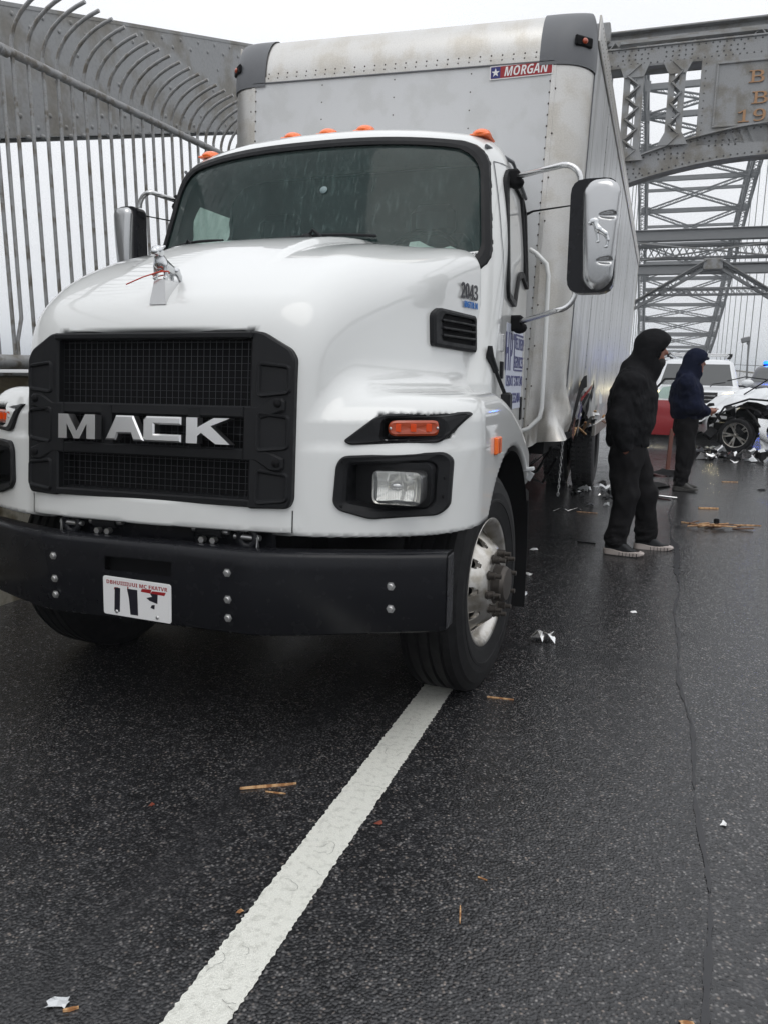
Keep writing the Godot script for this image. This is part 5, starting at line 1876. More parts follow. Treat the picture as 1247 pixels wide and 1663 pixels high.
	for k in 12:
		var o: Vector3 = P.call(r2.randf_range(0.85, 1.2), r2.randf_range(0.95, 1.15), r2.randf_range(2.8, 4.0))
		put("dangling_metal", MB.new().tube([o, o + Vector3(r2.randf_range(-0.2, 0.1), r2.randf_range(-0.25, 0.1), r2.randf_range(-0.3, 0.3)), o + Vector3(r2.randf_range(-0.2, 0.05), r2.randf_range(-0.22, 0.0), r2.randf_range(-0.3, 0.3))], r2.randf_range(0.004, 0.014), 5).done(), M.under, dm)
	# broken chain hanging from the sill
	var cm2 := MB.new()
	for k in 17:
		var c: Vector3 = P.call(1.19, 1.13 - 0.026 * k, 3.15 + 0.004 * sin(k))
		var ring := []
		for j in 6: ring.append(c + (Basis(Vector3.UP, PI / 2 * (k % 2)) * Vector3(0.007 * cos(TAU * j / 6), 0.017 * sin(TAU * j / 6), 0)))
		cm2.tube(ring, 0.003, 4, false, true)
	put("hanging_chain", cm2.done(), M.zinc, dm)
# the deck climbs gently beyond the lorry
func gy(z: float) -> float:
	var t := maxf(0.0, -z - 3.2)
	return 0.025 * (sqrt(t * t + 2.56) - 1.6)

# the lane under the lorry falls away towards the kerb
func gx(x: float, z: float) -> float:
	return gy(z) - 0.025 * maxf(-0.95 - x, 0.0)

func on_road(x: float, z: float, up := 0.0) -> Vector3:
	return Vector3(x, gx(x, z) + up, z)

# ---------------------------------------------------------------- fence
func make_fence() -> void:
	var w := thing("parapet", "low stained concrete parapet under the tall steel fence", "parapet", Vector3(-4.3, 0, 0))
	var rows := [[], []]
	var zz := 4.0
	var mb := MB.new()
	while zz > -30.0:
		mb.box(Vector3(0.22, 1.22, 1.96), Vector3(0, 0.80 + gy(zz - 1.0), zz - 1.0), 0.012)
		zz -= 2.0
	put("panel", mb.done(), M.concrete, w).set_meta("kind", "stuff")
	var post := MB.new()
	for k in 16:
		post.box(Vector3(0.03, 1.2, 0.06), Vector3(0.125, 0.8 + gy(3.8 - 2.0 * k), 4.0 - 2.0 * k), 0.006)
	put("rust_strip", post.done(), mat(Color(0.33, 0.22, 0.15), 0.8), w).set_meta("kind", "stuff")
	var f := thing("steel_fence", "tall grey steel fence of upright bars whose tops curl over the road", "fence", Vector3(-4.2, 0, 0))
	var zs := []
	var z := -4.251
	while z < 0.5:
		z += 0.137
		zs.append(z)
	zs.append_array([-4.251, -4.44])
	z = -4.44
	while z > -16.0:
		z -= 0.139
		zs.append(z)
	var pm := MB.new()
	var path := [Vector3(0.07, 1.50, 0), Vector3(0.0, 3.50, 0), Vector3(-0.004, 3.58, 0)]
	for k in range(1, 10):
		var a := deg_to_rad(7.4 * k)
		path.append(Vector3(0.40 * (1.0 - cos(a)) * 1.55, 3.58 + 0.345 * sin(a), 0))
	pm.tube(path, 0.0132, 8)
	var pmesh := pm.done()
	for q in zs:
		var p := put("fence_bar", pmesh, M.pole, f)
		p.position = Vector3(0, gy(q), q)
	# the bar beside the joint stops at the rail and kinks at its foot
	put("kinked_bar", MB.new().tube([Vector3(0.075, 1.52, -4.275), Vector3(0.06, 1.66, -4.285), Vector3(0.055, 1.82, -4.335), Vector3(0.0, 3.46, -4.341)], 0.0132, 8).done(), M.pole, f)
	for y in [3.52, 1.515]:
		var pa := []
		for k in 22: pa.append(Vector3(0.0 if y > 2 else 0.075, y + gy(1.0 - k), 1.0 - k))
		put("rail", MB.new().tube(pa, 0.030 if y > 2 else 0.050, 14).done(), M.pole, f)
	for q in [-4.36, -6.85]:
		put("rail_sleeve", MB.new().tube([Vector3(0, 3.52, q + 0.035), Vector3(0, 3.52, q - 0.035)], 0.034, 14).done(), M.pole, f)
	put("rail_bracket", MB.new().box(Vector3(0.03, 0.16, 0.30), Vector3(0.13, 1.505, -4.56), 0.01).tube([Vector3(0.10, 1.50, -4.5), Vector3(0.16, 1.50, -4.5)], 0.022, 8).done(), M.pole, f)
	put("base_plate", MB.new().box(Vector3(0.12, 0.02, 17.0), Vector3(-0.02, 1.44, -4.0), 0.004, Basis(Vector3.RIGHT, 0.006)).done(), M.pole, f)

# ---------------------------------------------------------------- the arch bridge
func lacing(mb: MB, a: Vector3, b: Vector3, wide: Vector3, n: int, t: float, double := false) -> void:
	for k in n:
		var p := a.lerp(b, float(k) / n)
		var q := a.lerp(b, float(k + 1) / n)
		var s := 1.0 if k % 2 == 0 else -1.0
		mb.bar(p - wide * s, q + wide * s, t, t * 0.25, wide)
		if double: mb.bar(p + wide * s, q - wide * s, t, t * 0.25, wide)

# a member of two flanges joined by lattice bars; face = direction across the lattice
func laced(parent: Node, called: String, a: Vector3, b: Vector3, wide: Vector3, deep: float, n: int, m: Material, fl := 0.14, lt := 0.06, double := false) -> void:
	var d := (b - a).normalized()
	var dp := d.cross(wide.normalized()) * deep * 0.5
	var mb := MB.new()
	var w := wide * (1.0 - fl * 0.5 / wide.length())
	for s in [-1.0, 1.0]:
		mb.bar(a + w * s, b + w * s, fl, deep, dp)
	lacing(mb, a + dp, b + dp, w, n, lt, double)
	lacing(mb, a - dp, b - dp, w, n, lt, double)
	put(called, mb.done(), m, parent).set_meta("kind", "stuff")

func make_bridge() -> void:
	var br := thing("arch_bridge", "riveted grey steel arch bridge with name panel over the road", "bridge")
	var nm := thing("bridge_sign", "grey steel name panel with bronze letters in the bridge portal", "sign", Vector3(2.75, 0, -22.0))
	var CX := 2.75
	var ST: Material = M.steel
	# arch ribs: nodes of the under side
	var nodes := [Vector2(1.5, 1.75), Vector2(-22.0, 8.35), Vector2(-45.0, 17.5), Vector2(-70.0, 27.0), Vector2(-86.0, 32.0), Vector2(-97.6, 33.4), Vector2(-106.0, 32.9), Vector2(-114.8, 31.5), Vector2(-123.7, 29.7), Vector2(-133.2, 27.2), Vector2(-144.0, 23.9), Vector2(-154.0, 19.6), Vector2(-165.0, 16.0), Vector2(-173.0, 14.0), Vector2(-181.0, 11.4), Vector2(-192.0, 9.1), Vector2(-208.0, 6.3), Vector2(-225.0, 2.0)]
	for sg in [-1.0, 1.0]:
		var x: float = CX + 6.85 * sg
		var ox: float = x + 0.92 * sg
		# the near box girder, solid plates with rivet lines
		var gx: float = (-5.05 if sg < 0 else 10.55)
		var w2: float = 0.46 * sg
		var a := Vector3(gx + w2, 1.79, 1.5)
		var b := Vector3(gx + w2, 8.73, -22.0)
		var d := (b - a).normalized()
		var up := d.cross(Vector3.RIGHT) * -1.0
		if up.y < 0: up = -up
		var gd := MB.new()
		gd.bar(a + Vector3((x - ox) * 0.5, 0, 0), b + Vector3((x - ox) * 0.5, 0, 0), 0.03, 0.93, up)
		gd.bar(a - Vector3((x - ox) * 0.5, 0, 0), b - Vector3((x - ox) * 0.5, 0, 0), 0.03, 0.93, up)
		gd.bar(a + up * 0.465, b + up * 0.465, 0.96, 0.03, up)
		put("box_girder", gd.done(), ST, br)
		for s in [-1.0, 1.0]:
			put("girder_flange", MB.new().bar(a + up * -0.46 + Vector3((x - ox) * 0.46 * s, 0, 0), b + up * -0.46 + Vector3((x - ox) * 0.46 * s, 0, 0), 0.13, 0.025, up).done(), ST, br)
		var rv := MB.new()
		var nrm := Vector3(-sg, 0, 0)
		var len := (b - a).length()
		var k := 0
		var t := 0.6
		while t < len and t < 13.0:
			var c := a + d * t + Vector3((x - ox) * 0.5 - 0.015 * sg, 0, 0)
			rv.dome(c + up * (0.405 if k % 2 == 0 else 0.325), nrm, 0.021, 7)
			rv.dome(c - up * (0.405 if k % 2 == 0 else 0.315), nrm, 0.021, 7)
			if k % 7 == 0: rv.dome(c + up * 0.16, nrm, 0.021, 7)
			if k % 5 == 0: rv.dome(c - up * 0.05, nrm, 0.021, 7)
			if k % 3 != 0: rv.ball(c - up * 0.478 + Vector3(-0.03 * sg, 0, 0), Vector3(0.024, 0.022, 0.03), 6, 4)
			t += 0.175
			k += 1
		put("rivet", rv.done(), ST, br).set_meta("kind", "stuff")
		# far ribs: four angles and lattice faces, panel by panel
		for i in range(1, nodes.size() - 1):
			var p0 := Vector3(x, nodes[i].y, nodes[i].x)
			var p1 := Vector3(x, nodes[i + 1].y, nodes[i + 1].x)
			var q0 := Vector3(ox, nodes[i].y, nodes[i].x)
			var q1 := Vector3(ox, nodes[i + 1].y, nodes[i + 1].x)
			var hi := Vector3(0, 1.35, 0)
			var mb := MB.new()
			for e in [[p0, p1], [q0, q1], [p0 + hi, p1 + hi], [q0 + hi, q1 + hi]]:
				mb.bar(e[0], e[1], 0.26, 0.26)
			var n := 9
			var wx := Vector3((ox - x) * 0.5, 0, 0)
			var mid := (p0 + q0) * 0.5
			var mid1 := (p1 + q1) * 0.5
			lacing(mb, mid, mid1, wx, n, 0.11, true)
			lacing(mb, p0 + hi * 0.5, p1 + hi * 0.5, hi * 0.5, n, 0.11, true)
			lacing(mb, q0 + hi * 0.5, q1 + hi * 0.5, hi * 0.5, n, 0.11, true)
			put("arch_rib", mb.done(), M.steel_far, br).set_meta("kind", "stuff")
			# lighter upper chord and web of the arch truss above
			var ho := Vector3(0, 4.6 - 0.12 * i, 0)
			if i >= 5:
				mb = MB.new()
				mb.bar(p0 + ho, p1 + ho, 0.4, 0.5)
				mb.bar(p0 + hi, p0 + ho, 0.3, 0.3, Vector3.RIGHT)
				mb.bar(p0 + hi, p1 + ho, 0.22, 0.22, Vector3.RIGHT)
				put("upper_chord", mb.done(), M.steel_far, br).set_meta("kind", "stuff")
		# hangers
		for q in [[-36.0, 14.0], [-46.0, 18.0], [-58.0, 22.0], [-72.0, 27.5], [-86.0, 32.0], [-97.6, 33.0], [-106.0, 32.5], [-114.8, 31.0], [-123.7, 29.5], [-133.2, 27.0], [-144.0, 23.5], [-154.0, 19.5], [-165.0, 16.0]]:
			put("hanger", MB.new().tube([Vector3(x + 0.45 * sg, q[1], q[0]), Vector3(x + 0.45 * sg, gy(q[0]), q[0])], 0.055, 6).done(), M.steel_far, br)
	# laterals between the ribs
	for i in range(5, nodes.size() - 1):
		var y: float = nodes[i].y + 0.4
		var z: float = nodes[i].x
		var xl := CX - 6.85
		var xr := CX + 6.85
		put("strut", MB.new().bar(Vector3(xl, y, z), Vector3(xr, y, z), 0.55, 0.62).done(), M.steel_far, br)
		for s in [xl, xr]:
			put("gusset", MB.new().box(Vector3(1.3, 1.15, 0.12), Vector3(s, y, z + 0.33)).done(), M.steel_far, br)
		if i + 1 < nodes.size() - 1:
			var y1: float = nodes[i + 1].y + 0.4
			var z1: float = nodes[i + 1].x
			for e in [[Vector3(xl, y, z), Vector3(xr, y1, z1)], [Vector3(xr, y, z), Vector3(xl, y1, z1)]]:
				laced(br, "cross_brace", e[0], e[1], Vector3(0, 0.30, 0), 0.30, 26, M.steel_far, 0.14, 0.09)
		if i > 8:
			put("strut", MB.new().bar(Vector3(xl, y + 2.4, z + 3.0), Vector3(xr, y + 2.4, z + 3.0), 0.4, 0.42).done(), M.steel_far, br)
	# ---- the portal with the name panel, 22 m ahead
	var Z := -22.0
	var chord := MB.new()
	chord.box(Vector3(15.6, 0.40, 0.05), Vector3(CX, 9.50, Z), 0.01)
	chord.box(Vector3(15.6, 0.04, 0.62), Vector3(CX, 9.29, Z - 0.29), 0.01)
	chord.box(Vector3(15.6, 0.04, 0.66), Vector3(CX, 9.72, Z - 0.27), 0.01)
	put("portal_chord", chord.done(), ST, br)
	put("chord_shade", MB.new().box(Vector3(15.4, 0.40, 0.04), Vector3(CX, 9.50, Z - 0.58), 0.01).done(), ST, br)
	var ytop := func(x: float) -> float: return 7.74 - 0.0440 * (x - CX) * (x - CX)
	var thick := func(x: float) -> float: return 0.50 + 0.22 * maxf(0.0, 1.0 - absf(x - CX) / 4.5)
	var af := MB.new()
	var ra := [[], [], [], []]
	for k in 41:
		var x := CX - 7.6 + 15.2 * k / 40.0
		var yt: float = ytop.call(x)
		var th: float = thick.call(x)
		ra[0].append(Vector3(x, yt, Z - 0.55))
		ra[1].append(Vector3(x, yt, Z + 0.03))
		ra[2].append(Vector3(x, yt - th, Z + 0.03))
		ra[3].append(Vector3(x, yt - th, Z - 0.55))
	for k in 3: af.sheet([ra[k], ra[k + 1]])
	put("portal_arch", af.done(), ST, br)
	var lip := MB.new()
	for e in [[1, 0.02], [2, -0.02]]:
		for k in 40: lip.bar(ra[e[0]][k] + Vector3(0, e[1], 0.02), ra[e[0]][k + 1] + Vector3(0, e[1], 0.02), 0.16, 0.035, Vector3.UP)
	put("arch_flange", lip.done(), ST, br).set_meta("kind", "stuff")
	for x in [-4.2, -2.95, -1.20, -0.17]:
		for m in [x, 2.0 * CX - x]:
			var yb: float = ytop.call(m) - 0.02
			var wd := 0.20 if absf(x + 0.17) < 0.1 else 0.235
			laced(br, "portal_post", Vector3(m, yb, Z - 0.02), Vector3(m, 9.30, Z - 0.02), Vector3(wd, 0, 0), 0.26, int((9.3 - yb) / 0.24), ST, 0.15, 0.14)
			for yy in [[9.30, -1.0], [yb, 1.0]]:
				put("gusset", MB.new().prism(PackedVector2Array([Vector2(-0.36, 0), Vector2(0.36, 0), Vector2(wd, 0.30 * yy[1]), Vector2(-wd, 0.30 * yy[1])]), -0.02, 0.02, Transform3D(Basis.IDENTITY, Vector3(m, yy[0], Z + 0.125))).done(), ST, br)
	var pr := MB.new()
	var fz := Vector3(0, 0, 1)
	for k in 96:
		var x := CX - 7.5 + k * 0.157
		pr.dome(Vector3(x, 9.66, Z + 0.026), fz, 0.024, 5)
		pr.dome(Vector3(x, 9.345, Z + 0.026), fz, 0.024, 5)
		pr.dome(Vector3(x, ytop.call(x) - 0.06, Z + 0.035), fz, 0.024, 5)
		pr.dome(Vector3(x, ytop.call(x) - thick.call(x) + 0.06, Z + 0.035), fz, 0.024, 5)
	for m in [-4.2, -2.95, -1.20, -0.17, 1.0, 2.4, 4.0, 5.67, 6.7]:
		for i in 5:
			for j in 2:
				pr.dome(Vector3(m - 0.3 + 0.15 * i, 9.45 + 0.11 * j, Z + 0.026), fz, 0.024, 5)
				pr.dome(Vector3(m - 0.3 + 0.15 * i, ytop.call(m) - 0.2 - 0.11 * j, Z + 0.035), fz, 0.024, 5)
	put("rivet", pr.done(), M.rivet_dark, br).set_meta("kind", "stuff")
	# second chord higher and further, with lattice and flat ties between
	put("upper_strut", MB.new().box(Vector3(15.6, 0.42, 0.4), Vector3(CX, 10.62, Z - 2.2), 0.01).box(Vector3(15.6, 0.05, 0.8), Vector3(CX, 10.85, Z - 2.2), 0.01).done(), ST, br)
	laced(br, "top_lattice", Vector3(CX - 7.7, 10.10, Z - 1.3), Vector3(CX + 7.7, 10.10, Z - 1.3), Vector3(0, 0.27, 0), 0.4, 44, ST, 0.12, 0.09)
	put("tie_bar", MB.new().bar(Vector3(-1.6, 9.80, Z + 0.1), Vector3(5.0, 10.75, Z - 2.4), 0.20, 0.06).done(), ST, br)
	put("tie_bar", MB.new().bar(Vector3(7.2, 9.80, Z + 0.1), Vector3(0.2, 10.75, Z - 2.4), 0.20, 0.06).done(), ST, br)
	put("portal_corner", MB.new().box(Vector3(1.5, 0.5, 0.5), Vector3(-2.7, 10.55, Z - 1.2), 0.03).done(), ST, br)
	# portal legs down to the deck, outside the road
	for sg in [-1.0, 1.0]:
		for k in 2:
			laced(br, "portal_leg", Vector3(CX + (6.6 + k * 0.1) * sg, gy(Z), Z - 0.5 - 1.2 * k), Vector3(CX + (6.6 + k * 0.1) * sg, 9.3, Z - 0.5 - 1.2 * k), Vector3(0.30, 0, 0), 0.4, 22, ST, 0.16, 0.09)
	# ---- second sway frame further on
	Z = -60.0
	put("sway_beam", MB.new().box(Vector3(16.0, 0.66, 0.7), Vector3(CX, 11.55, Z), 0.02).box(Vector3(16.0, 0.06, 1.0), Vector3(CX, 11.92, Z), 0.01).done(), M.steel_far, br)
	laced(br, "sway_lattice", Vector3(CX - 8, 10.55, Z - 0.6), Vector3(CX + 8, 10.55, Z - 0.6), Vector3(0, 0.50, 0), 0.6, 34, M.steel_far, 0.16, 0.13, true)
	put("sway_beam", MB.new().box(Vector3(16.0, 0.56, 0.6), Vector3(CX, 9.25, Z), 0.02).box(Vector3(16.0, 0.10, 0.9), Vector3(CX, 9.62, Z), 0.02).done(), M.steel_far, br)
	put("apex_plate", MB.new().box(Vector3(1.25, 0.72, 0.9), Vector3(CX + 0.1, 9.55, Z + 0.35), 0.03).done(), M.steel, br)
	for sg in [-1.0, 1.0]:
		laced(br, "raker", Vector3(CX + 0.1 + 0.4 * sg, 9.55, Z + 0.4), Vector3(CX + 5.9 * sg, 6.2, Z + 0.4), Vector3(0, 0.30, 0), 0.5, 22, M.steel_far, 0.17, 0.12)
		put("raker_plate", MB.new().bar(Vector3(CX + 0.1 + 0.4 * sg, 9.84, Z + 0.7), Vector3(CX + 5.9 * sg, 6.5, Z + 0.7), 0.5, 0.06).done(), M.steel, br)
		put("tie_bar", MB.new().bar(Vector3(CX - 7.6 * sg, 11.3, Z + 1.2), Vector3(CX + 7.6 * sg, 9.7, Z - 0.5), 0.22, 0.08).done(), M.steel, br)
	laced(br, "sway_lattice", Vector3(CX - 4.2, 7.75, Z + 0.4), Vector3(CX + 7.6, 7.75, Z + 0.4), Vector3(0, 0.27, 0), 0.5, 30, M.steel_far, 0.12, 0.12, true)
	# railings far along the deck
	for x in [-4.2, 13.2]:
		var pa := []
		for k in 24: pa.append(Vector3(x, 1.2 + gy(-20.0 - 8.0 * k), -20.0 - 8.0 * k))
		put("deck_rail", MB.new().tube(pa, 0.06, 6).done(), M.steel_far, br)
	# ---- name panel
	var sx := Vector3(0, 0, 0.0)
	put("panel", MB.new().box(Vector3(4.75, 2.05, 0.06), Vector3(0, 8.33, 0.0), 0.01).done(), M.steel, nm)
	put("frame", MB.new().box(Vector3(4.05, 0.05, 0.05), Vector3(0, 9.16, 0.05), 0.01).box(Vector3(4.05, 0.05, 0.05), Vector3(0, 7.72, 0.05), 0.01).box(Vector3(0.05, 1.39, 0.05), Vector3(-2.0, 8.44, 0.05), 0.01).box(Vector3(0.05, 1.39, 0.05), Vector3(2.0, 8.44, 0.05), 0.01).done(), M.steel, nm)
	var fr := MB.new()
	for k in 11:
		for s in [-1.0, 1.0]: fr.dome(Vector3(2.27 * s, 7.5 + k * 0.17, 0.032), fz, 0.018, 5)
	put("rivet", fr.done(), M.rivet_dark, nm).set_meta("kind", "stuff")
	for w in [["BOURNE", 8.79, 2.55, 0.27], ["BRIDGE", 8.31, 2.35, 0.27], ["1933-1935", 7.91, 2.90, 0.27]]:
		var tm := words(w[0], w[3], 0.03, false, true)
		var o := put("lettering", tm, M.bronze, nm)
		var aw: float = tm.get_aabb().size.x
		o.transform = Transform3D(Basis.from_scale(Vector3(w[2] / maxf(aw, 0.1), 1, 1)), Vector3(0, w[1], 0.05))
	# lamp post with a camera head on the right
	var lp := thing("lamp_post", "thin lamp post with a small head at the far right railing", "lamp post", Vector3(5.75, gy(-60.0), -60.0))
	put("post", MB.new().tube([Vector3(0, 0, 0), Vector3(-0.15, 3.0, 0)], [0.08, 0.05], 6).done(), M.steel_far, lp)
	put("head", MB.new().box(Vector3(0.55, 0.35, 0.4), Vector3(-0.35, 3.15, 0), 0.05, Basis(Vector3.BACK, 0.25)).box(Vector3(0.2, 0.55, 0.25), Vector3(-0.15, 3.1, 0), 0.04).done(), M.steel_far, lp)
# ---------------------------------------------------------------- people
var fold := FastNoiseLite.new()

func limb(p: Vector3, pts: Array, r: Array, k := 0.05) -> float:
	var d := 1e3
	for i in pts.size() - 1: d = smin(d, capsule(p, pts[i], pts[i + 1], r[i], r[i + 1]), k)
	return d

# J holds joints with x forwards, y up, z to the figure's right; the same joints carry skin and clothes
func figure(o: Node3D, J: Dictionary, coat: Material, legs: Material, sole_mat: Material, shoe_mat: Material, hand_open: bool) -> void:
	var squash := func(p: Vector3, c: float) -> Vector3: return Vector3(p.x, p.y, c + (p.z - c) * 0.72)
	var hd: Vector3 = J.head
	# ---- the body: one surface from crown to feet
	var neck_y: float = (J.neck as Vector3).y + 0.015
	var nk: Vector3 = J.neck
	var lower := func(p: Vector3) -> float:
		var d := capsule(p, hd + Vector3(-0.02, -0.06, 0), nk, 0.058, 0.062)
		if p.y > 0.78:
			var t: Vector3 = squash.call(p, 0.0)
			d = smin(d, limb(t, [nk, J.chest, J.pelvis], [0.06, 0.125, 0.125], 0.08), 0.05)
		for e in [J.arm_r, J.arm_l]:
			if p.y < 0.74: break
			var w: Vector3 = e[2]
			d = smin(d, limb(p, e, [0.055, 0.042, 0.030], 0.03), 0.04)
			if p.distance_to(w) > 0.24: continue
			var dir: Vector3 = J.hand_dir
			var side: Vector3 = Vector3(0, 0, 1)
			var nrm := dir.cross(side).normalized()
			d = smin(d, capsule(p, w, w + dir * 0.085, 0.026, 0.030), 0.02)
			for f in 4:
				var z := (f - 1.5) * 0.019
				var k0: Vector3 = w + dir * 0.085 + side * z
				var ln: float = [0.034, 0.040, 0.037, 0.029][f]
				var k1: Vector3 = k0 + (dir - nrm * 0.25).normalized() * ln
				var k2: Vector3 = k1 + (dir - nrm * 0.8).normalized() * ln * 0.75
				d = smin(d, minf(capsule(p, k0, k1, 0.0095, 0.009), capsule(p, k1, k2, 0.009, 0.0075)), 0.006)
			var t0: Vector3 = w + dir * 0.03 + nrm * 0.02
			d = smin(d, limb(p, [t0, t0 + (dir + nrm * 0.9).normalized() * 0.04, t0 + (dir + nrm * 0.9).normalized() * 0.04 + dir * 0.03], [0.013, 0.010, 0.008], 0.01), 0.01)
		if p.y < 1.05:
			for e in [[J.leg_r, J.toe_r], [J.leg_l, J.toe_l]]:
				d = smin(d, limb(p, e[0], [0.085, 0.060, 0.042], 0.03), 0.04)
				if p.y < 0.25: d = smin(d, capsule(p, e[0][2] + Vector3(0, -0.055, 0), e[1] * 0.35 + e[0][2] * 0.65 + Vector3(0, -0.035, 0), 0.018, 0.010), 0.02)
		return d
	var body := func(p: Vector3) -> float:
		var q := p - hd
		if p.y < neck_y: return lower.call(p)
		var d := ellipsoid(q, Vector3(0, 0.02, 0), Vector3(0.098, 0.118, 0.078))
		if d > 0.25: return d
		d = smin(d, ellipsoid(q, Vector3(0.035, -0.055, 0), Vector3(0.062, 0.068, 0.056)), 0.03)
		d = smin(d, capsule(q, Vector3(0.094, 0.008, 0), Vector3(0.114, -0.022, 0), 0.010, 0.015), 0.018)
		d = smin(d, ellipsoid(q, Vector3(0.090, -0.065, 0), Vector3(0.014, 0.008, 0.026)), 0.012)
		d = smin(d, ellipsoid(q, Vector3(0.078, -0.108, 0), Vector3(0.024, 0.022, 0.026)), 0.025)
		for s in [-1.0, 1.0]:
			d = smax(d, -ellipsoid(q, Vector3(0.098, 0.010, 0.032 * s), Vector3(0.018, 0.014, 0.020)), 0.015)
			d = smin(d, ellipsoid(q, Vector3(0.080, 0.010, 0.032 * s), Vector3(0.013, 0.010, 0.013)), 0.006)
			d = smin(d, ellipsoid(q, Vector3(-0.005, -0.01, 0.080 * s), Vector3(0.022, 0.034, 0.010)), 0.010)
		return smin(d, lower.call(p), 0.04)
	var lo := Vector3(-0.55, 0.0, -0.50)
	var hi := Vector3(0.62, 1.95, 0.50)
	put("body", nets(body, lo, hi, 0.017, 1.1), M.skin, o)
	# ---- hooded jacket
	var jacket := func(p: Vector3) -> float:
		if p.y < 0.70: return 0.72 - p.y + 0.05
		var t: Vector3 = squash.call(p, 0.0)
		var d := limb(t, [J.neck + Vector3(0, -0.02, 0), J.chest, J.belly, J.hem], [0.085, 0.165, 0.175, 0.170], 0.10)
		d = smin(d, limb(p, J.arm_r, [0.088, 0.078, 0.056], 0.04), 0.07)
		d = smin(d, limb(p, J.arm_l, [0.088, 0.078, 0.056], 0.04), 0.07)
		for a in [J.arm_r, J.arm_l]:
			d = smin(d, capsule(t, J.neck + Vector3(0, -0.04, 0), squash.call(a[0], 0.0), 0.08, 0.085), 0.06)
		var q := p - hd
		var far := q.length() > 0.42
		if far and absf(d) > 0.08: return d
		# folds run down sleeves and gather at the waist
		d += 0.020 * fold.get_noise_3d(p.x * 7.0, p.y * 12.0, p.z * 7.0) + 0.007 * fold.get_noise_3d(p.x * 26.0, p.y * 20.0 + p.x * 20.0, p.z * 26.0)
		var hemd: float = (J.hem.y - 0.075) - p.y
		d = smax(d, minf(hemd, 1.0) if p.distance_to(J.arm_r[2]) > 0.12 and p.distance_to(J.arm_l[2]) > 0.12 else -1.0, 0.02)
		# cuffs end at the wrists
		for a in [J.arm_r, J.arm_l]:
			var ax: Vector3 = (a[2] - a[1]).normalized()
			if p.distance_to(a[2]) < 0.14: d = smax(d, (p - a[2]).dot(ax) - 0.005, 0.01)
		# hood
		if far: return d
		var h := ellipsoid(q, Vector3(-0.015, 0.02, 0), Vector3(0.135, 0.150, 0.118))
		h = smin(h, ellipsoid(q, Vector3(0.05, 0.055, 0), Vector3(0.105, 0.095, 0.100)), 0.05)
		h = smin(h, capsule(q, Vector3(-0.05, -0.10, 0), J.neck - hd + Vector3(-0.02, 0.0, 0), 0.11, 0.11), 0.06)
		h = smin(h, capsule(q, Vector3(0.03, -0.125, 0), Vector3(-0.01, -0.19, 0), 0.075, 0.085), 0.04)
		h = smin(h, ellipsoid(q, Vector3(-0.115, -0.085, 0), Vector3(0.055, 0.05, 0.07)), 0.03)
		h += 0.009 * fold.get_noise_3d(p.x * 16.0, p.y * 14.0, p.z * 16.0)
		# face opening
		var face := maxf(ellipsoid(q, Vector3(0.135, -0.03, 0), Vector3(0.125, 0.118, 0.082)), 0.050 - q.x + 0.35 * q.y)
		h = smax(h, -face, 0.012)
		h = smax(h, -ellipsoid(q, Vector3(0, 0.015, 0), Vector3(0.115, 0.132, 0.098)), 0.008)
		return smin(d, h, 0.03)
	put("hooded_jacket", nets(jacket, lo, hi, 0.0185, 1.12), coat, o)
	# ---- trousers
	var trou := func(p: Vector3) -> float:
		var t: Vector3 = squash.call(p, 0.0)
		var d := limb(t, [J.hem + Vector3(0, 0.05, 0), J.pelvis + Vector3(0, -0.06, 0)], [0.135, 0.145], 0.05)
		for l in [J.leg_r, J.leg_l]:
			d = smin(d, limb(p, [l[0], l[1], l[2] + Vector3(0, 0.02, 0)], [0.125, 0.103, 0.088], 0.05), 0.05)
		if absf(d) > 0.08: return d
		d += 0.022 * fold.get_noise_3d(p.x * 12.0, p.y * 9.0, p.z * 12.0) + 0.016 * fold.get_noise_3d(p.x * 14.0, p.y * 40.0, p.z * 14.0) * smoothstep(0.35, 0.1, p.y)
		return smax(d, 0.055 - p.y, 0.02)
	put("trousers", nets(trou, lo, Vector3(hi.x, 1.15, hi.z), 0.0185, 1.12), legs, o)
	# ---- shoes
	for e in [[J.leg_r[2], J.toe_r], [J.leg_l[2], J.toe_l]]:
		var an: Vector3 = e[0]
		var toe: Vector3 = e[1]
		var fwd := Vector3(toe.x - an.x, 0, toe.z - an.z).normalized()
		var sdw := Vector3(-fwd.z, 0, fwd.x)
		var heel := Vector3(an.x, 0, an.z) - fwd * 0.085
		var len := Vector3(toe.x - heel.x, 0, toe.z - heel.z).length()
		var loc := func(p: Vector3) -> Vector3: return Vector3((p - heel).dot(fwd), p.y, (p - heel).dot(sdw))
		var wide := func(x: float) -> float: return 0.036 + 0.014 * sin(clampf(x / len, 0.0, 1.0) * PI * 0.9 + 0.25)
		var shape := func(p: Vector3) -> float:
			var q: Vector3 = loc.call(p)
			var f := clampf(q.x / len, 0.0, 1.0)
			var top := 0.125 - 0.085 * smoothstep(0.30, 0.85, f) + 0.008
			var d := box2(q.x, q.z, len * 0.5, 0.0, len * 0.5, wide.call(q.x), 0.034)
			d = smax(d, q.y - top, 0.03)
			return maxf(d, 0.040 - q.y)
		var sole := func(p: Vector3) -> float:
			var q: Vector3 = loc.call(p)
			var f := clampf(q.x / len, 0.0, 1.0)
			var d := box2(q.x, q.z, len * 0.5, 0.0, len * 0.5 + 0.010, wide.call(q.x) + 0.010, 0.04)
			d = maxf(d, q.y - (0.048 - 0.014 * f + 0.006 * sin(f * 9.0)))
			return maxf(d, 0.001 + 0.02 * smoothstep(0.80, 1.05, f) - q.y)
		var c0 := Vector3(minf(heel.x, toe.x) - 0.08, 0.0, minf(heel.z, toe.z) - 0.08)
		var c1 := Vector3(maxf(heel.x, toe.x) + 0.08, 0.18, maxf(heel.z, toe.z) + 0.08)
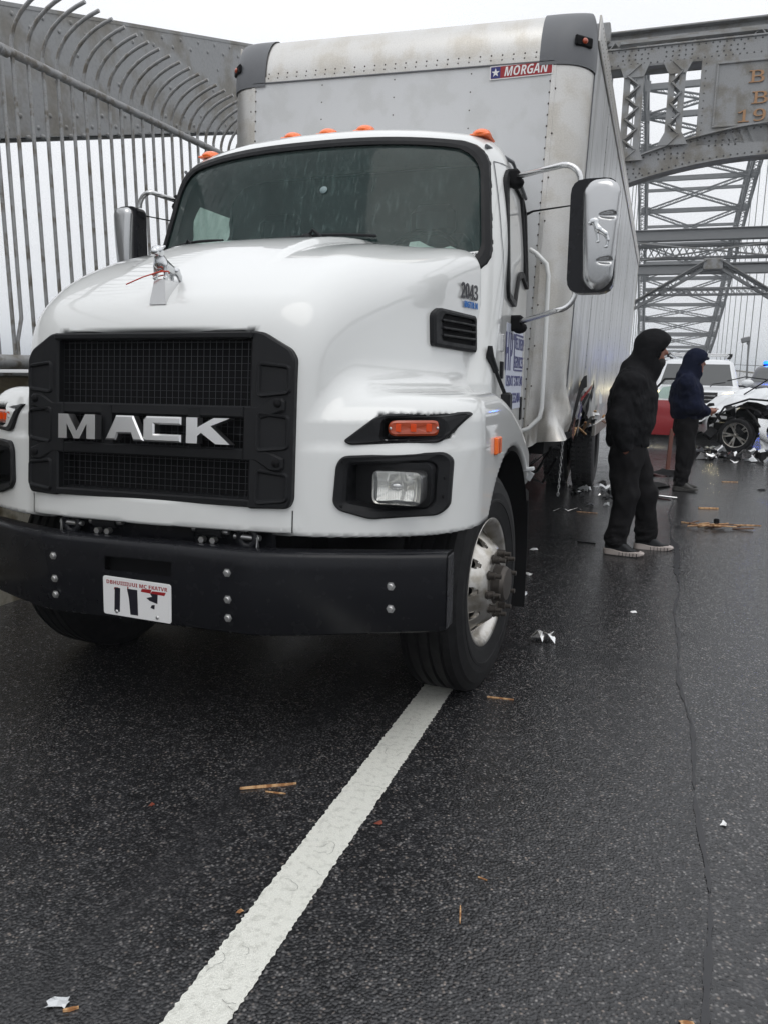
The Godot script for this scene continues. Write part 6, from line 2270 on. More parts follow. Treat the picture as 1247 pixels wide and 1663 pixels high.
		var sh := put("shoe", nets(shape, c0, c1, 0.0095, 1.2), shoe_mat, o)
		put("sole", nets(sole, c0, c1, 0.0085, 1.2), sole_mat, sh)
		var gr := MB.new()
		for k in 6: gr.box(Vector3(0.004, 0.03, 0.13), heel + fwd * (len * (0.42 + 0.09 * k)) + Vector3(0, 0.018, 0), 0.0, Basis(fwd, Vector3.UP, sdw))
		gr.box(Vector3(0.014, 0.036, 0.112), heel + fwd * len * 0.27 + Vector3(0, 0.026, 0), 0.0, Basis(fwd, Vector3.UP, sdw))
		put("sole_groove", gr.done(), M.dark, sh).set_meta("kind", "stuff")
		var lc := MB.new()
		for k in 4:
			var c := heel + fwd * len * (0.42 + 0.07 * k) + Vector3(0, 0.112 - 0.013 * k, 0)
			lc.tube([c - sdw * 0.026, c + Vector3(0, 0.008, 0), c + sdw * 0.026], 0.003, 4)
		put("lace", lc.done(), M.shoe_grey, sh).set_meta("kind", "stuff")

func make_people() -> void:
	fold.seed = 12
	fold.frequency = 0.5
	fold.fractal_octaves = 2
	var a := thing("person", "person in black hooded jacket and white soled trainers, hand in pocket, beside the lorry", "person", on_road(-0.13, -6.80))
	figure(a, {"head": Vector3(0.055, 1.690, 0), "neck": Vector3(-0.055, 1.525, 0), "chest": Vector3(-0.060, 1.36, 0), "belly": Vector3(-0.070, 1.15, 0), "hem": Vector3(-0.078, 0.965, 0), "pelvis": Vector3(-0.075, 0.90, 0),
		"arm_r": [Vector3(-0.085, 1.430, 0.20), Vector3(-0.150, 1.135, 0.275), Vector3(-0.085, 0.885, 0.212)], "arm_l": [Vector3(-0.03, 1.430, -0.20), Vector3(-0.09, 1.135, -0.28), Vector3(-0.05, 0.90, -0.20)],
		"leg_r": [Vector3(-0.095, 0.86, 0.09), Vector3(-0.058, 0.49, 0.11), Vector3(-0.110, 0.105, 0.12)], "leg_l": [Vector3(-0.045, 0.86, -0.09), Vector3(0.090, 0.49, -0.17), Vector3(0.125, 0.105, -0.21)],
		"toe_r": Vector3(0.115, 0.04, 0.15), "toe_l": Vector3(0.350, 0.04, -0.22), "hand_dir": Vector3(0.22, -0.85, -0.50).normalized()}, M.cloth_black, M.cloth_grey, M.sole, M.shoe, false)
	var bd := MB.new()
	bd.ball(Vector3(0.055, 1.690, 0) + Vector3(0.062, -0.100, 0), Vector3(0.052, 0.052, 0.058), 14, 8)
	put("beard", bd.done(), M.beard, a)
	put("drawstring", MB.new().tube([Vector3(0.105, 1.56, 0.03), Vector3(0.135, 1.535, 0.03), Vector3(0.150, 1.545, 0.03), Vector3(0.152, 1.575, 0.03)], 0.004, 6).done(), M.cloth_black, a)
	var b := thing("person", "person in a dark navy hoodie and black trousers, seen beside the red door", "person", on_road(0.375, -10.55), 0.12)
	figure(b, {"head": Vector3(0.030, 1.60, 0), "neck": Vector3(-0.050, 1.43, 0), "chest": Vector3(-0.050, 1.27, 0), "belly": Vector3(-0.035, 1.10, 0), "hem": Vector3(-0.022, 0.97, 0), "pelvis": Vector3(-0.015, 0.86, 0),
		"arm_r": [Vector3(-0.07, 1.345, 0.21), Vector3(0.03, 1.055, 0.26), Vector3(0.205, 1.00, 0.10)], "arm_l": [Vector3(-0.05, 1.345, -0.21), Vector3(0.04, 1.055, -0.24), Vector3(0.21, 1.01, -0.06)],
		"leg_r": [Vector3(-0.015, 0.82, 0.10), Vector3(-0.01, 0.46, 0.11), Vector3(-0.03, 0.105, 0.11)], "leg_l": [Vector3(0.0, 0.82, -0.10), Vector3(0.03, 0.46, -0.11), Vector3(0.005, 0.105, -0.12)],
		"toe_r": Vector3(0.17, 0.04, 0.14), "toe_l": Vector3(0.20, 0.04, -0.15), "hand_dir": Vector3(0.97, 0.10, -0.2).normalized()}, M.cloth_navy, M.cloth_grey, M.shoe_grey, M.shoe_grey, true)
	put("hood_peak", MB.new().ball(Vector3(0.160, 1.645, 0), Vector3(0.035, 0.018, 0.06), 10, 6).done(), M.cloth_navy, b)
# ---------------------------------------------------------------- vehicles behind
func car_wheel(o: Node3D, c: Vector3, axis: Vector3, r: float, m: Material, called := "wheel") -> void:
	var w := Node3D.new()
	var n := called
	var k0 := 0
	while o.has_node(n):
		k0 += 1
		n = "%s_%03d" % [called, k0]
	w.name = n
	o.add_child(w)
	w.position = c
	var x := axis.cross(Vector3.UP).normalized()
	var bs := Basis(x, axis, x.cross(axis))
	var xf := Transform3D(bs, Vector3.ZERO)
	put("tyre", MB.new().lathe([Vector2(r * 0.72, -0.09), Vector2(r * 0.9, -0.11), Vector2(r * 0.98, -0.095), Vector2(r, -0.07), Vector2(r, 0.07), Vector2(r * 0.98, 0.095), Vector2(r * 0.9, 0.11), Vector2(r * 0.72, 0.095)], 36, xf).done(), M.rubber, w)
	var rim := MB.new().lathe([Vector2(r * 0.72, -0.09), Vector2(r * 0.69, 0.06), Vector2(r * 0.74, 0.10), Vector2(r * 0.70, 0.085)], 36, xf)
	rim.lathe([Vector2(r * 0.14, 0.04), Vector2(r * 0.13, 0.075), Vector2(0, 0.08)], 14, xf)
	for k in 5:
		for s in [-0.16, 0.16]:
			var a := TAU * k / 5
			rim.bar(bs * Vector3(r * 0.10 * cos(a), 0.06, r * 0.10 * sin(a)), bs * Vector3(r * 0.70 * cos(a + s), 0.075, r * 0.70 * sin(a + s)), 0.028, 0.022, axis)
	put("rim", rim.done(), m, w)
	put("brake", MB.new().lathe([Vector2(r * 0.6, -0.02), Vector2(r * 0.6, 0.0), Vector2(0, 0.0)], 24, xf).done(), M.dark, w)

# a car body facing +z, its middle at x = 0, wheels on the ground
func car_shape(half: float, long: float, bon: float, roof: float, nose: float, ws0: float, ws1: float, rear: float) -> Callable:
	return func(p: Vector3) -> float:
		var a := absf(p.x)
		var s := -p.z
		var low := smax(smax(a - half + 0.10 * maxf(0.0, p.y - bon + 0.15), p.y - (bon + 0.08 * smoothstep(0.0, 1.2, s)), 0.12), smax(0.10 * a * a + nose * pow(maxf(p.y - 0.5, 0.0), 2.0) - s, s - long, 0.1), 0.22)
		low = smax(low, 0.26 - p.y, 0.06)
		var f := clampf((p.y - bon) / (roof - bon), -0.2, 1.0)
		var cabn := smax(smax(a - (half - 0.06 - 0.17 * f), p.y - roof + 0.05 * a * a, 0.14), smax((lerpf(ws0, ws1, f) + 0.14 * a * a - s) * 0.75, (s - lerpf(rear + 0.25, rear, f)) * 0.9, 0.1), 0.12)
		var d := smin(low, cabn, 0.04)
		for wz in [0.85, long - 0.95]:
			d = smax(d, -maxf(sqrt(pow(s - wz, 2.0) + pow(p.y - 0.36, 2.0)) - 0.42, 0.45 - a), 0.02)
		return d

func car_pane(f: Callable, pts: Array, axis: int, sg := 1.0, lift := 0.006) -> ArrayMesh:
	# quad (x or s, y) corners laid on the body; axis 0: seen from the front, 1: from the side
	var mb := MB.new()
	var rows := []
	for j in 7:
		var row := []
		for i in 9:
			var q: Vector2 = pts[0].lerp(pts[1], i / 8.0).lerp(pts[3].lerp(pts[2], i / 8.0), j / 6.0)
			var lo := 0.0
			var hi := 3.0
			for k in 22:
				var m := (lo + hi) * 0.5
				var p := Vector3(q.x, q.y, -m + 0.2) if axis == 0 else Vector3((1.5 - m) * sg, q.y, -q.x)
				if f.call(p) - lift > 0.0: lo = m
				else: hi = m
			row.append(Vector3(q.x, q.y, -lo + 0.2) if axis == 0 else Vector3((1.5 - lo) * sg, q.y, -q.x))
		rows.append(row)
	mb.sheet(rows)
	return mb.done()

func make_cars() -> void:
	# ---- white SUV facing the viewer, lamps on
	var o := thing("white_suv", "white SUV facing the viewer, roof bars fitted and headlamps lit", "car", on_road(0.70, -17.6), -0.06)
	var f := car_shape(0.96, 4.6, 1.02, 1.72, 0.35, 1.05, 1.75, 4.3)
	put("body", nets(f, Vector3(-1.1, 0.1, -4.9), Vector3(1.1, 1.85, 0.3), 0.042, 1.2, true), M.car_white, o)
	put("windscreen", car_pane(f, [Vector2(-0.76, 1.13), Vector2(0.76, 1.13), Vector2(0.66, 1.60), Vector2(-0.66, 1.60)], 0), M.dark_glass, o)
	for sg in [-1.0, 1.0]:
		put("side_window", car_pane(f, [Vector2(1.75, 1.16), Vector2(2.75, 1.16), Vector2(2.75, 1.58), Vector2(2.15, 1.58)], 1, sg), M.dark_glass, o)
		put("side_window", car_pane(f, [Vector2(2.85, 1.16), Vector2(3.95, 1.16), Vector2(3.70, 1.58), Vector2(2.85, 1.58)], 1, sg), M.dark_glass, o)
		put("roof_bar", MB.new().bar(Vector3(0.62 * sg, 1.80, -1.95), Vector3(0.60 * sg, 1.80, -3.9), 0.05, 0.035, Vector3.UP, 0.01).done(), M.chrome_dull, o)
		var mr := put("door_mirror", MB.new().ball(Vector3(1.06 * sg, 1.20, -1.60), Vector3(0.13, 0.085, 0.07), 12, 7).done(), M.car_white, o)
		put("mirror_foot", MB.new().box(Vector3(0.16, 0.04, 0.06), Vector3(0.95 * sg, 1.13, -1.60), 0.01).done(), M.black, mr)
		var hl := put("headlight", car_pane(f, [Vector2(0.50 * sg, 0.88), Vector2(0.86 * sg, 0.92), Vector2(0.84 * sg, 1.05), Vector2(0.52 * sg, 1.0)], 0, 1.0, 0.012), M.lens, o)
		put("lit_lamp", car_pane(f, [Vector2(0.58 * sg, 0.91), Vector2(0.76 * sg, 0.93), Vector2(0.75 * sg, 1.01), Vector2(0.58 * sg, 0.99)], 0, 1.0, 0.02), M.head_lit, hl)
		put("fog_trim", car_pane(f, [Vector2(0.52 * sg, 0.46), Vector2(0.84 * sg, 0.52), Vector2(0.82 * sg, 0.66), Vector2(0.58 * sg, 0.64)], 0, 1.0, 0.012), M.black, o)
		put("fog_bar", MB.new().bar(Vector3(0.80 * sg, 0.50, 0.02), Vector3(0.80 * sg, 0.68, -0.02), 0.03, 0.03).done(), M.chrome_dull, o)
		for wz in [0.85, 3.65]: car_wheel(o, Vector3(0.86 * sg, 0.36, -wz), Vector3(sg, 0, 0), 0.36, M.chrome_dull)
		var sp := SpotLight3D.new()
		sp.name = "headlight_beam"
		sp.light_energy = 0.35
		sp.light_color = Color(1.0, 0.94, 0.75)
		sp.light_size = 0.06
		sp.spot_angle = 40.0
		sp.spot_range = 40.0
		sp.spot_attenuation = 2.0
		sp.shadow_enabled = true
		sp.position = Vector3(0.67 * sg, 0.96, 0.16)
		sp.rotation_degrees = Vector3(-5, 180, 0)
		o.add_child(sp)
	for s in [-2.3, -3.5]:
		put("roof_rack", MB.new().bar(Vector3(-0.72, 1.84, s), Vector3(0.72, 1.84, s), 0.07, 0.035, Vector3.UP, 0.012).done(), M.chrome_dull, o)
		for sg in [-1.0, 1.0]: put("rack_foot", MB.new().box(Vector3(0.10, 0.09, 0.12), Vector3(0.66 * sg, 1.81, s), 0.02).done(), M.black, o)
	put("grille", car_pane(f, [Vector2(-0.46, 0.70), Vector2(0.46, 0.70), Vector2(0.46, 0.99), Vector2(-0.46, 0.99)], 0, 1.0, 0.012), M.black, o)
	for k in 3: put("grille_bar", MB.new().bar(Vector3(-0.42, 0.76 + 0.08 * k, 0.0 - 0.02 * k), Vector3(0.42, 0.76 + 0.08 * k, 0.0 - 0.02 * k), 0.02, 0.02).done(), M.chrome_dull, o)
	put("lower_grille", car_pane(f, [Vector2(-0.5, 0.36), Vector2(0.5, 0.36), Vector2(0.48, 0.55), Vector2(-0.48, 0.55)], 0, 1.0, 0.012), M.black, o)
	for e in [[-0.55, -0.05], [0.10, 0.60]]:
		put("wiper", MB.new().tube([Vector3(e[0] + 0.2, 1.10, -1.08), Vector3((e[0] + e[1]) * 0.5, 1.16, -1.10), Vector3(e[1], 1.20, -1.14)], 0.010, 5).done(), M.dark, o)
	# ---- the wreck in front of it: a white car with its front corner torn open
	var w := thing("wrecked_car", "wrecked white car with its wing torn off and engine bay open", "car", on_road(1.18, -16.25), -PI / 2 - 0.10)
	var g := car_shape(0.90, 4.4, 0.98, 1.46, 0.25, 1.2, 2.0, 3.9)
	var torn := func(p: Vector3) -> float:
		var d: float = g.call(p)
		if p.z > -1.45:
			var n := 0.10 * fold.get_noise_3d(p.x * 5.0, p.y * 6.0, p.z * 5.0)
			d = smax(d, p.z + 1.25 + n + 0.25 * (p.y - 0.6) + 0.15 * p.x, 0.03)
		return d
	put("body", nets(torn, Vector3(-1.0, 0.1, -4.7), Vector3(1.0, 1.6, 0.3), 0.042, 1.3), M.car_silver, w)
	for sg in [-1.0, 1.0]:
		put("side_window", car_pane(g, [Vector2(1.75, 1.06), Vector2(2.75, 1.06), Vector2(2.75, 1.36), Vector2(2.25, 1.36)], 1, sg), M.dark_glass, w)
		car_wheel(w, Vector3(0.80 * sg, 0.34, -3.45), Vector3(sg, 0, 0), 0.34, M.chrome_dull)
	# near front wheel, knocked outwards
	car_wheel(w, Vector3(0.92, 0.300, -0.30), Vector3(0.96, 0.05, 0.22).normalized(), 0.30, M.alloy)
	car_wheel(w, Vector3(-0.78, 0.335, -0.35), Vector3(-1, 0, 0), 0.335, M.chrome_dull)
	# crumpled bonnet thrown up and forward
	var rows := []
	for j in 13:
		var row := []
		for i in 15:
			var x := -0.86 + 1.72 * i / 14.0
			var s := -0.45 + 1.75 * j / 12.0
			var y := 0.90 + 0.22 * s - 0.15 * x - 0.05 * x * x + 0.045 * sin(x * 7.0 + s * 5.0) + 0.035 * sin(s * 11.0 - x * 4.0) - 0.10 * smoothstep(0.2, -0.45, s)
			row.append(Vector3(x + 0.03 * sin(s * 8.0), y, -s))
		rows.append(row)
	put("crumpled_bonnet", MB.new().sheet(rows).done(), M.car_white, w)
	var r := RandomNumberGenerator.new()
	r.seed = 41
	put("engine", MB.new().box(Vector3(0.9, 0.42, 0.6), Vector3(0.05, 0.56, -0.55), 0.05).box(Vector3(0.5, 0.2, 0.4), Vector3(-0.1, 0.80, -0.55), 0.04).done(), M.under, w)
	put("front_rail", MB.new().bar(Vector3(-0.55, 0.42, -1.4), Vector3(-0.62, 0.46, 0.05), 0.10, 0.12, Vector3.UP, 0.02).bar(Vector3(0.55, 0.42, -1.4), Vector3(0.50, 0.44, 0.1), 0.10, 0.12, Vector3.UP, 0.02).done(), M.under, w)
	for k in 78:
		var c := Vector3(r.randf_range(0.1, 1.02), r.randf_range(0.28, 0.76), r.randf_range(-1.3, 0.30))
		var d := Vector3(r.randf_range(-0.15, 0.25), r.randf_range(-0.25, 0.2), r.randf_range(-0.3, 0.3))
		if k % 3 == 0:
			put("bent_pipe", MB.new().tube([c, c + d * 0.6, c + d + Vector3(r.randf_range(-0.15, 0.15), r.randf_range(-0.2, 0.1), r.randf_range(-0.1, 0.1))], r.randf_range(0.010, 0.03), 6).done(), [M.under, M.wire, M.dark][k / 3 % 3], w)
		elif k % 3 == 1:
			put("engine_part", MB.new().box(Vector3(r.randf_range(0.06, 0.2), r.randf_range(0.05, 0.18), r.randf_range(0.06, 0.22)), c, 0.012, Basis(Vector3(r.randf(), r.randf(), r.randf()).normalized(), r.randf() * 3.0)).done(), [M.under, M.dark, M.wire][k % 3 if k % 2 else 0], w)
		else:
			var sm := MB.new().flat()
			var e2 := Vector3(r.randf_range(-0.15, 0.15), r.randf_range(-0.15, 0.15), r.randf_range(-0.15, 0.15))
			sm.quad(c, c + d * 0.7, c + d * 0.8 + e2, c + e2 * 0.8)
			put("bent_sheet", sm.done(), [M.under, M.dark, M.car_silver, M.dark, M.foil, M.under, M.wire][k % 7], w)
	# arch of the inner wing over the wheel and hanging plastic beside it
	var aw := []
	for k in 11:
		var a := deg_to_rad(5.0 + 170.0 * k / 10.0)
		aw.append([Vector3(0.93, 0.36 + 0.44 * sin(a), -0.36 + 0.46 * cos(a)), Vector3(0.60, 0.38 + 0.46 * sin(a), -0.36 + 0.46 * cos(a))])
	put("inner_wing", MB.new().sheet(aw).done(), M.under, w)
	put("wing_edge", MB.new().tube([Vector3(0.94, 0.50, 0.10), Vector3(0.95, 0.80, -0.06), Vector3(0.95, 0.95, -0.45), Vector3(0.94, 0.92, -0.95), Vector3(0.93, 0.70, -1.25)], 0.02, 6).done(), M.black, w)
	var cl := []
	for k in 7:
		var a := k / 6.0
		cl.append([Vector3(1.02 + 0.05 * sin(a * 4.0), 0.62 - 0.55 * a, -0.62 - 0.10 * a), Vector3(1.04, 0.60 - 0.52 * a, -0.86 + 0.08 * a + 0.06 * sin(a * 5.0))])
	put("hanging_liner", MB.new().sheet(cl).done(), M.foil, w)
	# its loose bumper with one lamp opening, lying against the nose
	var bl := []
	for j in 6:
		var row := []
		for i in 15:
			var x := 0.88 - 1.7 * i / 14.0
			var yy := 0.30 + 0.09 * j
			row.append(Vector3(x, yy + 0.10 * (0.88 - x) * 0.3, 0.42 - 0.22 * pow(absf(x) / 0.9, 2.4) - 0.10 * pow((j - 2.0) / 3.0, 2.0) + 0.02 * sin(i * 1.7)))
		bl.append(row)
	put("loose_bumper", MB.new().sheet(bl).done(), M.car_white, w)
	put("lamp_opening", MB.new().prism(rpoly([Vector2(0.80, 0.46), Vector2(0.42, 0.50), Vector2(0.45, 0.64), Vector2(0.78, 0.66)], 0.03), 0.30, 0.435).done(), M.dark, w)
	put("lamp_trim", MB.new().tube([Vector3(0.46, 0.62, 0.43), Vector3(0.44, 0.52, 0.45), Vector3(0.60, 0.49, 0.44)], 0.014, 6).done(), M.chrome_dull, w)
	# a torn wiper and strip standing over the bonnet
	put("bent_wiper", MB.new().tube([Vector3(0.45, 1.02, -0.35), Vector3(0.42, 1.32, -0.75), Vector3(0.44, 1.36, -1.2), Vector3(0.5, 1.28, -1.75), Vector3(0.55, 1.16, -2.4)], 0.013, 6).tube([Vector3(0.43, 1.30, -0.70), Vector3(0.43, 1.34, -0.35), Vector3(0.43, 1.26, -0.05)], 0.010, 5).done(), M.dark, w)
	# ---- red car, its door standing open, mostly hidden
	var rc := thing("red_car", "red car with its front door hanging open behind the two people", "car", on_road(-1.75, -17.2), PI / 2 + 0.05)
	var h := car_shape(0.88, 4.3, 0.95, 1.45, 0.25, 1.15, 1.9, 3.8)
	put("body", nets(h, Vector3(-1.0, 0.1, -4.6), Vector3(1.0, 1.6, 0.3), 0.05, 1.2, true), M.car_red, rc)
	put("windscreen", car_pane(h, [Vector2(-0.66, 1.02), Vector2(0.66, 1.02), Vector2(0.58, 1.34), Vector2(-0.58, 1.34)], 0), M.dark_glass, rc)
	for sg in [-1.0, 1.0]:
		put("side_window", car_pane(h, [Vector2(1.75, 1.04), Vector2(3.6, 1.04), Vector2(3.3, 1.35), Vector2(2.15, 1.35)], 1, sg), M.dark_glass, rc)
		for wz in [0.85, 3.35]: car_wheel(rc, Vector3(0.80 * sg, 0.33, -wz), Vector3(sg, 0, 0), 0.33, M.chrome_dull)
	# door: skin, frame, glass and mirror; placed in the car's own axes
	var dd := Node3D.new()
	dd.name = "door"
	rc.add_child(dd)
	dd.transform = rc.transform.affine_inverse() * Transform3D(Basis(Vector3.UP, 0.10), on_road(-0.22, -15.9))
	var dk := []
	for j in 9:
		var row := []
		for i in 7:
			var x := 0.86 * i / 6.0
			var y := 0.22 + 0.66 * j / 8.0
			row.append(Vector3(x + (0.05 * (1.0 - j / 8.0) if i == 6 else 0.0), y, 0.055 * sin(PI * (0.15 + 0.75 * j / 8.0)) + (0.02 if j >= 6 else 0.0)))
		dk.append(row)
	put("door_skin", MB.new().sheet(dk).done(), M.car_red, dd)
	put("door_back", cbox(Vector3(0.84, 0.64, 0.05), Vector3(0.43, 0.55, -0.03), 0.01), M.dark, dd)
	put("window_frame", MB.new().tube([Vector3(0.02, 0.90, 0.02), Vector3(0.32, 1.28, -0.04), Vector3(0.82, 1.30, -0.04), Vector3(0.86, 0.90, 0.02)], 0.022, 8).bar(Vector3(0.60, 0.90, 0.0), Vector3(0.62, 1.28, -0.03), 0.07, 0.02, Vector3.RIGHT).done(), M.black, dd)
	put("door_pillar", MB.new().bar(Vector3(0.72, 0.88, 0.01), Vector3(0.72, 1.26, -0.03), 0.10, 0.03, Vector3.RIGHT).done(), M.car_red, dd)
	put("door_glass", MB.new().prism(PackedVector2Array([Vector2(0.10, 0.90), Vector2(0.66, 0.90), Vector2(0.66, 1.27), Vector2(0.35, 1.26)]), -0.012, -0.008).done(), M.lens, dd)
	put("window_sheet", MB.new().prism(PackedVector2Array([Vector2(0.14, 0.92), Vector2(0.60, 0.90), Vector2(0.60, 1.18), Vector2(0.30, 1.12)]), -0.06, -0.05).done(), M.pale_green, dd)
	put("door_mirror", MB.new().ball(Vector3(-0.02, 0.98, 0.06), Vector3(0.11, 0.07, 0.06), 10, 6).done(), M.car_red, dd)
	# ---- police car at the right edge
	var pc := thing("police_car", "dark blue police car with a lit blue lamp on its roof", "car", on_road(3.15, -24.0), -0.15)
	var pf := car_shape(0.95, 4.8, 1.0, 1.58, 0.3, 1.1, 1.85, 4.3)
	put("body", nets(pf, Vector3(-1.1, 0.1, -5.1), Vector3(1.1, 1.75, 0.3), 0.06, 1.2, true), M.car_blue, pc)
	put("windscreen", car_pane(pf, [Vector2(-0.74, 1.10), Vector2(0.74, 1.10), Vector2(0.64, 1.46), Vector2(-0.64, 1.46)], 0), M.dark_glass, pc)
	for sg in [-1.0, 1.0]:
		put("side_window", car_pane(pf, [Vector2(1.8, 1.12), Vector2(4.0, 1.12), Vector2(3.7, 1.46), Vector2(2.2, 1.46)], 1, sg), M.dark_glass, pc)
		put("headlight", car_pane(pf, [Vector2(0.52 * sg, 0.78), Vector2(0.84 * sg, 0.80), Vector2(0.84 * sg, 0.92), Vector2(0.54 * sg, 0.90)], 0, 1.0, 0.012), M.lens, pc)
		for wz in [0.85, 3.85]: car_wheel(pc, Vector3(0.84 * sg, 0.36, -wz), Vector3(sg, 0, 0), 0.36, M.chrome_dull)
	put("push_bar", MB.new().tube([Vector3(-0.35, 0.35, 0.12), Vector3(-0.35, 0.85, 0.12), Vector3(0.35, 0.85, 0.12), Vector3(0.35, 0.35, 0.12)], 0.035, 8).done(), M.black, pc)
	put("light_bar", MB.new().box(Vector3(1.15, 0.06, 0.30), Vector3(0, 1.60, -2.4), 0.02).done(), M.dark, pc)
	for x in [-0.42, 0.42]: put("blue_lamp", MB.new().box(Vector3(0.30, 0.11, 0.28), Vector3(x, 1.67, -2.4), 0.03).done(), M.blue_lit, pc)
	put("white_lamp", MB.new().box(Vector3(0.45, 0.09, 0.26), Vector3(0, 1.67, -2.4), 0.03).done(), M.lens, pc)
	for x in [-0.42, 0.42]:
		var om := OmniLight3D.new()
		om.name = "blue_lamp_light"
		om.light_color = Color(0.15, 0.4, 1.0)
		om.light_energy = 0.2
		om.light_size = 0.1
		om.omni_range = 40.0
		om.omni_attenuation = 2.0
		om.shadow_enabled = true
		om.position = Vector3(x, 1.67, -2.2)
		pc.add_child(om)
# ---------------------------------------------------------------- debris on the road
func splinter(label: String, x: float, z: float, length: float, turn: float, wide := 0.012, m: Material = null, group := "") -> void:
	var t := thing("wood_splinter", label, "splinter", on_road(x, z), -turn, group)
	wide *= 0.8
	var mb := MB.new().flat()
	var n := 5
	var prev := []
	var r := RandomNumberGenerator.new()
	r.seed = int(absf(x) * 1000.0 + absf(z) * 77.0)
	for k in n + 1:
		var f := float(k) / n
		var w := wide * (0.5 + 0.5 * sin(PI * clampf(f * 0.85 + 0.12, 0.0, 1.0))) * r.randf_range(0.8, 1.1)
		var x0 := (f - 0.5) * length
		var dz := r.randf_range(-0.1, 0.1) * wide
		var ring := [Vector3(x0, 0.001, dz - w * 0.5), Vector3(x0, 0.001 + wide * 0.55, dz - w * 0.35), Vector3(x0, 0.001 + wide * 0.55, dz + w * 0.3), Vector3(x0, 0.001, dz + w * 0.5)]
		if prev: mb.sheet([prev, ring], true, false)
		prev = ring
	put("splinter", mb.done(), m if m else M.wood, t)

func scrap(called: String, label: String, cat: String, x: float, z: float, size: float, sd: int, m: Material, flat := 0.4, n := 4, group := "") -> void:
	# a crumpled piece: a few bent facets sharing edges
	var t := thing(called, label, cat, on_road(x, z), sd * 0.7, group)
	var r := RandomNumberGenerator.new()
	r.seed = sd
	var g := []
	for j in n + 1:
		var row := []
		for i in n + 1:
			row.append(Vector3((i / float(n) - 0.5) * size + r.randf_range(-0.12, 0.12) * size, 0.003 + r.randf() * size * flat, (j / float(n) - 0.5) * size * 0.6 + r.randf_range(-0.1, 0.1) * size))
		g.append(row)
	g[0][0].y = 0.002
	g[n][n].y = 0.002
	put("crumpled_piece", MB.new().sheet(g, false, false).done(), m, t)

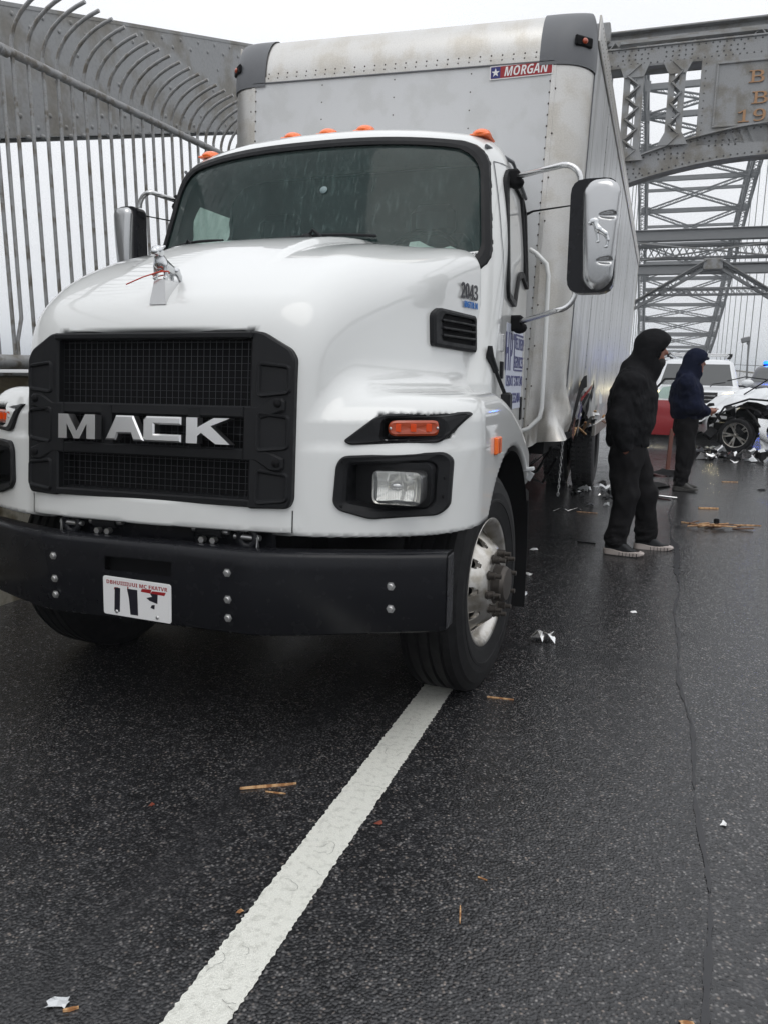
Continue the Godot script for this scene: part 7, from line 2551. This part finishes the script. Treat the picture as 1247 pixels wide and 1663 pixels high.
func make_debris() -> void:
	splinter("pale pine splinter, the long one lying left of the lane line", -1.235, -2.36, 0.205, -0.55, 0.015)
	splinter("short pine sliver leaning on the long splinter left of the line", -1.19, -2.33, 0.075, -0.18, 0.008)
	splinter("thin splinter lying in front of the front wheel", -0.59, -3.46, 0.125, -0.12, 0.012)
	splinter("straw coloured sliver standing lengthways, nearest on the right lane side", -0.41, -1.93, 0.075, 1.35, 0.007)
	splinter("tiny straw sliver lying across, just beyond the lengthways one", -0.385, -2.11, 0.03, 0.2, 0.006)
	scrap("foil_scrap", "crumpled silver foil lying beside the front wheel", "foil", -0.515, -4.34, 0.125, 5, M.foil, 0.5)
	scrap("plastic_shard", "flat white shard lying beyond the mud flap", "shard", -0.90, -6.55, 0.09, 6, M.print_white, 0.15, 2)
	scrap("plastic_shard", "small white shard just behind the mud flap, nearer than the flat one", "shard", -0.82, -5.75, 0.06, 8, M.print_white, 0.3, 2)
	scrap("plastic_shard", "grey shard touching the foot of the mud flap", "shard", -0.79, -5.22, 0.08, 9, M.car_silver, 0.3, 2)
	scrap("plastic_shard", "small pale shard alone on the open lane near the seam", "shard", -0.04, -5.1, 0.045, 10, M.print_white, 0.2, 2)
	scrap("plastic_bag", "clear torn wrapper with an orange sliver at the bottom left corner", "wrapper", -1.235, -1.29, 0.05, 14, M.car_silver, 0.12)
	splinter("short tan sliver on the torn wrapper, nearest the viewer", -1.195, -1.285, 0.035, -0.7, 0.012)
	splinter("small black plastic strip lying left of the long splinter", -1.66, -2.14, 0.055, 0.1, 0.008, M.dark)
	for q in [[-1.56, -2.11, 0.022, "reddish chip beside the black strip"], [-0.775, -2.27, 0.03, "rusty red chip lying right of the lane line"], [-0.99, -1.72, 0.02, "tan chip on the left edge of the lane line"], [0.33, -2.7, 0.03, "white chip lying on the right of the seam"], [0.18, -1.75, 0.03, "straw chip lying left of the seam near the viewer"]]:
		scrap("chip", q[3], "chip", q[0], q[1], q[2], int(q[2] * 3000.0 + absf(q[0]) * 100.0), mat(Color(0.45, 0.2, 0.13), 0.7) if "red" in q[3] else M.wood if not "white" in q[3] else M.print_white, 0.2, 2)
	# heap of splintered planks beyond the first person
	var hp := thing("splintered_heap", "heap of orange splintered planks on the right lane beyond the black clad person", "splintered wood", on_road(0.66, -8.18), 0.3)
	var r := RandomNumberGenerator.new()
	r.seed = 23
	for k in 17:
		var c := Vector3(r.randf_range(-0.26, 0.28), r.randf_range(0.012, 0.05), r.randf_range(-0.08, 0.08))
		var d := Vector3(r.randf_range(0.07, 0.24), r.randf_range(-0.015, 0.03), r.randf_range(-0.05, 0.07))
		put("plank_splinter", MB.new().bar(c - d * 0.5, c + d * 0.5, r.randf_range(0.010, 0.035), 0.009, Vector3.UP, 0.002).done(), M.wood if k % 4 else M.wood_dark, hp)
	put("black_clip", MB.new().box(Vector3(0.05, 0.05, 0.03), Vector3(-0.02, 0.07, 0), 0.008).done(), M.dark, hp)
	splinter("stray splinter lying left of the heap of planks", 0.40, -8.3, 0.17, 0.5, 0.02)
	splinter("stray splinter lying right of the heap of planks", 0.98, -8.45, 0.2, -0.2, 0.018)
	splinter("plank piece lying alone in the bright reflection", 0.63, -9.25, 0.22, -0.3, 0.035)
	splinter("reddish splinter lying before the wrecked wheel", 1.02, -11.5, 0.22, -0.35, 0.02)
	splinter("brown splinter at the right border of the road", 1.30, -8.4, 0.15, 0.3, 0.03)
	scrap("bent_strip", "bent dark metal strip beside the heel of the navy clad person", "metal strip", 0.15, -9.75, 0.22, 31, M.wire, 0.15, 2)
	put("hook_rod", MB.new().tube([Vector3(-0.15, 0.02, 0.05), Vector3(0.02, 0.03, -0.02), Vector3(0.10, 0.03, -0.03), Vector3(0.13, 0.025, 0.02), Vector3(0.08, 0.02, 0.06)], 0.012, 6).done(), M.chrome_dull, get_node("bent_strip"))
	scrap("black_panel", "black broken panel lying below the red door", "panel", 0.12, -11.8, 0.42, 32, M.dark, 0.22, 3)
	scrap("black_panel", "short black slab lying before the wrecked wheel", "panel", 1.58, -13.75, 0.28, 33, M.dark, 0.15, 2)
	scrap("plastic_shard", "white shard standing near the black slab", "shard", 1.27, -13.8, 0.17, 34, M.print_white, 0.5, 2)
	scrap("black_panel", "black rubber strip lying at the lower right of the wreck", "panel", 1.35, -10.9, 0.12, 37, M.dark, 0.15, 2)
	scrap("black_panel", "long black strip under the navy clad person's feet", "panel", 0.05, -10.7, 0.5, 38, M.dark, 0.05, 2)
	var rc := thing("rusted_bar", "rusty bent bar standing on the road behind the navy clad person", "metal bar", on_road(0.22, -12.3))
	put("bar", MB.new().bar(Vector3(0, 0.0, 0), Vector3(0.02, 0.62, -0.1), 0.06, 0.05, Vector3.BACK, 0.01).bar(Vector3(0.0, 0.01, 0), Vector3(0.10, 0.03, 0.4), 0.05, 0.04, Vector3.UP, 0.01).done(), mat(Color(0.42, 0.26, 0.22), 0.7), rc)
	# the litter of broken parts round the wreck, piece by piece
	var nm := ["grey", "black", "silver", "white"]
	for k in 40:
		var x := r.randf_range(0.4, 1.75)
		var z := -14.0 - r.randf() * 2.0
		scrap("crash_fragment", "broken %s fragment in the litter at the foot of the wreck" % nm[k % 4], "fragment", x, z, r.randf_range(0.10, 0.34), 60 + k, [M.wire, M.dark, M.foil, M.car_white][k % 4], r.randf_range(0.2, 0.7), 3, "%s fragments at the foot of the wreck" % nm[k % 4])
	for k in 22:
		var x := r.randf_range(-1.0, -0.35)
		var z := -8.6 - r.randf() * 1.7
		scrap("tyre_side_fragment", "torn %s fragment on the wet road before the rear wheels" % nm[k % 4], "fragment", x, z, r.randf_range(0.06, 0.2), 120 + k, [M.wire, M.dark, M.foil, M.car_silver][k % 4], r.randf_range(0.2, 0.7), 3, "%s fragments before the rear wheels" % nm[k % 4])
	var wr := thing("bent_wire", "bent pale wire lying on the road under the torn box side", "wire", on_road(-0.78, -8.45))
	put("wire", MB.new().tube([Vector3(-0.18, 0.01, 0.1), Vector3(-0.10, 0.05, 0.05), Vector3(-0.03, 0.02, 0.08), Vector3(0.06, 0.05, 0.0), Vector3(0.10, 0.03, 0.02)], 0.006, 5).done(), M.chrome_dull, wr)
	splinter("thin orange splinter at the end of the pale wire", -0.62, -8.47, 0.22, 0.0, 0.012)
	splinter("black strip lying behind the heel of the black clad person", -0.50, -7.0, 0.16, 0.1, 0.025, M.dark)
